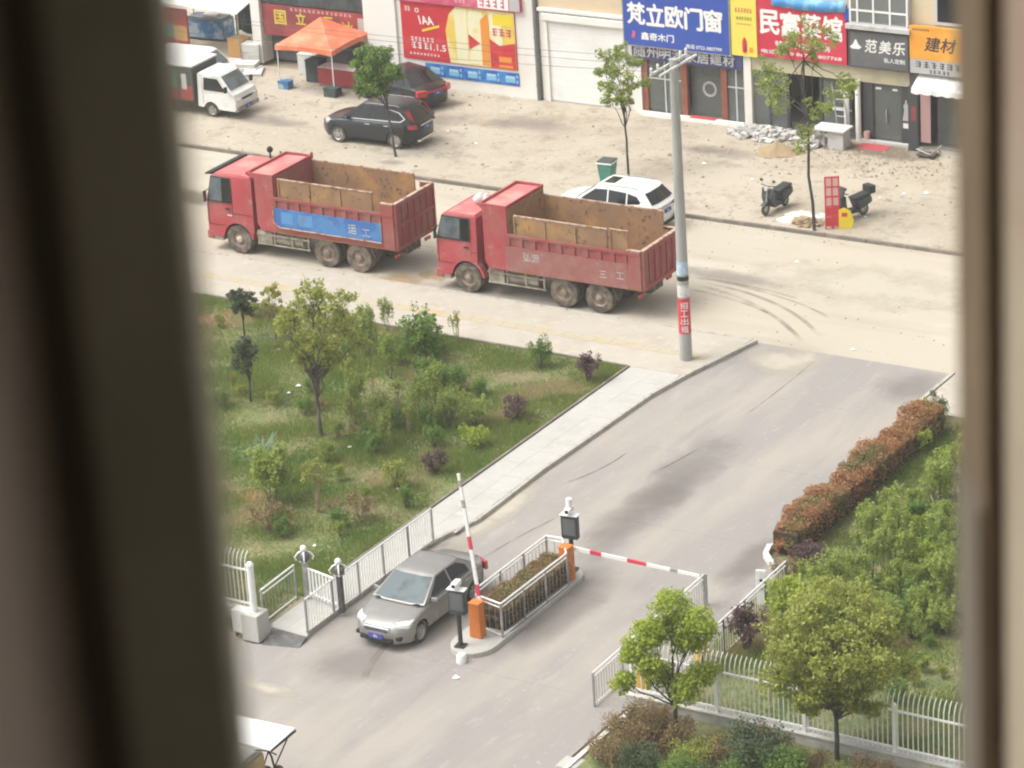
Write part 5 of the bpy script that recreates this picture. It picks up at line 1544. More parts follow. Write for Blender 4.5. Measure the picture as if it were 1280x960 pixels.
# ================================================================== CLUTTER BEFORE THE SHOPS
def rock_pile(name, matn, cx, cy, z, rx, ry, hgt, n, smin, smax, seed):
    r = random.Random(seed)
    mb = MB()
    for k in range(n):
        a, q = r.random() * 6.28, r.random() ** 0.6
        x, y0 = cx + rx * q * math.cos(a), cy + ry * q * math.sin(a)
        h_ = hgt * (1 - q) * r.uniform(0.3, 1.0)
        s = r.uniform(smin, smax)
        vs = []
        for (dx, dy, dz) in ((-1, -1, -1), (1, -1, -1), (1, 1, -1), (-1, 1, -1), (-1, -1, 1), (1, -1, 1), (1, 1, 1), (-1, 1, 1)):
            vs.append(Vector((dx * s * r.uniform(0.5, 1.2), dy * s * r.uniform(0.5, 1.2), dz * s * r.uniform(0.25, 0.6))))
        rot = Matrix.Rotation(r.random() * 6.28, 3, 'Z') @ Matrix.Rotation(r.uniform(-.5, .5), 3, 'X')
        mb.hexa([tuple(rot @ v_ + Vector((x, y0, z + h_ + s * 0.3))) for v_ in vs])
    return mb.build(name, matn)


stuff(rock_pile('rubble_pile', 'rubble', -8.15, 21.35, 0.1, 1.5, 0.75, 0.45, 190, 0.04, 0.17, 21), 'heap of broken white plaster before the restaurant', 'rubble')
stuff(rock_pile('rubble_pile', 'rubble', -5.75, 21.15, 0.1, 0.55, 0.6, 0.45, 60, 0.05, 0.17, 22), 'small heap of broken bricks and plaster beside the grey cabinet', 'rubble')
vs, fs = [], []
for j in range(7):
    for i in range(24):
        a = 2 * PI * i / 24
        q = j / 6
        wob = 1 + 0.12 * math.sin(3 * a + 1) + 0.06 * math.sin(7 * a)
        vs.append((0.92 * q * wob * math.cos(a), 0.72 * q * wob * math.sin(a), 0.46 * (1 - q) ** 1.2 + 0.02 * math.sin(5 * a + j)))
for j in range(6):
    for i in range(24):
        fs.append((j * 24 + i, j * 24 + (i + 1) % 24, (j + 1) * 24 + (i + 1) % 24, (j + 1) * 24 + i))
stuff(MB().add(vs, fs).build('sand_pile', 'sand', smooth=60, loc=(-6.75, 19.75, 0.105)), 'low brown heap of builder sand on the forecourt', 'sand')
cb = thing('work_cabinet', 'grey cabinet with overhanging white top before the salon', 'cabinet', (-5.0, FY - 1.2, 0.1))
box('body', 'sill_grey', cb, -0.15, 0.5, -0.3, 0.3, 0.0, 0.72, 0.01)
box('top', 'foam', cb, -0.75, 0.6, -0.42, 0.42, 0.72, 0.80, 0.02)
for x in (-0.68, -0.3):
    box('leg', 'rail_grey', cb, x, x + 0.05, -0.36, -0.31, 0.0, 0.72)
    box('leg', 'rail_grey', cb, x, x + 0.05, 0.31, 0.36, 0.0, 0.72)
ld = thing('ladder', 'grey stepladder leaning inside the restaurant front', 'ladder', (-5.6, FY - 0.25, 0.1))
for x in (-0.22, 0.22):
    MB().tube([(x + 0.7, -0.3, 0), (x + 1.0 * 0.2, 0.15, 2.2)], 0.03, 6).build('rail', 'rail_grey', ld)
for k in range(6):
    f = (k + 1) / 7
    MB().cyl((-0.22 + 0.7 - 0.5 * f, -0.3 + 0.45 * f, 2.2 * f), (0.22 + 0.7 - 0.5 * f, -0.3 + 0.45 * f, 2.2 * f), 0.02, n=6).build('rung', 'rail_grey', ld)
bk = thing('wall_banner', 'tall dark roll-up board standing by the salon pillar', 'board', (-1.95, FY - 0.55, 0.1))
box('board', 'dark_frame', bk, -0.28, 0.12, -0.04, 0.02, 0.0, 2.55, 0.05)
box('print', 'shop_red', bk, -0.14, 0.06, -0.046, -0.041, 1.2, 1.75)
ht = thing('hand_truck', 'small cart lying on the ground beside the tall dark board', 'cart', (-1.2, FY - 1.0, 0.1))
MB().tube([(-0.5, 0, 0.25), (0.1, -0.1, 0.12), (0.5, 0.05, 0.5)], 0.03, 6).build('handle', 'rail_grey', ht)
box('tray', 'chassis', ht, -0.4, 0.3, -0.25, 0.2, 0.08, 0.14)
for s in (-1, 1):
    MB().lathe([(0.09, -0.03), (0.11, 0), (0.09, 0.03)], 12).build('wheel', 'tyre', ht, loc=(0.25, s * 0.28, 0.11))
bc = thing('bucket', 'faded red bucket inside the salon doorway', 'bucket', (-4.13, FY - 0.2, 0.205))
MB().lathe([(0.002, 0), (0.09, 0), (0.12, 0.3), (0.105, 0.3), (0.08, 0.02), (0.002, 0.02)], 14, 'z').build('body', 'pale_pink', bc, smooth=40)
MB().tube([(-0.11, 0, 0.28), (-0.06, -0.03, 0.36), (0.06, -0.03, 0.36), (0.11, 0, 0.28)], 0.006, 5).build('handle', 'rail_grey', bc)

# tent with its stall
tn = thing('canopy_tent', 'orange pop-up canopy tent before the dark red shop', 'tent', (-28.45, 21.15, 0.1))
hx = 1.42
vs = [(-hx, -hx, 1.90), (hx, -hx, 1.90), (hx, hx, 1.90), (-hx, hx, 1.90), (0, 0, 2.85)]
vs += [(x * 0.5, y0 * 0.5, 2.33) for x, y0 in ((-hx, -hx), (hx, -hx), (hx, hx), (-hx, hx))]
mids = [(0, -hx, 1.97), (hx, 0, 1.97), (0, hx, 1.97), (-hx, 0, 1.97)]
vs += mids
fs = []
for i in range(4):
    a, b_ = i, (i + 1) % 4
    fs += [(a, 9 + i, 5 + a), (9 + i, b_, 5 + b_), (5 + a, 9 + i, 5 + b_), (5 + a, 5 + b_, 4)]
o = MB().add(vs, fs).build('canopy', 'tent_fabric', tn)
vs, fs = [], []
ring = []
for i in range(4):
    a, b_, m_ = Vector(((-hx, hx, hx, -hx)[i], (-hx, -hx, hx, hx)[i], 1.90)), Vector(((-hx, hx, hx, -hx)[(i + 1) % 4], (-hx, -hx, hx, hx)[(i + 1) % 4], 1.90)), Vector(mids[i])
    ring += [a, a.lerp(m_, 0.5), m_, m_.lerp(b_, 0.5)]
for i, q in enumerate(ring):
    vs += [q, (q.x * 1.01, q.y * 1.01, q.z - 0.22 + 0.03 * (i % 2))]
n = len(ring)
for i in range(n):
    j = (i + 1) % n
    fs.append((2 * i, 2 * j, 2 * j + 1, 2 * i + 1))
MB().add(vs, fs).build('valance', 'tent_fabric', tn)
for sx in (-1, 1):
    for sy in (-1, 1):
        MB().cyl((sx * (hx - 0.06), sy * (hx - 0.06), 0), (sx * (hx - 0.06), sy * (hx - 0.06), 1.95), 0.025, n=6).build('leg', 'rail_white', tn)
tb = thing('stall_table', 'low stall counter with red cloth front under the orange tent', 'table', (-27.6, 21.0, 0.1))
box('top', 'cloth_white', tb, -0.9, 0.9, -0.3, 0.4, 0.78, 0.83, 0.01)
box('cloth', 'red_cloth', tb, -0.9, 0.9, -0.33, -0.305, 0.12, 0.8)
for sx in (-0.85, 0.82):
    for sy in (-0.28, 0.35):
        box('leg', 'rail_grey', tb, sx, sx + 0.04, sy, sy + 0.04, 0.0, 0.78)
for k, (x, y0, sx, sy, sz, m_, lab, kind) in enumerate((
        (-29.65, 19.95, .26, .2, .3, 'counter_blue', 'dark blue crate at the foot of a tent leg', 'crate'),
        (-27.15, 19.75, .3, .25, .34, 'tarp', 'black sack-like bin under the front tent leg', 'bin'),
        (-29.0, 21.3, .35, .3, .9, 'tarp', 'dark cabinet standing under the orange tent', 'cabinet'),
        (-29.85, 22.1, .45, .3, .85, 'foam', 'white counter at the shop wall behind the tent', 'counter'),
        (-34.3, 23.2, .42, .3, .75, 'carton', 'orange carton standing beside white foam boxes', 'box'))):
    o = thing('stall_box', lab, kind, (x, y0, 0.1))
    box('body', m_, o, -sx, sx, -sy, sy, 0, sz, 0.02)
    box('lid', m_, o, -sx - 0.015, sx + 0.015, -sy - 0.015, sy + 0.015, sz, sz + 0.05, 0.01)
for k, (x, y0, z, sx, sy, sz) in enumerate(((-33.25, 22.75, 0.1, .42, .3, .42), (-33.25, 22.75, 0.53, .42, .3, .38), (-32.75, 21.5, 0.1, .6, .35, .16), (-32.85, 21.55, 0.27, .55, .33, .16), (-32.2, 21.2, 0.1, .4, .5, .12), (-33.6, 21.7, 0.1, .3, .3, .3))):
    o = thing('foam_box', ('white foam box at the bottom of the pair beside the orange carton', 'white foam box on top of the pair beside the orange carton', 'flat grey-white foam slab lying on the ground', 'flat grey-white foam slab on top of another slab', 'thin white board lying nearest the tent', 'red and white striped small box by the foam slabs')[k], 'box', (x, y0, z), (0.1, 0.15, 0.1, 0.25, 0.5, 0.2)[k])
    box('body', 'foam' if k != 5 else 'pale_pink', o, -sx, sx, -sy, sy, 0, sz, 0.015)
    box('lid_line', 'sill_grey' if k != 5 else 'red_cloth', o, -sx - 0.004, sx + 0.004, -sy - 0.004, sy + 0.004, sz * 0.72, sz * 0.76)
fr = thing('display_freezer', 'display freezer with a blue mountain picture under a white awning', 'freezer', (-37.2, 25.0, 0.1), 0.05)
box('body', 'sign_dark', fr, -1.0, 1.0, -0.45, 0.45, 0.05, 0.95, 0.03)
box('picture', 'counter_blue', fr, -0.97, 0.97, -0.462, -0.451, 0.12, 0.90)
box('picture', 'counter_blue', fr, 1.001, 1.012, -0.42, 0.42, 0.12, 0.90)
box('glass_top', 'screen_glass', fr, -0.9, 0.9, -0.4, 0.4, 0.95, 1.02, 0.02)
box('tray', 'foam', fr, -0.2, 0.5, -0.2, 0.2, 1.021, 1.12, 0.02)
aw = thing('shop_awning', 'sloping white sheet awning over the display freezer', 'awning', (-35.95, 23.55, 0))
MB().hexa([(-2.2, -1.35, 2.35), (2.4, -1.35, 2.25), (2.4, 1.6, 3.0), (-2.2, 1.6, 3.1), (-2.2, -1.35, 2.42), (2.4, -1.35, 2.32), (2.4, 1.6, 3.07), (-2.2, 1.6, 3.17)]).build('sheet', 'cloth_white', aw)
for x in (-2.1, 2.3):
    for y0, z in ((-1.2, 2.35), (1.5, 3.0)):
        MB().cyl((x, y0, 0.1), (x, y0, z), 0.03, n=6).build('post', 'rail_grey', aw)
tp = thing('tarpaulin', 'dark green tarpaulin hanging beside the white awning', 'tarpaulin', at(318, 56, 0.1))
vs, fs = [], []
for i in range(9):
    x = -0.9 + 1.6 * i / 8
    y0 = 0.12 * math.sin(i * 1.9)
    vs += [(x, y0, 0.5 + 0.1 * math.sin(i)), (x, y0 * 0.5, 2.8)]
for i in range(8):
    fs.append((2 * i, 2 * i + 2, 2 * i + 3, 2 * i + 1))
o = MB().add(vs, fs).build('sheet', 'tarp', tp)
o.modifiers.new('thick', 'SOLIDIFY').thickness = 0.015
for x in (-0.9, 0.7):
    MB().cyl((x, 0.05, 0), (x, 0.05, 2.85), 0.025, n=6).build('post', 'tarp', tp)
rp = thing('billboard', 'red and green printed board standing behind the white van', 'board', (-38.0, 22.9, 0.1), -0.06)
box('board', 'red_cloth', rp, -1.6, 1.3, -0.04, 0.04, 0.15, 1.9)
box('print', 'bin_green', rp, -1.5, 0.5, -0.046, -0.041, 0.6, 1.2)
box('print', 'carton', rp, 0.5, 1.25, -0.046, -0.041, 0.5, 1.15)
for x in (-1.4, 1.1):
    box('post', 'rail_grey', rp, x, x + 0.06, 0.041, 0.1, 0, 1.9)
# items of litter by the kerb tree
# green bin
p = at(756, 234, 0.1)
bn = thing('wheelie_bin', 'green wheeled rubbish bin with dark lid at the street kerb', 'bin', (p.x, p.y + 0.25, 0.1), 0.1)
MB().hexa([(-.20, -.22, .06), (.20, -.22, .06), (.20, .2, .06), (-.20, .2, .06), (-.29, -.30, .9), (.29, -.30, .9), (.29, .3, .9), (-.29, .3, .9)]).build('body', 'bin_green', bn, bevel=0.02)
MB().b(-.32, .32, -.34, .33, .9, .95).build('rim', 'cloth_white', bn, bevel=0.01)
MB().b(-.30, .30, -.30, .32, .951, 1.0).build('lid', 'bin_dark', bn, bevel=0.02)
for s in (-1, 1):
    MB().lathe([(0.05, -0.03), (0.09, -0.03), (0.10, 0), (0.09, 0.03), (0.05, 0.03)], 12, 'x').build('wheel', 'tyre', bn, loc=(s * 0.23, 0.2, 0.1))

# scooters
def scooter(label, loc, rz, cover=False):
    t = thing('motor_scooter', label, 'scooter', loc, rz)
    for x in (0.62, -0.58):
        o = MB().lathe([(0.14, -0.045), (0.20, -0.05), (0.225, 0), (0.20, 0.05), (0.14, 0.045)], 18).build('wheel', 'tyre', t, smooth=50, loc=(x, 0, 0.225))
        MB().lathe([(0.15, -0.03), (0.05, -0.04), (0.05, 0.04), (0.15, 0.03)], 14).build('rim', 'rim', o)
    MB().prism([(0.30, 0.30), (0.36, 0.26), (0.52, 0.62), (0.47, 0.98), (0.38, 0.98), (0.34, 0.6)], -0.25, 0.25).build('leg_shield', 'scooter', t, bevel=0.04)
    MB().prism([(-0.30, 0.24), (0.34, 0.24), (0.34, 0.31), (-0.30, 0.33)], -0.22, 0.22).build('footboard', 'seat_black', t, bevel=0.02)
    MB().prism([(-0.25, 0.30), (-0.10, 0.66), (-0.80, 0.74), (-0.84, 0.50), (-0.45, 0.34)], -0.23, 0.23).build('tail_body', 'scooter', t, bevel=0.05)
    MB().prism([(-0.02, 0.70), (-0.06, 0.78), (-0.45, 0.82), (-0.80, 0.86), (-0.82, 0.76), (-0.4, 0.68)], -0.20, 0.20).build('seat', 'seat_black', t, bevel=0.04)
    MB().tube([(0.62, 0, 0.23), (0.50, 0, 0.75), (0.44, 0, 1.06)], 0.035, 8).build('steering_column', 'rail_grey', t)
    MB().prism([(0.40, 0.18 + 0.32), (0.86, 0.42), (0.74, 0.47), (0.5, 0.52)], -0.09, 0.09).build('front_fender', 'scooter', t, bevel=0.02)
    MB().tube([(0.36, -0.34, 1.06), (0.44, -0.15, 1.07), (0.46, 0, 1.05), (0.44, 0.15, 1.07), (0.36, 0.34, 1.06)], 0.018, 6).build('handlebar', 'seat_black', t)
    MB().lathe([(0.004, 0.06), (0.07, 0.05), (0.09, 0.0), (0.08, -0.05), (0.004, -0.06)], 12, 'x').build('headlight', 'head_lamp', t, smooth=50, loc=(0.54, 0, 0.98))
    for s in (-1, 1):
        MB().cyl((0.43, s * 0.2, 1.07), (0.44, s * 0.27, 1.24), 0.008, n=5).build('mirror_stem', 'rail_grey', t)
        MB().b(0.43, 0.45, s * 0.27 - 0.06, s * 0.27 + 0.06, 1.22, 1.31).build('mirror', 'seat_black', t)
    MB().tube([(-0.2, 0.1, 0.28), (-0.25, 0.2, 0.0)], 0.015, 5).build('kickstand', 'rail_grey', t)
    if cover:
        MB().b(-1.0, -0.72, -0.22, 0.22, 0.78, 1.08).build('carrier_box', 'seat_black', t, bevel=0.04)
        MB().prism([(0.5, 0.4), (0.58, 0.95), (0.40, 1.3), (0.36, 1.28), (0.50, 0.95), (0.44, 0.4)], -0.24, 0.24).build('leg_cover', 'scooter', t, bevel=0.02)
    return t


p = at(968, 264, 0.1)
scooter('dark scooter parked on its stand before the sand heap', (p.x, p.y + 0.1, 0.1), R(-98))
p = at(1062, 274, 0.1)
scooter('black scooter with rear box behind the red lattice board', (p.x, p.y + 0.1, 0.1), R(-115), True)
# red lattice board
p = at(1041, 286, 0.1)
lt = thing('lattice_sign', 'tall red lattice frame with pale panels leaning by the street tree', 'sign', (p.x, p.y, 0.1), 0.55)
for x in (-0.24, 0.0, 0.24):
    box('post', 'red_frame', lt, x - 0.025, x + 0.025, -0.03, 0.03, 0.0, 1.95)
for k in range(6):
    z = 0.10 + 0.36 * k
    box('cross_bar', 'red_frame', lt, -0.24, 0.24, -0.028, 0.028, z, z + 0.05)
    if k < 5:
        for x in (-0.215, 0.025):
            box('panel', 'pale_pink' if k > 1 else 'red_frame', lt, x, x + 0.19, -0.01, 0.01, z + 0.06, z + 0.34)
box('stay', 'red_frame', lt, -0.03, 0.03, 0.03, 0.5, 0.0, 0.04)
yb = thing('round_board', 'yellow board propped behind the red lattice frame', 'board', (p.x + 0.38, p.y + 0.18, 0.1), 0.5)
MB().prism([(-0.2, 0.0), (0.25, 0.0), (0.33, 0.3), (0.22, 0.65), (0.0, 0.78), (-0.2, 0.7)], -0.02, 0.02).build('board', 'ad_yellow', yb)
box('print', 'ad_red', yb, -0.1, 0.1, -0.026, -0.021, 0.45, 0.6)
# heap of sacks and rubbish at the tree pit
r_ = random.Random(9)
for k, (px, py, m_, lab) in enumerate(((985, 275, 'cloth_white', 'limp white sack trailing off the tree pit edge'), (1000, 268, 'foam', 'crumpled grey-white sheet lying on the tree pit'), (1022, 272, 'cloth_white', 'pale plastic bag at the foot of the street tree'))):
    p = at(px, py, 0.1)
    mb = MB()
    vs, fs = [], []
    for j in range(5):
        for i in range(12):
            a = 2 * PI * i / 12
            q = j / 4
            vs.append(((0.42 + 0.1 * k % 0.3) * q * math.cos(a) * r_.uniform(0.8, 1.2), 0.28 * q * math.sin(a) * r_.uniform(0.8, 1.2), 0.004 + 0.17 * (1 - q * q) * r_.uniform(0.4, 1)))
    for j in range(4):
        for i in range(12):
            fs.append((j * 12 + i, j * 12 + (i + 1) % 12, (j + 1) * 12 + (i + 1) % 12, (j + 1) * 12 + i))
    tag(mb.add(vs, fs).build('plastic_sack', m_, smooth=50, loc=(p.x, p.y, 0.1)), lab, 'sack').rotation_euler = (0, 0, 0.4 * k)
stuff(rock_pile('soil_heap', 'sand', at(1008, 280, .1).x, at(1008, 280, .1).y, 0.1, 0.6, 0.35, 0.25, 60, 0.05, 0.12, 33), 'brown soil heaped round the street tree trunk', 'soil')
# scraps of paper on the open ground
for k, (px, py, z) in enumerate(((1100, 248, .1), (1130, 243, .1), (1158, 242, .1), (1082, 272, .1), (996, 328, 0), (640, 122, .1), (1066, 438, 0), (347, 438, .13), (361, 492, .13), (373, 483, .13), (393, 683, .13), (437, 560, .13), (570, 848, 0), (497, 612, .13), (645, 350, .1), (560, 165, .1), (595, 180, .1), (880, 205, .1), (940, 225, .1))):
    p = at(px, py, z)
    s = 0.05 + 0.05 * ((k * 37) % 5) / 5
    vs = [(-s, -s * .7, 0.005), (s * .9, -s * .6, 0.03), (s, s * .8, 0.01), (-s * .7, s, 0.05)]
    tag(MB().add(vs, [(0, 1, 2), (0, 2, 3)]).build('paper_scrap', 'print_white', loc=(p.x, p.y, z + 0.006)), 'small white scrap of litter lying on the ground', 'litter', 'scraps of litter about the street and garden')

# ================================================================== UTILITY POLE
pl = thing('utility_pole', 'tall tapered concrete utility pole with pasted bills at the pavement corner', 'pole', (0, 0, 0.1))
MB().cyl((0, 0, -0.1), (0, 0, 10.05), 0.205, 0.135, 16).build('shaft', 'pole', pl, smooth=40)
def band(z0, z1, matn, name):
    rr = lambda z: 0.205 - 0.07 * (z + .1) / 10.15 + 0.006
    return MB().lathe([(rr(z0), z0), (rr(z1), z1)], 16, 'z').build(name, matn, pl, smooth=40)
bd = band(0.95, 2.15, 'red_frame', 'red_bill')
band(2.2, 2.6, 'paper_white', 'paper_bill')
band(2.95, 3.4, 'paper_blue', 'blue_bill')
band(2.75, 2.9, 'trim', 'strap')
ang = math.atan2(CAM[1], CAM[0])
for k, ch in enumerate(('招', '工', '出', '租')):
    a = ang
    rr = 0.206
    nx, ny = math.cos(a), math.sin(a)
    text('characters', ch, 'print_white', bd, nx * rr + ny * 0.12, 1.82 - 0.27 * k, ny * rr - nx * 0.12, height=0.22, width=0.24, bold=0.01, rot=(PI / 2, 0, a + PI / 2))
for dx in (-0.165, 0.165):
    z = 9.86
    ca = MB().b(-1.2, 1.2, dx - 0.025, dx + 0.025, z - 0.035, z + 0.035).build('crossarm', 'foam', pl)
    ca.rotation_euler = (0, 0, R(90))
    if dx > 0:
        for q in (-1.12, -0.7, 0.75, 1.12):
            MB().lathe([(0.02, z + 0.035), (0.05, z + 0.08), (0.03, z + 0.12), (0.055, z + 0.16), (0.03, z + 0.22), (0.002, z + 0.23)], 10, 'z').build('insulator', 'foam', ca, loc=(q, dx, 0))
for k, (sx, z, ex, ey, ez) in enumerate(((-0.5, 9.95, -45, 14.0, 5.6), (0.5, 9.9, -45, 15.0, 5.2), (0.0, 9.6, -45, 14.5, 4.4))):
    a = Vector((math.cos(R(78)) * sx, math.sin(R(78)) * sx, z + .1))
    b_ = Vector((ex, ey, ez))
    pts = []
    for i in range(25):
        f = i / 24
        q = a.lerp(b_, f)
        q.z -= 0.5 * 4 * f * (1 - f)
        pts.append(q)
    tag(MB().tube(pts, 0.007, 5).build('power_cable', 'cable'), ('upper thin cable strung from the camera side of the pole crossarm', 'upper thin cable strung from the shop side of the pole crossarm', 'lowest thin cable strung from the pole shaft along the street')[k], 'cable', 'cables strung from the utility pole')

# ================================================================== RAILINGS, FENCES, GATE
def picket_mesh(matn, h, r=0.0095, n=5):
    return MB().cyl((0, 0, 0), (0, 0, h), r, n=n, caps=True).mesh('bar', matn)


def railing(name, label, pts, z0, h, bar_gap=0.125, post_gap=1.55, rails=(1.0, 0.88, 0.1), bar='rail_white', post='rail_grey', rail='rail_white', cat='railing', rail_r=0.026, low=0.0, group=None, thick=0.0095):
    """posts, rails and upright bars along a polyline"""
    a0 = Vector((*pts[0], z0))
    t = thing(name, label, cat, a0, group=group)
    bm_ = picket_mesh(bar, h * (rails[1] - rails[2] if len(rails) > 2 else 0.93), thick)
    pm = MB().b(-0.025, 0.025, -0.025, 0.025, 0, h * rails[0]).mesh('post', post)
    first = True
    for a, b_ in zip(pts[:-1], pts[1:]):
        A, B = Vector((*a, z0)) - a0, Vector((*b_, z0)) - a0
        L = (B - A).length
        d = (B - A).normalized()
        for rz in rails:
            MB().cyl(A + Vector((0, 0, h * rz)), B + Vector((0, 0, h * rz)), rail_r if rz == rails[0] else rail_r * 0.75, n=8).build('rail', rail, t, smooth=40)
        npst = max(1, round(L / post_gap))
        for k in range(0 if first else 1, npst + 1):
            link('post', pm, t, loc=A + d * L * k / npst, rot=(0, 0, math.atan2(d.y, d.x)))
        nb = max(2, int(L / bar_gap))
        for k in range(1, nb):
            link('bar', bm_, t, loc=A + d * L * k / nb + Vector((0, 0, h * rails[-1])))
        first = False
    return t


railing('railing', 'white railing along the footpath beside the silver sedan', [(-0.08, -21.35), (-0.10, -15.0)], 0.12, 1.02, 0.118, 1.27, (1.0, 0.06), post='rail_grey', thick=0.0135)
# small fence and gate by the left post
railing('railing', 'short railing with double top rail on the lawn side of the footpath', [tuple(at(330, 781, 0.12)[:2]), tuple(at(371, 749, 0.12)[:2])], 0.12, 1.05, 0.16, 1.6, (1.0, 0.86, 0.08), bar='rail_grey', post='rail_grey')
for k, (px, py, lab) in enumerate(((385, 748, 'ball topped gate post at the end of the short double rail'), (428, 765, 'ball topped gate post close against the white railing'))):
    p = at(px, py, 0.12)
    gp = thing('gate_post', lab, 'post', (p.x, p.y, 0.12), group='ball topped posts of the footpath gate')
    MB().b(-0.07, 0.07, -0.07, 0.07, 0, 1.12).build('shaft', 'rail_grey' if k == 0 else 'rail_dark', gp, bevel=0.01)
    MB().b(-0.12, 0.12, -0.12, 0.12, 1.12, 1.17).build('cap_plate', 'rail_grey', gp, bevel=0.01)
    MB().lathe([(0.05, 1.17), (0.15, 1.22), (0.17, 1.30), (0.10, 1.40), (0.05, 1.44)], 12, 'z').build('neck', 'rail_dark', gp, smooth=50)
    for q in range(4):
        a = q * PI / 2 + 0.6
        c, s = math.cos(a), math.sin(a)
        MB().tube([(c * 0.05, s * 0.05, 1.46), (c * 0.17, s * 0.17, 1.40), (c * 0.26, s * 0.26, 1.28), (c * 0.22, s * 0.22, 1.18)], 0.022, 6).build('scroll', 'rail_white', gp)
    MB().lathe([(0.002, 1.42), (0.06, 1.44), (0.092, 1.50), (0.092, 1.55), (0.06, 1.61), (0.002, 1.63)], 14, 'z').build('ball', 'print_white', gp, smooth=60)
pa, pb = at(385, 748, 0.12), at(428, 765, 0.12)
gt = thing('path_gate', 'low white picket gate across the footpath between two ball topped posts', 'gate', (pa.x, pa.y, 0.12))
d = Vector((pb.x - pa.x, pb.y - pa.y, 0))
for z in (0.95, 0.2):
    MB().cyl(d * 0.06 + Vector((0, 0, z)), d * 0.94 + Vector((0, 0, z)), 0.03, n=8).build('rail', 'rail_white', gt)
pm = MB().b(-0.035, 0.035, -0.012, 0.012, 0.1, 0.92).mesh('picket', 'rail_white')
for k in range(9):
    link('picket', pm, gt, loc=d * (0.1 + 0.1 * k), rot=(0, 0, math.atan2(d.y, d.x)))


def curved_fence(label, p0, p1, z0, h, post_gap, nm='picket_fence', first_post=True, post_h=None):
    t = thing(nm, label, 'fence', (p0[0], p0[1], z0))
    A, B = Vector((0, 0, 0)), Vector((p1[0] - p0[0], p1[1] - p0[1], 0))
    L = B.length
    d = B.normalized()
    ang_ = math.atan2(d.y, d.x)
    rh = h * 0.70
    for z in (rh, 0.12):
        mb = MB().b(0, L, -0.022, 0.022, z - 0.025, z + 0.025)
        mb.build('rail', 'rail_white', t).rotation_euler = (0, 0, ang_)
    # picket: upright, then bowed outward at the top
    pk = MB().tube([(0, 0, 0.0), (0, 0, rh), (0, 0.02, rh + 0.14 * h), (0, 0.09, rh + 0.24 * h), (0, 0.20, h)], [0.016, 0.016, 0.016, 0.015, 0.010], 5).mesh('picket', 'rail_white')
    nb = int(L / 0.135)
    for k in range(1, nb):
        link('picket', pk, t, loc=d * (L * k / nb), rot=(0, 0, ang_))
    np_ = round(L / post_gap)
    ph = post_h or h * 0.78
    pm = MB().b(-0.045, 0.045, -0.045, 0.045, -0.02, ph).lathe([(0.064, ph), (0.064, ph + 0.04), (0.03, ph + 0.08), (0.002, ph + 0.09)], 8, 'z').mesh('post', 'rail_white')
    for k in range(0 if first_post else 1, np_ + 1):
        link('post', pm, t, loc=d * (L * k / np_), rot=(0, 0, ang_))
    return t


# right hand fence on its low wall
lw = struct(MB().b(9.72, 34, -21.22, -20.98, 0.0, 0.34).build('low_wall', 'concrete', bevel=0.015))
MB().b(9.69, 34, -21.25, -20.95, 0.34, 0.40).build('coping', 'concrete', lw, bevel=0.01)
curved_fence('white picket fence with outward bowed tips on the low wall', (9.86, -21.10), (29.46, -21.10), 0.40, 1.62, 2.45)
# left hand fence with plinth and box
FLX, FLY = at(316, 760, 0.5)[:2]
lw2 = struct(MB().b(-16, FLX + 0.12, FLY - 0.13, FLY + 0.13, 0.0, 0.49).build('low_wall', 'concrete', bevel=0.015))
curved_fence('white bowed picket fence beside the concrete plinth', (FLX - 9.44, FLY), (FLX, FLY), 0.5, 1.62, 2.36)
pt = thing('fence_post', 'thick white end post standing on a concrete plinth', 'post', at(321, 797, 0.0))
MB().b(-0.28, 0.28, -0.28, 0.28, 0.0, 0.80).build('plinth', 'concrete', pt, bevel=0.03)
MB().cyl((0, 0, 0.80), (0, 0, 2.15), 0.10, n=12).build('shaft', 'rail_white', pt, smooth=40)
MB().lathe([(0.115, 2.15), (0.115, 2.20), (0.06, 2.27), (0.002, 2.29)], 12, 'z').build('cap', 'rail_white', pt, smooth=40)
mb_ = thing('meter_box', 'pale grey steel box against the low wall beside the plinth', 'box', at(308, 795, 0.0), 0.0)
box('body', 'foam', mb_, -0.32, 0.32, -0.16, 0.16, 0.14, 0.82, 0.015)
box('door', 'cloth_white', mb_, -0.29, 0.29, -0.172, -0.161, 0.18, 0.78, 0.006)
for x in (-0.27, 0.22):
    box('foot', 'trim', mb_, x, x + 0.05, -0.12, 0.12, 0.0, 0.14)
rq = [at(328, 806, 0.006), at(374, 810, 0.006), at(383, 796, 0.118), at(340, 784, 0.118)]
rampm = MB().hexa([(q.x, q.y, 0.003) for q in rq] + [(q.x, q.y, q.z + 0.006) for q in rq])
tag(rampm.build('ramp_plate', 'plate_ramp'), 'dark checker plate ramp at the lower end of the footpath', 'ramp')
MB().prism([(-1.35, -21.2), (-0.1, -21.2), (rq[2].x, rq[2].y + 0.01), (rq[3].x, rq[3].y + 0.01)], -0.02, 0.114, 'z').build('landing', 'pathstone', path)

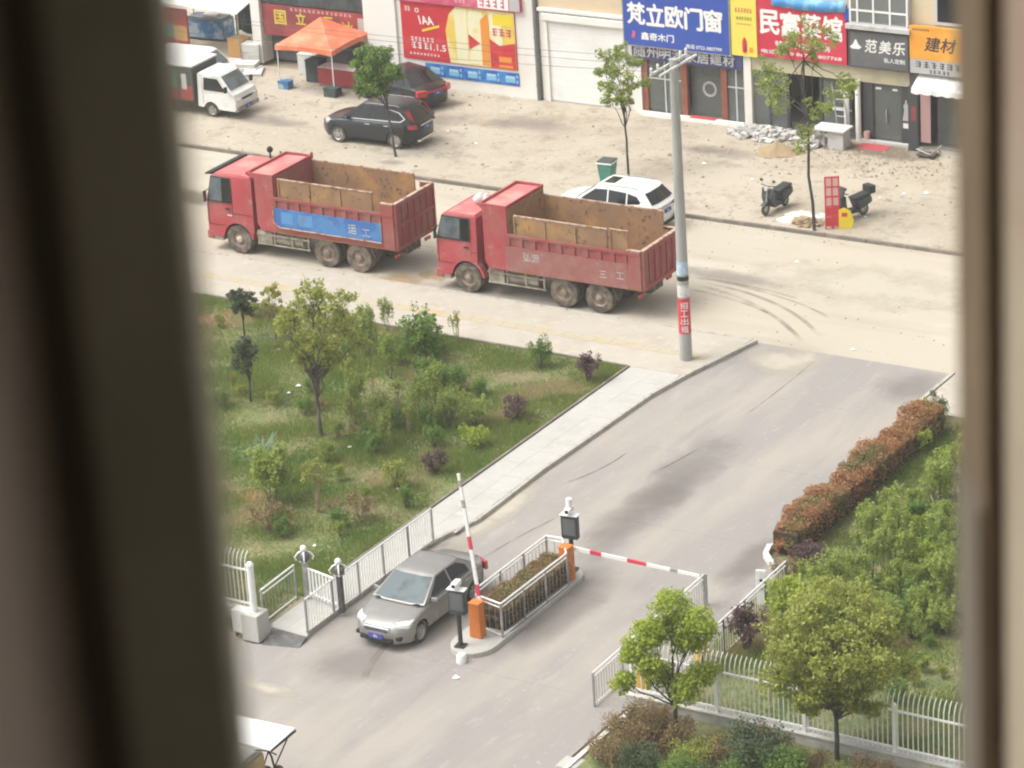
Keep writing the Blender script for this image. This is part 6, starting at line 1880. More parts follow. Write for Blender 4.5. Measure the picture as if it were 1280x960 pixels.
# lane railing, inner railing, pedestrian gate with yellow housings
railing('railing', 'steel lane railing running down to the open barrier tip', [(8.98, -21.55), (8.86, -15.35)], 0.0, 0.98, 0.14, 1.55, (1.0, 0.86, 0.08), bar='rail_grey')
railing('railing', 'white railing climbing past the small white board beside the garden', [(10.72, -18.95), (10.62, -13.9)], 0.05, 1.05, 0.135, 1.26, (1.0, 0.88, 0.06), post='rail_dark')
for k, (x, y0, lab) in enumerate(((9.98, -20.72, 'yellow pedestrian gate housing at the low wall end'), (10.55, -18.70, 'yellow pedestrian gate housing at the white railing foot'))):
    o = thing('gate_housing', lab, 'gate', (x, y0, 0.0), group='yellow pedestrian gate housings')
    box('cabinet', 'yellow_paint', o, -0.13, 0.13, -0.16, 0.16, 0.0, 1.0, 0.02)
    box('top', 'rail_white', o, -0.14, 0.14, -0.17, 0.17, 1.0, 1.05, 0.015)
    for q in range(4):
        z = 0.25 + 0.2 * q
        sgn = 1 if k == 0 else -1
        MB().cyl((0, sgn * 0.16, z), (0.05, sgn * 0.85, z), 0.018, n=6).build('wing_bar', 'rail_white', o)
wb = thing('notice_board', 'narrow white upright board with dark dots by the garden railing', 'board', (10.30, -14.75, 0.0), 0.3)
box('board', 'cloth_white', wb, -0.14, 0.14, -0.03, 0.03, 0.0, 1.15, 0.02)
for z in (0.85, 0.60):
    MB().lathe([(0.002, -0.006), (0.045, -0.006), (0.045, 0.0)], 12).build('dot', 'trim', wb, loc=(0.0, -0.031, z))
# barrier island
isl_pts = []
x0, x1, ya, yb = 3.72, 5.02, -19.9, -15.4
for i in range(13):
    a = PI + PI * i / 12
    isl_pts.append(((x0 + x1) / 2 + (x1 - x0) / 2 * math.cos(a), ya + 0.75 * math.sin(a)))
for i in range(13):
    a = PI * i / 12
    isl_pts.append(((x0 + x1) / 2 + (x1 - x0) / 2 * math.cos(a), yb + 0.55 * math.sin(a)))
island = struct(MB().prism(isl_pts, -0.03, 0.15, 'z').build('traffic_island', 'pathstone', bevel=0.02))
rl = railing('railing', 'rectangular white railing round the hedge on the barrier island', [(4.02, -19.20), (4.93, -19.42), (4.96, -16.0), (4.35, -15.2), (3.86, -15.25), (3.84, -18.9)], 0.15, 1.0, 0.19, 1.3, (1.0, 0.88, 0.06), bar='rail_grey', post='rail_grey', thick=0.008)


def barrier(label, loc, rz, raised):
    t = thing('barrier_gate', label, 'barrier', loc, rz)
    MB().hexa([(-.18, -.15, 0), (.18, -.15, 0), (.18, .15, 0), (-.18, .15, 0), (-.155, -.14, .98), (.155, -.14, .98), (.155, .14, .98), (-.155, .14, .98)]).build('cabinet', 'orange_paint', t, bevel=0.02)
    MB().b(-.17, .17, -.155, .155, .98, 1.03).build('lid', 'orange_paint', t, bevel=0.02)
    hub = Vector((0.0, 0.20, 0.88))
    MB().cyl((0, 0.14, 0.88), (0, 0.24, 0.88), 0.06, n=12).build('hub', 'trim', t)
    ang_ = R(84) if raised else R(0)
    L = 3.75 if raised else 4.12
    d = Vector((-math.cos(ang_) if raised else math.cos(ang_), 0, math.sin(ang_)))
    up = Vector((d.z, 0, -d.x)) if raised else Vector((0, 0, 1))
    segs = [(0, .16, 'arm_white'), (.16, .25, 'arm_red'), (.25, .45, 'arm_white'), (.45, .55, 'arm_red'), (.55, .60, 'arm_red'), (.60, .78, 'arm_white'), (.78, .84, 'rail_grey'), (.84, 1.0, 'arm_white')]
    if raised:
        segs = [(0, .06, 'arm_white'), (.06, .15, 'arm_red'), (.15, .42, 'arm_white'), (.42, .52, 'arm_red'), (.52, .74, 'arm_white'), (.74, .80, 'rail_grey'), (.80, .90, 'arm_white'), (.90, .95, 'rail_grey'), (.95, 1.0, 'arm_white')]
    arm = None
    for a, b_, m_ in segs:
        wa, wb_ = 0.060 - 0.018 * a, 0.060 - 0.018 * b_
        p, q = hub + d * L * a, hub + d * L * b_
        n1, n2 = up, Vector((0, 1, 0))
        vs = [p - n1 * wa - n2 * .022, p + n1 * wa - n2 * .022, p + n1 * wa + n2 * .022, p - n1 * wa + n2 * .022, q - n1 * wb_ - n2 * .022, q + n1 * wb_ - n2 * .022, q + n1 * wb_ + n2 * .022, q - n1 * wb_ + n2 * .022]
        o = MB().hexa([tuple(v_) for v_ in vs]).build('arm' if arm is None else 'arm_band', m_, arm or t)
        arm = arm or o
    return t


p1_ = at(597, 800, 0.15)
barrier('orange barrier gate with its red and white arm raised', (4.28, -19.62, 0.15), 0.0, True)
barrier('orange barrier gate with its red and white arm lowered across the lane', (4.72, -15.62, 0.15), -0.03, False)
box_ = thing('arm_rest', 'slim grey post holding the end of the lowered barrier arm', 'post', (8.84, -15.2, 0.0))
box('shaft', 'rail_grey', box_, -0.03, 0.03, -0.03, 0.03, 0, 0.9)
box('fork', 'rail_grey', box_, -0.06, 0.06, -0.03, 0.03, 0.9, 0.94)


def plate_camera(label, loc, rz, cap):
    t = thing('ticket_machine', label, 'camera post', loc, rz)
    MB().cyl((0, 0, 0), (0, 0, 1.15), 0.065, n=12).build('pole', 'black_case', t, smooth=40)
    MB().b(-0.14, 0.14, -0.14, 0.14, 0, 0.04).build('base_plate', 'black_case', t)
    MB().b(-0.24, 0.24, -0.10, 0.10, 0.98, 1.68).build('display_box', 'black_case', t, bevel=0.02)
    box('screen', 'sign_dark', t, -0.19, 0.19, -0.106, -0.101, 1.1, 1.6)
    MB().b(-0.26, 0.26, -0.12, 0.12, 1.68, 1.71).build('rain_lid', 'rail_white', t, bevel=0.005)
    cm = MB().b(-0.09, 0.09, -0.20, 0.16, 1.78, 1.93).build('camera', 'print_white', t, bevel=0.03)
    MB().cyl((0, 0, 1.70), (0, 0, 1.79), 0.03, n=8).build('bracket', 'rail_white', t)
    MB().cyl((0, -0.20, 1.855), (0, -0.215, 1.855), 0.05, n=12).build('lens', 'trim', cm)
    if cap:
        MB().cyl((0, 0, 1.93), (0, 0, 2.18), 0.085, n=12).build('lamp', 'print_white', t, smooth=40)
    return t


p = at(580, 812, 0.15)
plate_camera('dark camera post with display box beside the raised barrier', (4.17, -20.32, 0.15), R(8), False)
plate_camera('dark camera post with tall white lamp beside the lowered barrier', (4.55, -15.05, 0.15), R(8), True)
p = at(584, 824, 0)
bk = thing('bollard', 'stubby pale bollard in front of the island tip', 'bollard', (4.52, -20.85, 0.0))
MB().lathe([(0.002, 0), (0.15, 0), (0.13, 0.22), (0.11, 0.24), (0.002, 0.25)], 14, 'z').build('body', 'foam', bk, smooth=40)
MB().lathe([(0.134, 0.12), (0.139, 0.12), (0.134, 0.17), (0.13, 0.17)], 14, 'z').build('ring', 'print_white', bk)

# cargo tricycle with canopy, lower corner
tr = thing('cargo_tricycle', 'tan cargo tricycle under a flat white canopy sheet', 'tricycle', (3.9, -29.6, 0.0), R(92))
MB().b(-2.1, -0.34, -0.80, 0.80, 0.42, 1.86).build('cargo_body', 'tan_box', tr, bevel=0.03)
MB().b(-2.08, -0.36, -0.78, 0.78, 1.86, 1.91).build('body_lid', 'chassis', tr, bevel=0.02)
MB().hexa([(-2.0, -0.7, 1.91), (-0.4, -0.7, 1.91), (-0.4, 0.7, 1.91), (-2.0, 0.7, 1.91), (-1.8, -0.5, 2.08), (-0.6, -0.5, 2.12), (-0.6, 0.5, 2.12), (-1.8, 0.5, 2.08)]).build('covered_load', 'foam', tr, bevel=0.08)
MB().b(-0.45, 0.9, -0.3, 0.3, 0.42, 0.60).build('floor_frame', 'chassis', tr)
MB().hexa([(-0.30, -0.98, 1.93), (0.78, -0.98, 1.98), (0.78, 0.98, 1.98), (-0.30, 0.98, 1.93), (-0.30, -0.98, 1.97), (0.78, -0.98, 2.02), (0.78, 0.98, 2.02), (-0.30, 0.98, 1.97)]).build('canopy', 'print_white', tr)
for s in (-1, 1):
    box('canopy_edge', 'trim', tr, -0.30, 0.78, min(s * 0.981, s * 1.01), max(s * 0.981, s * 1.01), 1.92, 1.97)
    for x in (-0.25, 0.7):
        MB().cyl((x * 0.6, s * 0.28, 0.55), (x, s * 0.9, 1.95), 0.018, n=6).build('strut', 'trim', tr)
    wheel(tr, -1.4, s * 0.74, 0.27, 0.12, s)
wheel(tr, 1.2, 0, 0.27, 0.1, 1)
MB().tube([(1.2, 0, 0.27), (1.05, 0, 0.9), (0.95, 0, 1.1)], 0.03, 6).build('fork', 'trim', tr)
MB().tube([(0.85, -0.3, 1.1), (0.97, 0, 1.08), (0.85, 0.3, 1.1)], 0.02, 6).build('handlebar', 'trim', tr)
MB().b(0.35, 0.8, -0.16, 0.16, 0.62, 0.78).build('seat', 'seat_black', tr, bevel=0.04)
# pale slab and kerb of the planted bed at the lower edge
tag(MB().b(9.7, 10.25, -24.75, -24.2, 0.0, 0.10).build('cover_slab', 'pathstone', bevel=0.02), 'pale square cover slab lying by the bushes', 'slab')
kerb('kerb', [(10.05, -21.5), (10.05, -34)], 0.13, 0.15, 'kerb_white', 1.0)

# ================================================================== PLANTS
def limb(p0, p1, r0, r1, seed=0, n=6, wob=0.06):
    r = random.Random(seed)
    p0, p1 = Vector(p0), Vector(p1)
    L = (p1 - p0).length
    pts, rs = [], []
    for i in range(n):
        f = i / (n - 1)
        q = p0.lerp(p1, f)
        if 0 < i < n - 1:
            q += Vector((r.uniform(-1, 1), r.uniform(-1, 1), r.uniform(-.5, .5))) * wob * L
        q.z += 0.0
        pts.append(q)
        rs.append(r0 + (r1 - r0) * f)
    return pts, rs


def tree(name, label, base, trunk_top, clusters, leaf, leafm, barkm='bark', r0=0.07, per=300, seed=1, group=None, twigs=True, lean=(0, 0)):
    """clusters: list of (centre xyz relative to base, radius xyz or float, density factor)"""
    t = thing(name, label, 'tree', base, group=group)
    leaf, per = leaf * 0.78, per * 1.55
    mb = MB()
    top = Vector((lean[0], lean[1], trunk_top))
    pts, rs = limb((0, 0, -0.05), top, r0, r0 * 0.62, seed, 7, 0.012)
    mb.tube(pts, rs, 9)
    trunk = mb.build('trunk', barkm, t, smooth=50)
    lm = MB()
    r = random.Random(seed + 5)
    for i, (c, rad, k) in enumerate(clusters):
        c = Vector(c)
        start = pts[r.randint(4, 6)]
        p_, q_ = limb(start, c, r0 * 0.42, r0 * 0.12, seed + i, 6, 0.07)
        lm.tube(p_, q_, 6)
        if twigs:
            rr = rad if isinstance(rad, (int, float)) else max(rad)
            for _ in range(3):
                e = c + Vector((r.uniform(-1, 1), r.uniform(-1, 1), r.uniform(-.4, 1))) * rr * 0.8
                p2, q2 = limb(p_[4], e, r0 * 0.14, r0 * 0.05, seed + i + 50, 4, 0.08)
                lm.tube(p2, q2, 4)
    lm.build('limbs', barkm, trunk, smooth=50)
    g = np.random.default_rng(seed)
    P_ = []
    for (c, rad, k) in clusters:
        rad = np.array([rad] * 3 if isinstance(rad, (int, float)) else rad)
        n = int(per * k)
        # sub-clumps give uneven light and dark
        ns = max(3, int(n / 28))
        sub = ball_points(g, c, rad * 0.85, ns, 0.35)
        for q in sub:
            P_.append(ball_points(g, q, rad * 0.36, max(6, n // ns), 0.3))
    P_ = np.concatenate(P_)
    link('crown', leaf_mesh('crown', P_, leaf, leafm, seed), t)
    return t


def crown_clusters(c, rx, rz, n, seed, rad=0.42, low=0.0):
    g = random.Random(seed)
    out = []
    for i in range(n):
        a = 2 * PI * (i * 0.618) + g.uniform(-.3, .3)
        h = (i + 0.5) / n
        zz = -rz + 2 * rz * h
        rr = rx * math.sqrt(max(0.08, 1 - (zz / rz) ** 2)) * g.uniform(0.45, 0.85)
        out.append(((c[0] + rr * math.cos(a), c[1] + rr * math.sin(a), c[2] + zz * 0.8), (rad * g.uniform(.8, 1.25), rad * g.uniform(.8, 1.25), rad * g.uniform(.6, .95)), g.uniform(.8, 1.3)))
    return out


# street trees (thin, on the forecourt kerb)
p = at(495, 196, 0.1)
tree('street_tree', 'slim street tree leaning over the two black cars', p, 2.6, crown_clusters((-0.95, 0.3, 3.3), 1.0, 1.05, 15, 3, 0.46), 0.085, 'leaf_green', 'bark_dark', 0.055, 330, 3, lean=(-0.45, 0.2))
p = at(786, 221, 0.1)
tree('street_tree', 'slim street tree with a sparse pale crown before the white shutter', p, 2.9, crown_clusters((-0.35, 0.2, 3.85), 1.2, 1.3, 16, 8, 0.42), 0.075, 'leaf_fresh', 'bark_dark', 0.05, 150, 8, lean=(-0.1, 0.05))
p = at(1018, 288, 0.1)
tree('street_tree', 'tall thin street tree with separate leaf tufts before the restaurant', p, 6.2,
     [(c_, (tuple(q * 1.25 for q in r__) if isinstance(r__, tuple) else r__ * 1.25), k_) for c_, r__, k_ in
      [((-0.45, 0.2, 7.1), .55, 1.0), ((0.35, 0.4, 6.9), .45, .8), ((-0.9, 0.1, 6.5), .4, .6), ((-1.75, 0.3, 5.3), (.55, .5, .45), 1.0), ((-1.35, -0.1, 4.75), .5, .9), ((-2.1, 0.4, 5.7), .35, .4), ((0.9, 0.6, 5.1), (.6, .5, .38), 1.0), ((0.45, -0.2, 4.7), .42, .8), ((1.25, .3, 5.5), .35, .5), ((-0.35, 0.1, 3.3), (.42, .4, .5), .9), ((0.0, 0.3, 6.2), .35, .4)]],
     0.085, 'leaf_fresh', 'bark_dark', 0.06, 300, 12, lean=(-0.30, 0.1))

# garden trees on the left
p = at(401, 545, 0.1)
tree('garden_tree', 'spreading young tree with forked trunk and yellowish crown in the lawn', p, 1.9, crown_clusters((0.15, 0.2, 3.65), 1.75, 1.35, 22, 21, 0.46), 0.075, 'leaf_olive', 'bark', 0.075, 190, 21)
tree('garden_tree', 'narrow dark leaved young tree on bare red soil', at(314, 502, 0.1), 0.9, crown_clusters((-0.15, 0.1, 1.55), 0.42, 0.6, 8, 31, 0.3), 0.055, 'leaf_dark', 'bark_dark', 0.035, 230, 31)
tree('garden_tree', 'small round dark tree standing at the pavement edge of the lawn', at(306, 424, 0.1), 0.9, crown_clusters((-0.05, 0.1, 1.35), 0.42, 0.42, 7, 33, 0.3), 0.06, 'leaf_dark', 'bark_dark', 0.035, 260, 33)
tree('garden_tree', 'small yellow leaved sapling beside the round dark tree', at(345, 425, 0.1), 0.9, crown_clusters((-0.1, 0.1, 1.45), 0.35, 0.5, 6, 35, 0.26), 0.06, 'leaf_yellow', 'bark', 0.03, 110, 35)
# the two camphor-like trees before the fence
p = at(846, 928, 0.1)
LOBES = ((-0.55, 0.1, 3.05, 0.50, 1.3), (0.05, 0.2, 3.65, 0.50, 1.2), (0.62, -0.1, 3.30, 0.55, 1.5), (0.55, 0.3, 2.75, 0.45, 1.0), (-0.95, 0.0, 2.60, 0.45, 1.1), (-0.55, -0.3, 2.35, 0.40, 0.8), (-1.25, 0.0, 1.80, 0.34, 0.7), (-0.35, 0.3, 1.75, 0.42, 0.9), (0.25, -0.2, 1.65, 0.50, 1.3), (0.75, 0.1, 1.85, 0.42, 0.9), (-0.1, 0.5, 3.0, 0.45, 0.8), (0.2, 0.6, 2.4, 0.3, 0.35))
tree('camphor_tree', 'bright lime green round tree standing before the yellow gate', p, 1.55, [((a * 0.842 - b_ * 0.54, a * 0.54 + b_ * 0.842, z), (r0_ * 1.1, r0_ * 1.1, r0_ * 0.95), k_) for a, b_, z, r0_, k_ in LOBES], 0.062, 'leaf_lime', 'bark_dark', 0.065, 880, 41)
p = at(1047, 950, 0.1)
tree('camphor_tree', 'broad olive green tree standing before the white picket fence', p, 1.7, crown_clusters((0.0, 0.1, 3.15), 2.2, 1.6, 42, 43, 0.55) + [((-0.65, -0.2, 1.45), (.42, .4, .28), 0.9), ((0.95, 0.1, 1.55), (.4, .4, .25), .7)], 0.064, 'leaf_olive', 'bark_dark', 0.07, 420, 43)


# shrubs: prototypes shared by many copies
PROTO = {}
def shrub_meshes(key, leafm, w_, h_, n, leaf, seed, stemm='bark', stems=6, bare=0.25, clump=None):
    if key in PROTO:
        return PROTO[key]
    n, leaf = int(n * 2.0), leaf * 0.72
    g = np.random.default_rng(seed)
    r = random.Random(seed)
    st = MB()
    pts = []
    for k in range(stems):
        a = 2 * PI * k / stems + r.uniform(-.4, .4)
        q = r.uniform(0.25, 0.8)
        e = (w_ / 2 * q * math.cos(a), w_ / 2 * q * math.sin(a), h_ * r.uniform(0.65, 0.95))
        p_, q_ = limb((0.03 * math.cos(a), 0.03 * math.sin(a), -0.03), e, 0.014, 0.005, seed + k, 5, 0.05)
        st.tube(p_, q_, 5)
        rad = np.array([w_ * 0.24, w_ * 0.24, h_ * (1 - bare) * 0.42])
        c = np.array(e) * np.array([1, 1, 1]) - np.array([0, 0, h_ * (1 - bare) * 0.28])
        ns = max(3, n // stems // 22)
        for s_ in ball_points(g, c, rad, ns, 0.3):
            pts.append(ball_points(g, s_, rad * 0.45, 22, 0.3))
    P_ = np.concatenate(pts)
    P_[:, 2] = np.maximum(P_[:, 2], 0.04)
    PROTO[key] = (st.mesh('stems', stemm), leaf_mesh('foliage', P_, leaf, leafm, seed))
    return PROTO[key]


def shrub(label, cat, base, key, sc=1.0, rz=0.0, group=None, name='garden_shrub'):
    t = thing(name, label, cat, base, rz, group)
    t.scale = (sc, sc, sc) if isinstance(sc, (int, float)) else sc
    a, b_ = PROTO[key]
    link('stems', a, t)
    link('foliage', b_, t)
    return t


for i in range(3):
    shrub_meshes('green%d' % i, 'leaf_green', 0.9, 1.0, 900, 0.05, 100 + i)
    shrub_meshes('fresh%d' % i, 'leaf_fresh', 0.9, 1.1, 800, 0.055, 110 + i)
    shrub_meshes('sapling%d' % i, 'leaf_fresh', 0.8, 1.8, 650, 0.06, 120 + i, stems=5, bare=0.35)
    shrub_meshes('olive%d' % i, 'leaf_olive', 0.9, 1.0, 850, 0.05, 130 + i)
    shrub_meshes('purple%d' % i, 'leaf_purple', 0.75, 0.75, 700, 0.045, 140 + i, 'bark_dark')
    shrub_meshes('brown%d' % i, 'leaf_brown', 0.9, 0.7, 420, 0.045, 150 + i)
    shrub_meshes('dark%d' % i, 'leaf_dark', 1.0, 1.0, 1100, 0.05, 160 + i, 'bark_dark')
    shrub_meshes('lime%d' % i, 'leaf_lime', 0.9, 0.9, 800, 0.05, 170 + i)
    shrub_meshes('tansapling%d' % i, 'leaf_olive', 0.7, 1.5, 320, 0.05, 180 + i, 'stem_tan', stems=8, bare=0.6)
shrub_meshes('round', 'leaf_purple', 0.9, 0.7, 1500, 0.04, 190, 'bark_dark', stems=9, bare=0.05)
# singular shrubs
for lab, px, py, key, sc in (
        ('leafy green shrub at the pavement edge of the lawn', 676, 460, 'green0', 1.05),
        ('dark purple shrub at the lawn corner near the pole', 735, 476, 'purple0', 1.25),
        ('dusky purple shrub in the dry grass patch', 645, 525, 'purple1', 1.15),
        ('small purple shrub close to the footpath railing', 545, 592, 'purple2', 1.1),
        ('low bright green shrub beside the dusky purple one', 596, 560, 'lime0', 0.95),
        ('broad dark green bush under the parked dump truck', 530, 452, 'green1', 1.75),
        ('large pale green bush near the fence end of the lawn', 340, 632, 'fresh0', 1.75),
        ('tall clump with bare tan stems beside the pale bush', 398, 640, 'tansapling0', 1.25),
        ('withered brown shrub below the pale green bush', 338, 665, 'brown0', 1.4),
        ('withered brown shrub in the middle of the lawn', 452, 652, 'brown1', 1.2),
        ('yellow green shrub among withered grass', 497, 612, 'olive0', 1.0),
        ('feathery small shrub with sparse twigs by the tactile paving', 572, 428, 'tansapling1', 0.8),
        ('thin sapling overhanging the pavement beside the broad bush', 485, 415, 'sapling0', 0.7),
        ('round dark purple bush at the end of the red hedge', 1012, 712, 'round', 1.15),
        ('dark red shrub leaning on the garden railing', 932, 812, 'purple0', 1.7),
        ('yellow green bush between the garden railing and the broad tree', 985, 790, 'lime1', 1.6),
        ('bright green bush at the road end of the right garden', 1165, 540, 'fresh1', 1.0),
        ('lime bush behind the far end of the red hedge', 1150, 565, 'lime2', 0.8),
        ('young upright shrub by the right hand pavement', 1172, 525, 'dark1', 0.8),
        ('low orange brown shrub between white kerb and round purple bush', 982, 722, 'brown2', 1.0)):
    shrub(lab, 'shrub', at(px, py, 0.09), key, sc, rng.random() * 6)
ag = thing('agave_plant', 'spiky blue green agave plant in the lawn', 'plant', at(330, 578, 0.09))
for k in range(26):
    a = k * 2.4
    L = rng.uniform(0.7, 1.15)
    tl = rng.uniform(0.3, 1.25)
    dx, dy = math.cos(a), math.sin(a)
    w_ = 0.05
    pts = [(0, 0, 0), (dx * L * 0.35 * math.cos(tl), dy * L * 0.35 * math.cos(tl), L * 0.45 * math.sin(tl) + .1), (dx * L * math.cos(tl), dy * L * math.cos(tl), L * math.sin(tl))]
    vs = []
    for (q, ww) in zip(pts, (w_, w_ * 1.1, 0.004)):
        vs += [(q[0] - dy * ww, q[1] + dx * ww, q[2]), (q[0] + dy * ww, q[1] - dx * ww, q[2])]
    MB().add(vs, [(0, 1, 3, 2), (2, 3, 5, 4)]).build('leaf', 'leaf_agave', ag)
# many look-alikes
r_ = random.Random(77)
def scatter(n, region, keys, smin, smax, label, group, zones=None, name='garden_shrub', cat='shrub', mind=0.55):
    pts = []
    tries = 0
    while len(pts) < n and tries < 4000:
        tries += 1
        px, py = r_.uniform(region[0], region[2]), r_.uniform(region[1], region[3])
        p = at(px, py, 0.09)
        if zones and not zones(p, px, py):
            continue
        if any((p - q).length < mind for q in pts):
            continue
        pts.append(p)
        shrub(label, cat, p, r_.choice(keys), r_.uniform(smin, smax), r_.random() * 6, group, name)


inL = lambda p, px, py: p.x < -1.9 and p.y < -1.9
scatter(34, (425, 425, 640, 560), ['sapling0', 'sapling1', 'sapling2', 'green2', 'fresh2', 'tansapling2'], 0.55, 1.0, 'slender green sapling in the thicket behind the forked young tree', 'saplings in the left garden', lambda p, px, py: inL(p, px, py) and not (px > 560 and py < 480) and not (px > 600 and py > 470), 'sapling', 'sapling')
scatter(16, (290, 520, 520, 680), ['green0', 'green1', 'olive1', 'fresh0', 'brown1'], 0.4, 0.8, 'low scrubby green shrub on the lawn near the agave plant', 'low scrub in the left garden', inL)
scatter(14, (270, 380, 440, 520), ['olive1', 'olive2', 'brown0', 'green2'], 0.35, 0.7, 'low scrubby shrub round the narrow dark tree', 'low scrub in the left garden', inL)
inR = lambda p, px, py: p.x > (11.5 if p.y > -11.5 else 10.7 + max(0, (-12 - p.y)) * 0.12) and p.y < -1.6 and p.y > -20.2 and math.hypot(p.x - 10.9, p.y + 12.7) > 1.5
scatter(72, (985, 540, 1215, 800), ['fresh0', 'fresh1', 'fresh2', 'sapling0', 'sapling1', 'sapling2', 'green0', 'lime0', 'fresh0', 'fresh1'], 0.75, 1.2, 'bright green leafy shrub crowded in the garden behind the red hedge', 'crowded shrubs in the right garden', inR, mind=0.62)
scatter(10, (1120, 780, 1215, 880), ['green1', 'olive0', 'brown2', 'green2'], 0.4, 0.8, 'small shrub on the open lawn behind the picket fence', 'small shrubs behind the picket fence', inR)


def hedge(label, x0, x1, y0, y1, z0, h, leafm, n, leaf, seed, wave=0.1, name='hedge'):
    t = thing(name, label, 'hedge', ((x0 + x1) / 2, (y0 + y1) / 2, z0))
    g = np.random.default_rng(seed)
    hx_, hy_ = (x1 - x0) / 2, (y1 - y0) / 2
    # woody core, then leaves in a shell over it
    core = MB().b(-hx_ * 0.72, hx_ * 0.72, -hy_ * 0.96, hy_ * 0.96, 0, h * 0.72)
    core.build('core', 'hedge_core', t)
    u = g.uniform(-1, 1, size=(n, 2))
    ph = g.uniform(0, 6.28, size=6)
    yy = u[:, 1] * hy_
    wob = 1 + wave * (np.sin(yy * 1.7 + ph[0]) + 0.7 * np.sin(yy * 4.1 + ph[1]) + 0.5 * np.sin(yy * 9 + ph[2]))
    th = g.uniform(0, PI, size=n)
    rr = g.uniform(0.72, 1.04, size=n) + g.normal(size=n) * 0.05
    e = 0.55
    cx = np.sign(np.cos(th)) * np.abs(np.cos(th)) ** e
    cz = np.abs(np.sin(th)) ** e
    P_ = np.stack([cx * hx_ * rr * wob, yy, np.maximum(0.03, cz * h * rr * wob)], 1)
    top = g.random(n) < 0.5
    xt = g.uniform(-0.95, 0.95, n)
    P_[top, 0] = (xt * hx_ * wob)[top]
    P_[top, 2] = (h * wob * (1 - 0.16 * np.abs(xt) ** 3) * g.uniform(0.80, 1.05, n))[top]
    endf = np.clip((hy_ - np.abs(yy)) / 0.35, 0.25, 1) ** 0.5
    P_[:, 2] *= endf
    P_[:, 0] *= endf
    link('foliage', leaf_mesh('foliage', P_, leaf, leafm, seed), t)
    return t


hedge('long clipped russet hedge along the driveway edge', 8.95, 10.0, -11.9, -1.7, 0.09, 0.92, 'leaf_redhedge', 36000, 0.036, 5, 0.115)
hedge('clipped brownish hedge filling the railed barrier island', 3.90, 4.92, -19.15, -15.35, 0.15, 0.74, 'leaf_islandhedge', 20000, 0.032, 6, 0.06)
# low beds before the picket fence
shrub_meshes('bedbrown', 'leaf_brown', 1.5, 0.85, 2600, 0.045, 201, stems=9, bare=0.05)
shrub_meshes('bedolive', 'leaf_olive', 1.4, 0.8, 2400, 0.045, 202, stems=9, bare=0.05)
shrub_meshes('beddark', 'leaf_dark', 1.5, 1.05, 2800, 0.05, 203, 'bark_dark', stems=10, bare=0.05)
shrub_meshes('bedgreen', 'leaf_green', 1.4, 1.0, 2600, 0.05, 204, stems=10, bare=0.05)
for k, (px, py, key, sc, lab) in enumerate((
        (790, 925, 'bedbrown', 1.0, 'brownish bush at the corner of the planted bed'), (830, 935, 'bedbrown', 1.05, 'brownish bush at the foot of the lime green tree'), (800, 968, 'beddark', 0.8, 'dark green low bush before the brownish ones'),
        (870, 958, 'bedolive', 0.9, 'olive bush between lime green tree and big dark bush'), (905, 952, 'bedbrown', 0.85, 'russet bush against the low wall'), (945, 968, 'beddark', 1.25, 'big dark green bush before the picket fence'),
        (985, 985, 'bedgreen', 1.0, 'green bush beside the big dark bush'), (1010, 965, 'bedbrown', 0.7, 'brown low bush at the foot of the broad tree'), (1090, 985, 'bedbrown', 0.9, 'brown bush beyond the broad tree before the fence'), (1160, 1000, 'bedolive', 0.9, 'olive bush far along the picket fence'), (765, 950, 'bedbrown', 0.8, 'brownish bush by the pale kerb of the bed'), (850, 985, 'bedgreen', 0.8, 'green bush low between brownish bushes'), (1045, 990, 'bedolive', 0.8, 'olive bush just before the broad tree trunk'), (880, 990, 'beddark', 0.7, 'small dark bush below the olive bush'), (815, 905, 'bedbrown', 0.7, 'russet bush tucked under the low wall corner'), (960, 945, 'bedbrown', 0.8, 'russet bush between wall and big dark bush'), (925, 985, 'bedgreen', 0.8, 'bright green bush before the big dark bush'))):
    shrub(lab, 'bush', at(px, py, 0.09), key, sc, r_.random() * 6, None, 'bed_bush')


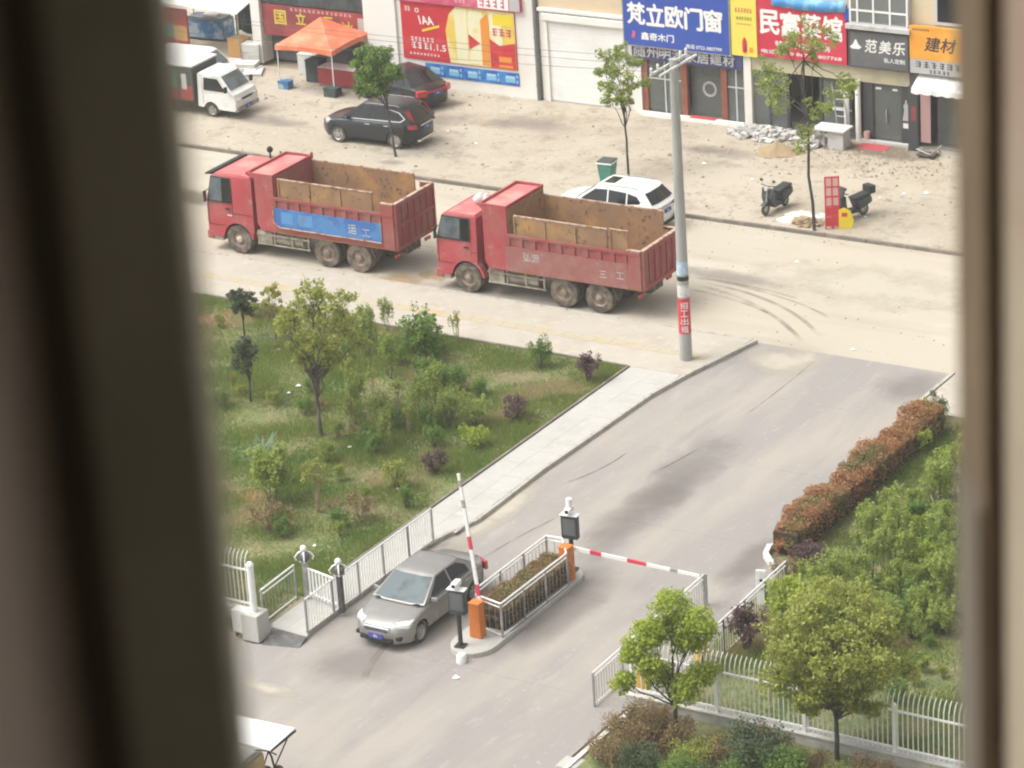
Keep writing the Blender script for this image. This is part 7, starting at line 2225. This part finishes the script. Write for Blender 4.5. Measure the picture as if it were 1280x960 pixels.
# grass: too many blades to count
def grass(name, label, poly_test, bounds, n, seed, hmin=0.05, hmax=0.14):
    g = np.random.default_rng(seed)
    x = g.uniform(bounds[0], bounds[1], n)
    y_ = g.uniform(bounds[2], bounds[3], n)
    # clumpy density
    f = np.sin(x * 1.9 + 1.3 * np.sin(y_ * 0.9)) + np.sin(y_ * 2.3 + 1.1 * np.sin(x * 1.3 + 2)) + np.sin(x * 0.6 - y_ * 0.45)
    keep = poly_test(x, y_) & (g.random(n) < 0.78 + 0.16 * f)
    x, y_, f = x[keep], y_[keep], f[keep]
    n = len(x)
    h = g.uniform(hmin, hmax, n) * (1 + 0.25 * f)
    a = g.uniform(0, 2 * PI, n)
    ln = g.uniform(0.1, 0.7, n) * h
    wd = g.uniform(0.008, 0.017, n)
    b2_ = g.uniform(0, 2 * PI, n)
    v = np.zeros((n, 3, 3))
    v[:, 0] = np.stack([x - np.cos(a) * wd, y_ - np.sin(a) * wd, np.full(n, 0.085)], 1)
    v[:, 1] = np.stack([x + np.cos(a) * wd, y_ + np.sin(a) * wd, np.full(n, 0.085)], 1)
    v[:, 2] = np.stack([x + np.cos(b2_) * ln, y_ + np.sin(b2_) * ln, 0.09 + np.maximum(h, 0.03)], 1)
    me = bpy.data.meshes.new(name)
    me.vertices.add(n * 3)
    me.vertices.foreach_set('co', v.ravel())
    me.loops.add(n * 3)
    me.loops.foreach_set('vertex_index', np.arange(n * 3, dtype=np.int32))
    me.polygons.add(n)
    me.polygons.foreach_set('loop_start', np.arange(0, n * 3, 3, dtype=np.int32))
    me.polygons.foreach_set('loop_total', np.full(n, 3, dtype=np.int32))
    me.update()
    me.validate()
    me.materials.append(MATS['grass'])
    return stuff(link(name, me), label, 'grass')


grass('grass', 'short patchy grass of the left garden', lambda x, y_: (x < -1.5) & (y_ < -1.35), (-22, -1.5, -21.8, -1.35), 520000, 1)
grass('grass', 'short grass of the right garden behind the red hedge', lambda x, y_: (x > 9.9 + np.maximum(0, -12 - y_) * 0.06), (9.9, 22, -20.9, -1.0), 230000, 2)

# ================================================================== THE WINDOW THE PICTURE IS TAKEN FROM
apt = thing('apartment_building', 'apartment block whose open sliding window frames the view', 'building', (CAM[0], CAM[1], 0.0), math.atan2(0.5396, 0.8419))
ZC = float(CAM[2])
box('tower', 'plaster', apt, -9, 9, -14, 0.95, 0, ZC - 1.6)
box('floor', 'concrete', apt, -2.2, 2.2, -4, 0.95, ZC - 1.599, ZC - 1.5)
box('ceiling', 'plaster', apt, -2.2, 2.2, -4, 0.95, ZC + 1.25, ZC + 1.45)
box('back_wall', 'plaster', apt, -2.2, 2.2, -4.1, -4.001, ZC - 1.5, ZC + 1.25)
box('side_wall', 'plaster', apt, -2.4, -2.201, -4.1, 0.95, ZC - 1.5, ZC + 1.25)
box('side_wall', 'plaster', apt, 2.201, 2.4, -4.1, 0.95, ZC - 1.5, ZC + 1.25)
box('sill_wall', 'plaster', apt, -2.2, 2.2, 0.75, 0.95, ZC - 1.499, ZC - 0.75)
box('lintel', 'plaster', apt, -2.2, 2.2, 0.75, 0.95, ZC + 0.95, ZC + 1.249)
box('window_jamb', 'plaster', apt, -2.2, -1.4, 0.75, 0.95, ZC - 0.75, ZC + 0.95)
box('window_jamb', 'plaster', apt, 1.4, 2.2, 0.75, 0.95, ZC - 0.75, ZC + 0.95)
Z0, Z1 = ZC - 0.74, ZC + 0.94
def edge(px, py=480):
    v = FW + RX * (px - 640) / F_PX + DN * (py - 480) / F_PX
    return (v[0] * 0.8419 + v[1] * 0.5396) / (v[0] * -0.5396 + v[1] * 0.8419)
sl = thing('sliding_sash', 'dark sliding window sash pushed open at the left of the view', 'window', (CAM[0], CAM[1], 0.0), math.atan2(0.5396, 0.8419))
dl = 0.47
e0, e1, e2, e3 = edge(252) * dl, edge(105) * dl, edge(45) * dl, (edge(45) - 0.15) * dl
box('stile', 'sash_dark', sl, e1, e0, dl, dl + 0.022, Z0, Z1, 0.002)
box('gasket', 'gasket', sl, e2, e1, dl + 0.006, dl + 0.02, Z0, Z1)
MB().prism([(e2, dl + 0.022), (e2, dl), (e2 - 0.028, dl - 0.13), (e3 - 0.03, dl - 0.13), (e3, dl + 0.022)], Z0, Z1, 'z').build('splayed_stile', 'sash_taupe', sl)  # taupe face splayed on purpose so it catches daylight and looks brighter
box('pane', 'window_glass', sl, -1.38, e3, dl + 0.008, dl + 0.013, Z0 + 0.05, Z1 - 0.05)
box('rail', 'sash_dark', sl, -1.38, e3, dl, dl + 0.022, Z0, Z0 + 0.05)
box('rail', 'sash_dark', sl, -1.38, e3, dl, dl + 0.022, Z1 - 0.05, Z1)
fx = thing('window_mullion', 'brown and beige window mullion at the right of the view', 'window', (CAM[0], CAM[1], 0.0), math.atan2(0.5396, 0.8419))
dr = 0.82
f0 = edge(1197) * (dr + 0.05)
f1 = f0 + 0.003
box('edge', 'jamb_brown', fx, f0, f1, dr, dr + 0.05, Z0, Z1, 0.002)
MB().prism([(f1, dr + 0.05), (f1 + 0.002, dr), (f1 + 0.034, dr - 0.13), (f1 + 0.07, dr - 0.13), (f1 + 0.07, dr + 0.05)], Z0, Z1, 'z').build('splayed_face', 'jamb_beige', fx)  # beige face angled for its brightness, shaped to pick up outside light
box('latch_strip', 'gasket', fx, f0 - 0.0015, f0 - 0.0002, dr + 0.004, dr + 0.042, Z0, ZC - 0.385)
box('pane', 'window_glass', fx, f1 + 0.07, 1.39, dr + 0.02, dr + 0.025, Z0, Z1)

# ================================================================== HAZE
if True:
    hz = MB().b(-160, 160, -200, 160, -1.2, 46).build('haze', 'plaster')
    hm = bpy.data.materials.new('haze')
    hm.use_nodes = True
    hm.node_tree.nodes.clear()
    ho = hm.node_tree.nodes.new('ShaderNodeOutputMaterial')
    hv = hm.node_tree.nodes.new('ShaderNodeVolumePrincipled')
    hv.inputs['Color'].default_value = (0.95, 0.95, 0.93, 1)
    hv.inputs['Density'].default_value = 0.0005
    hm.node_tree.links.new(hv.outputs[0], ho.inputs['Volume'])
    hz.data.materials.clear()
    hz.data.materials.append(hm)
    hz['kind'] = 'stuff'
    hz['label'] = 'thin pale haze in the air over the street'
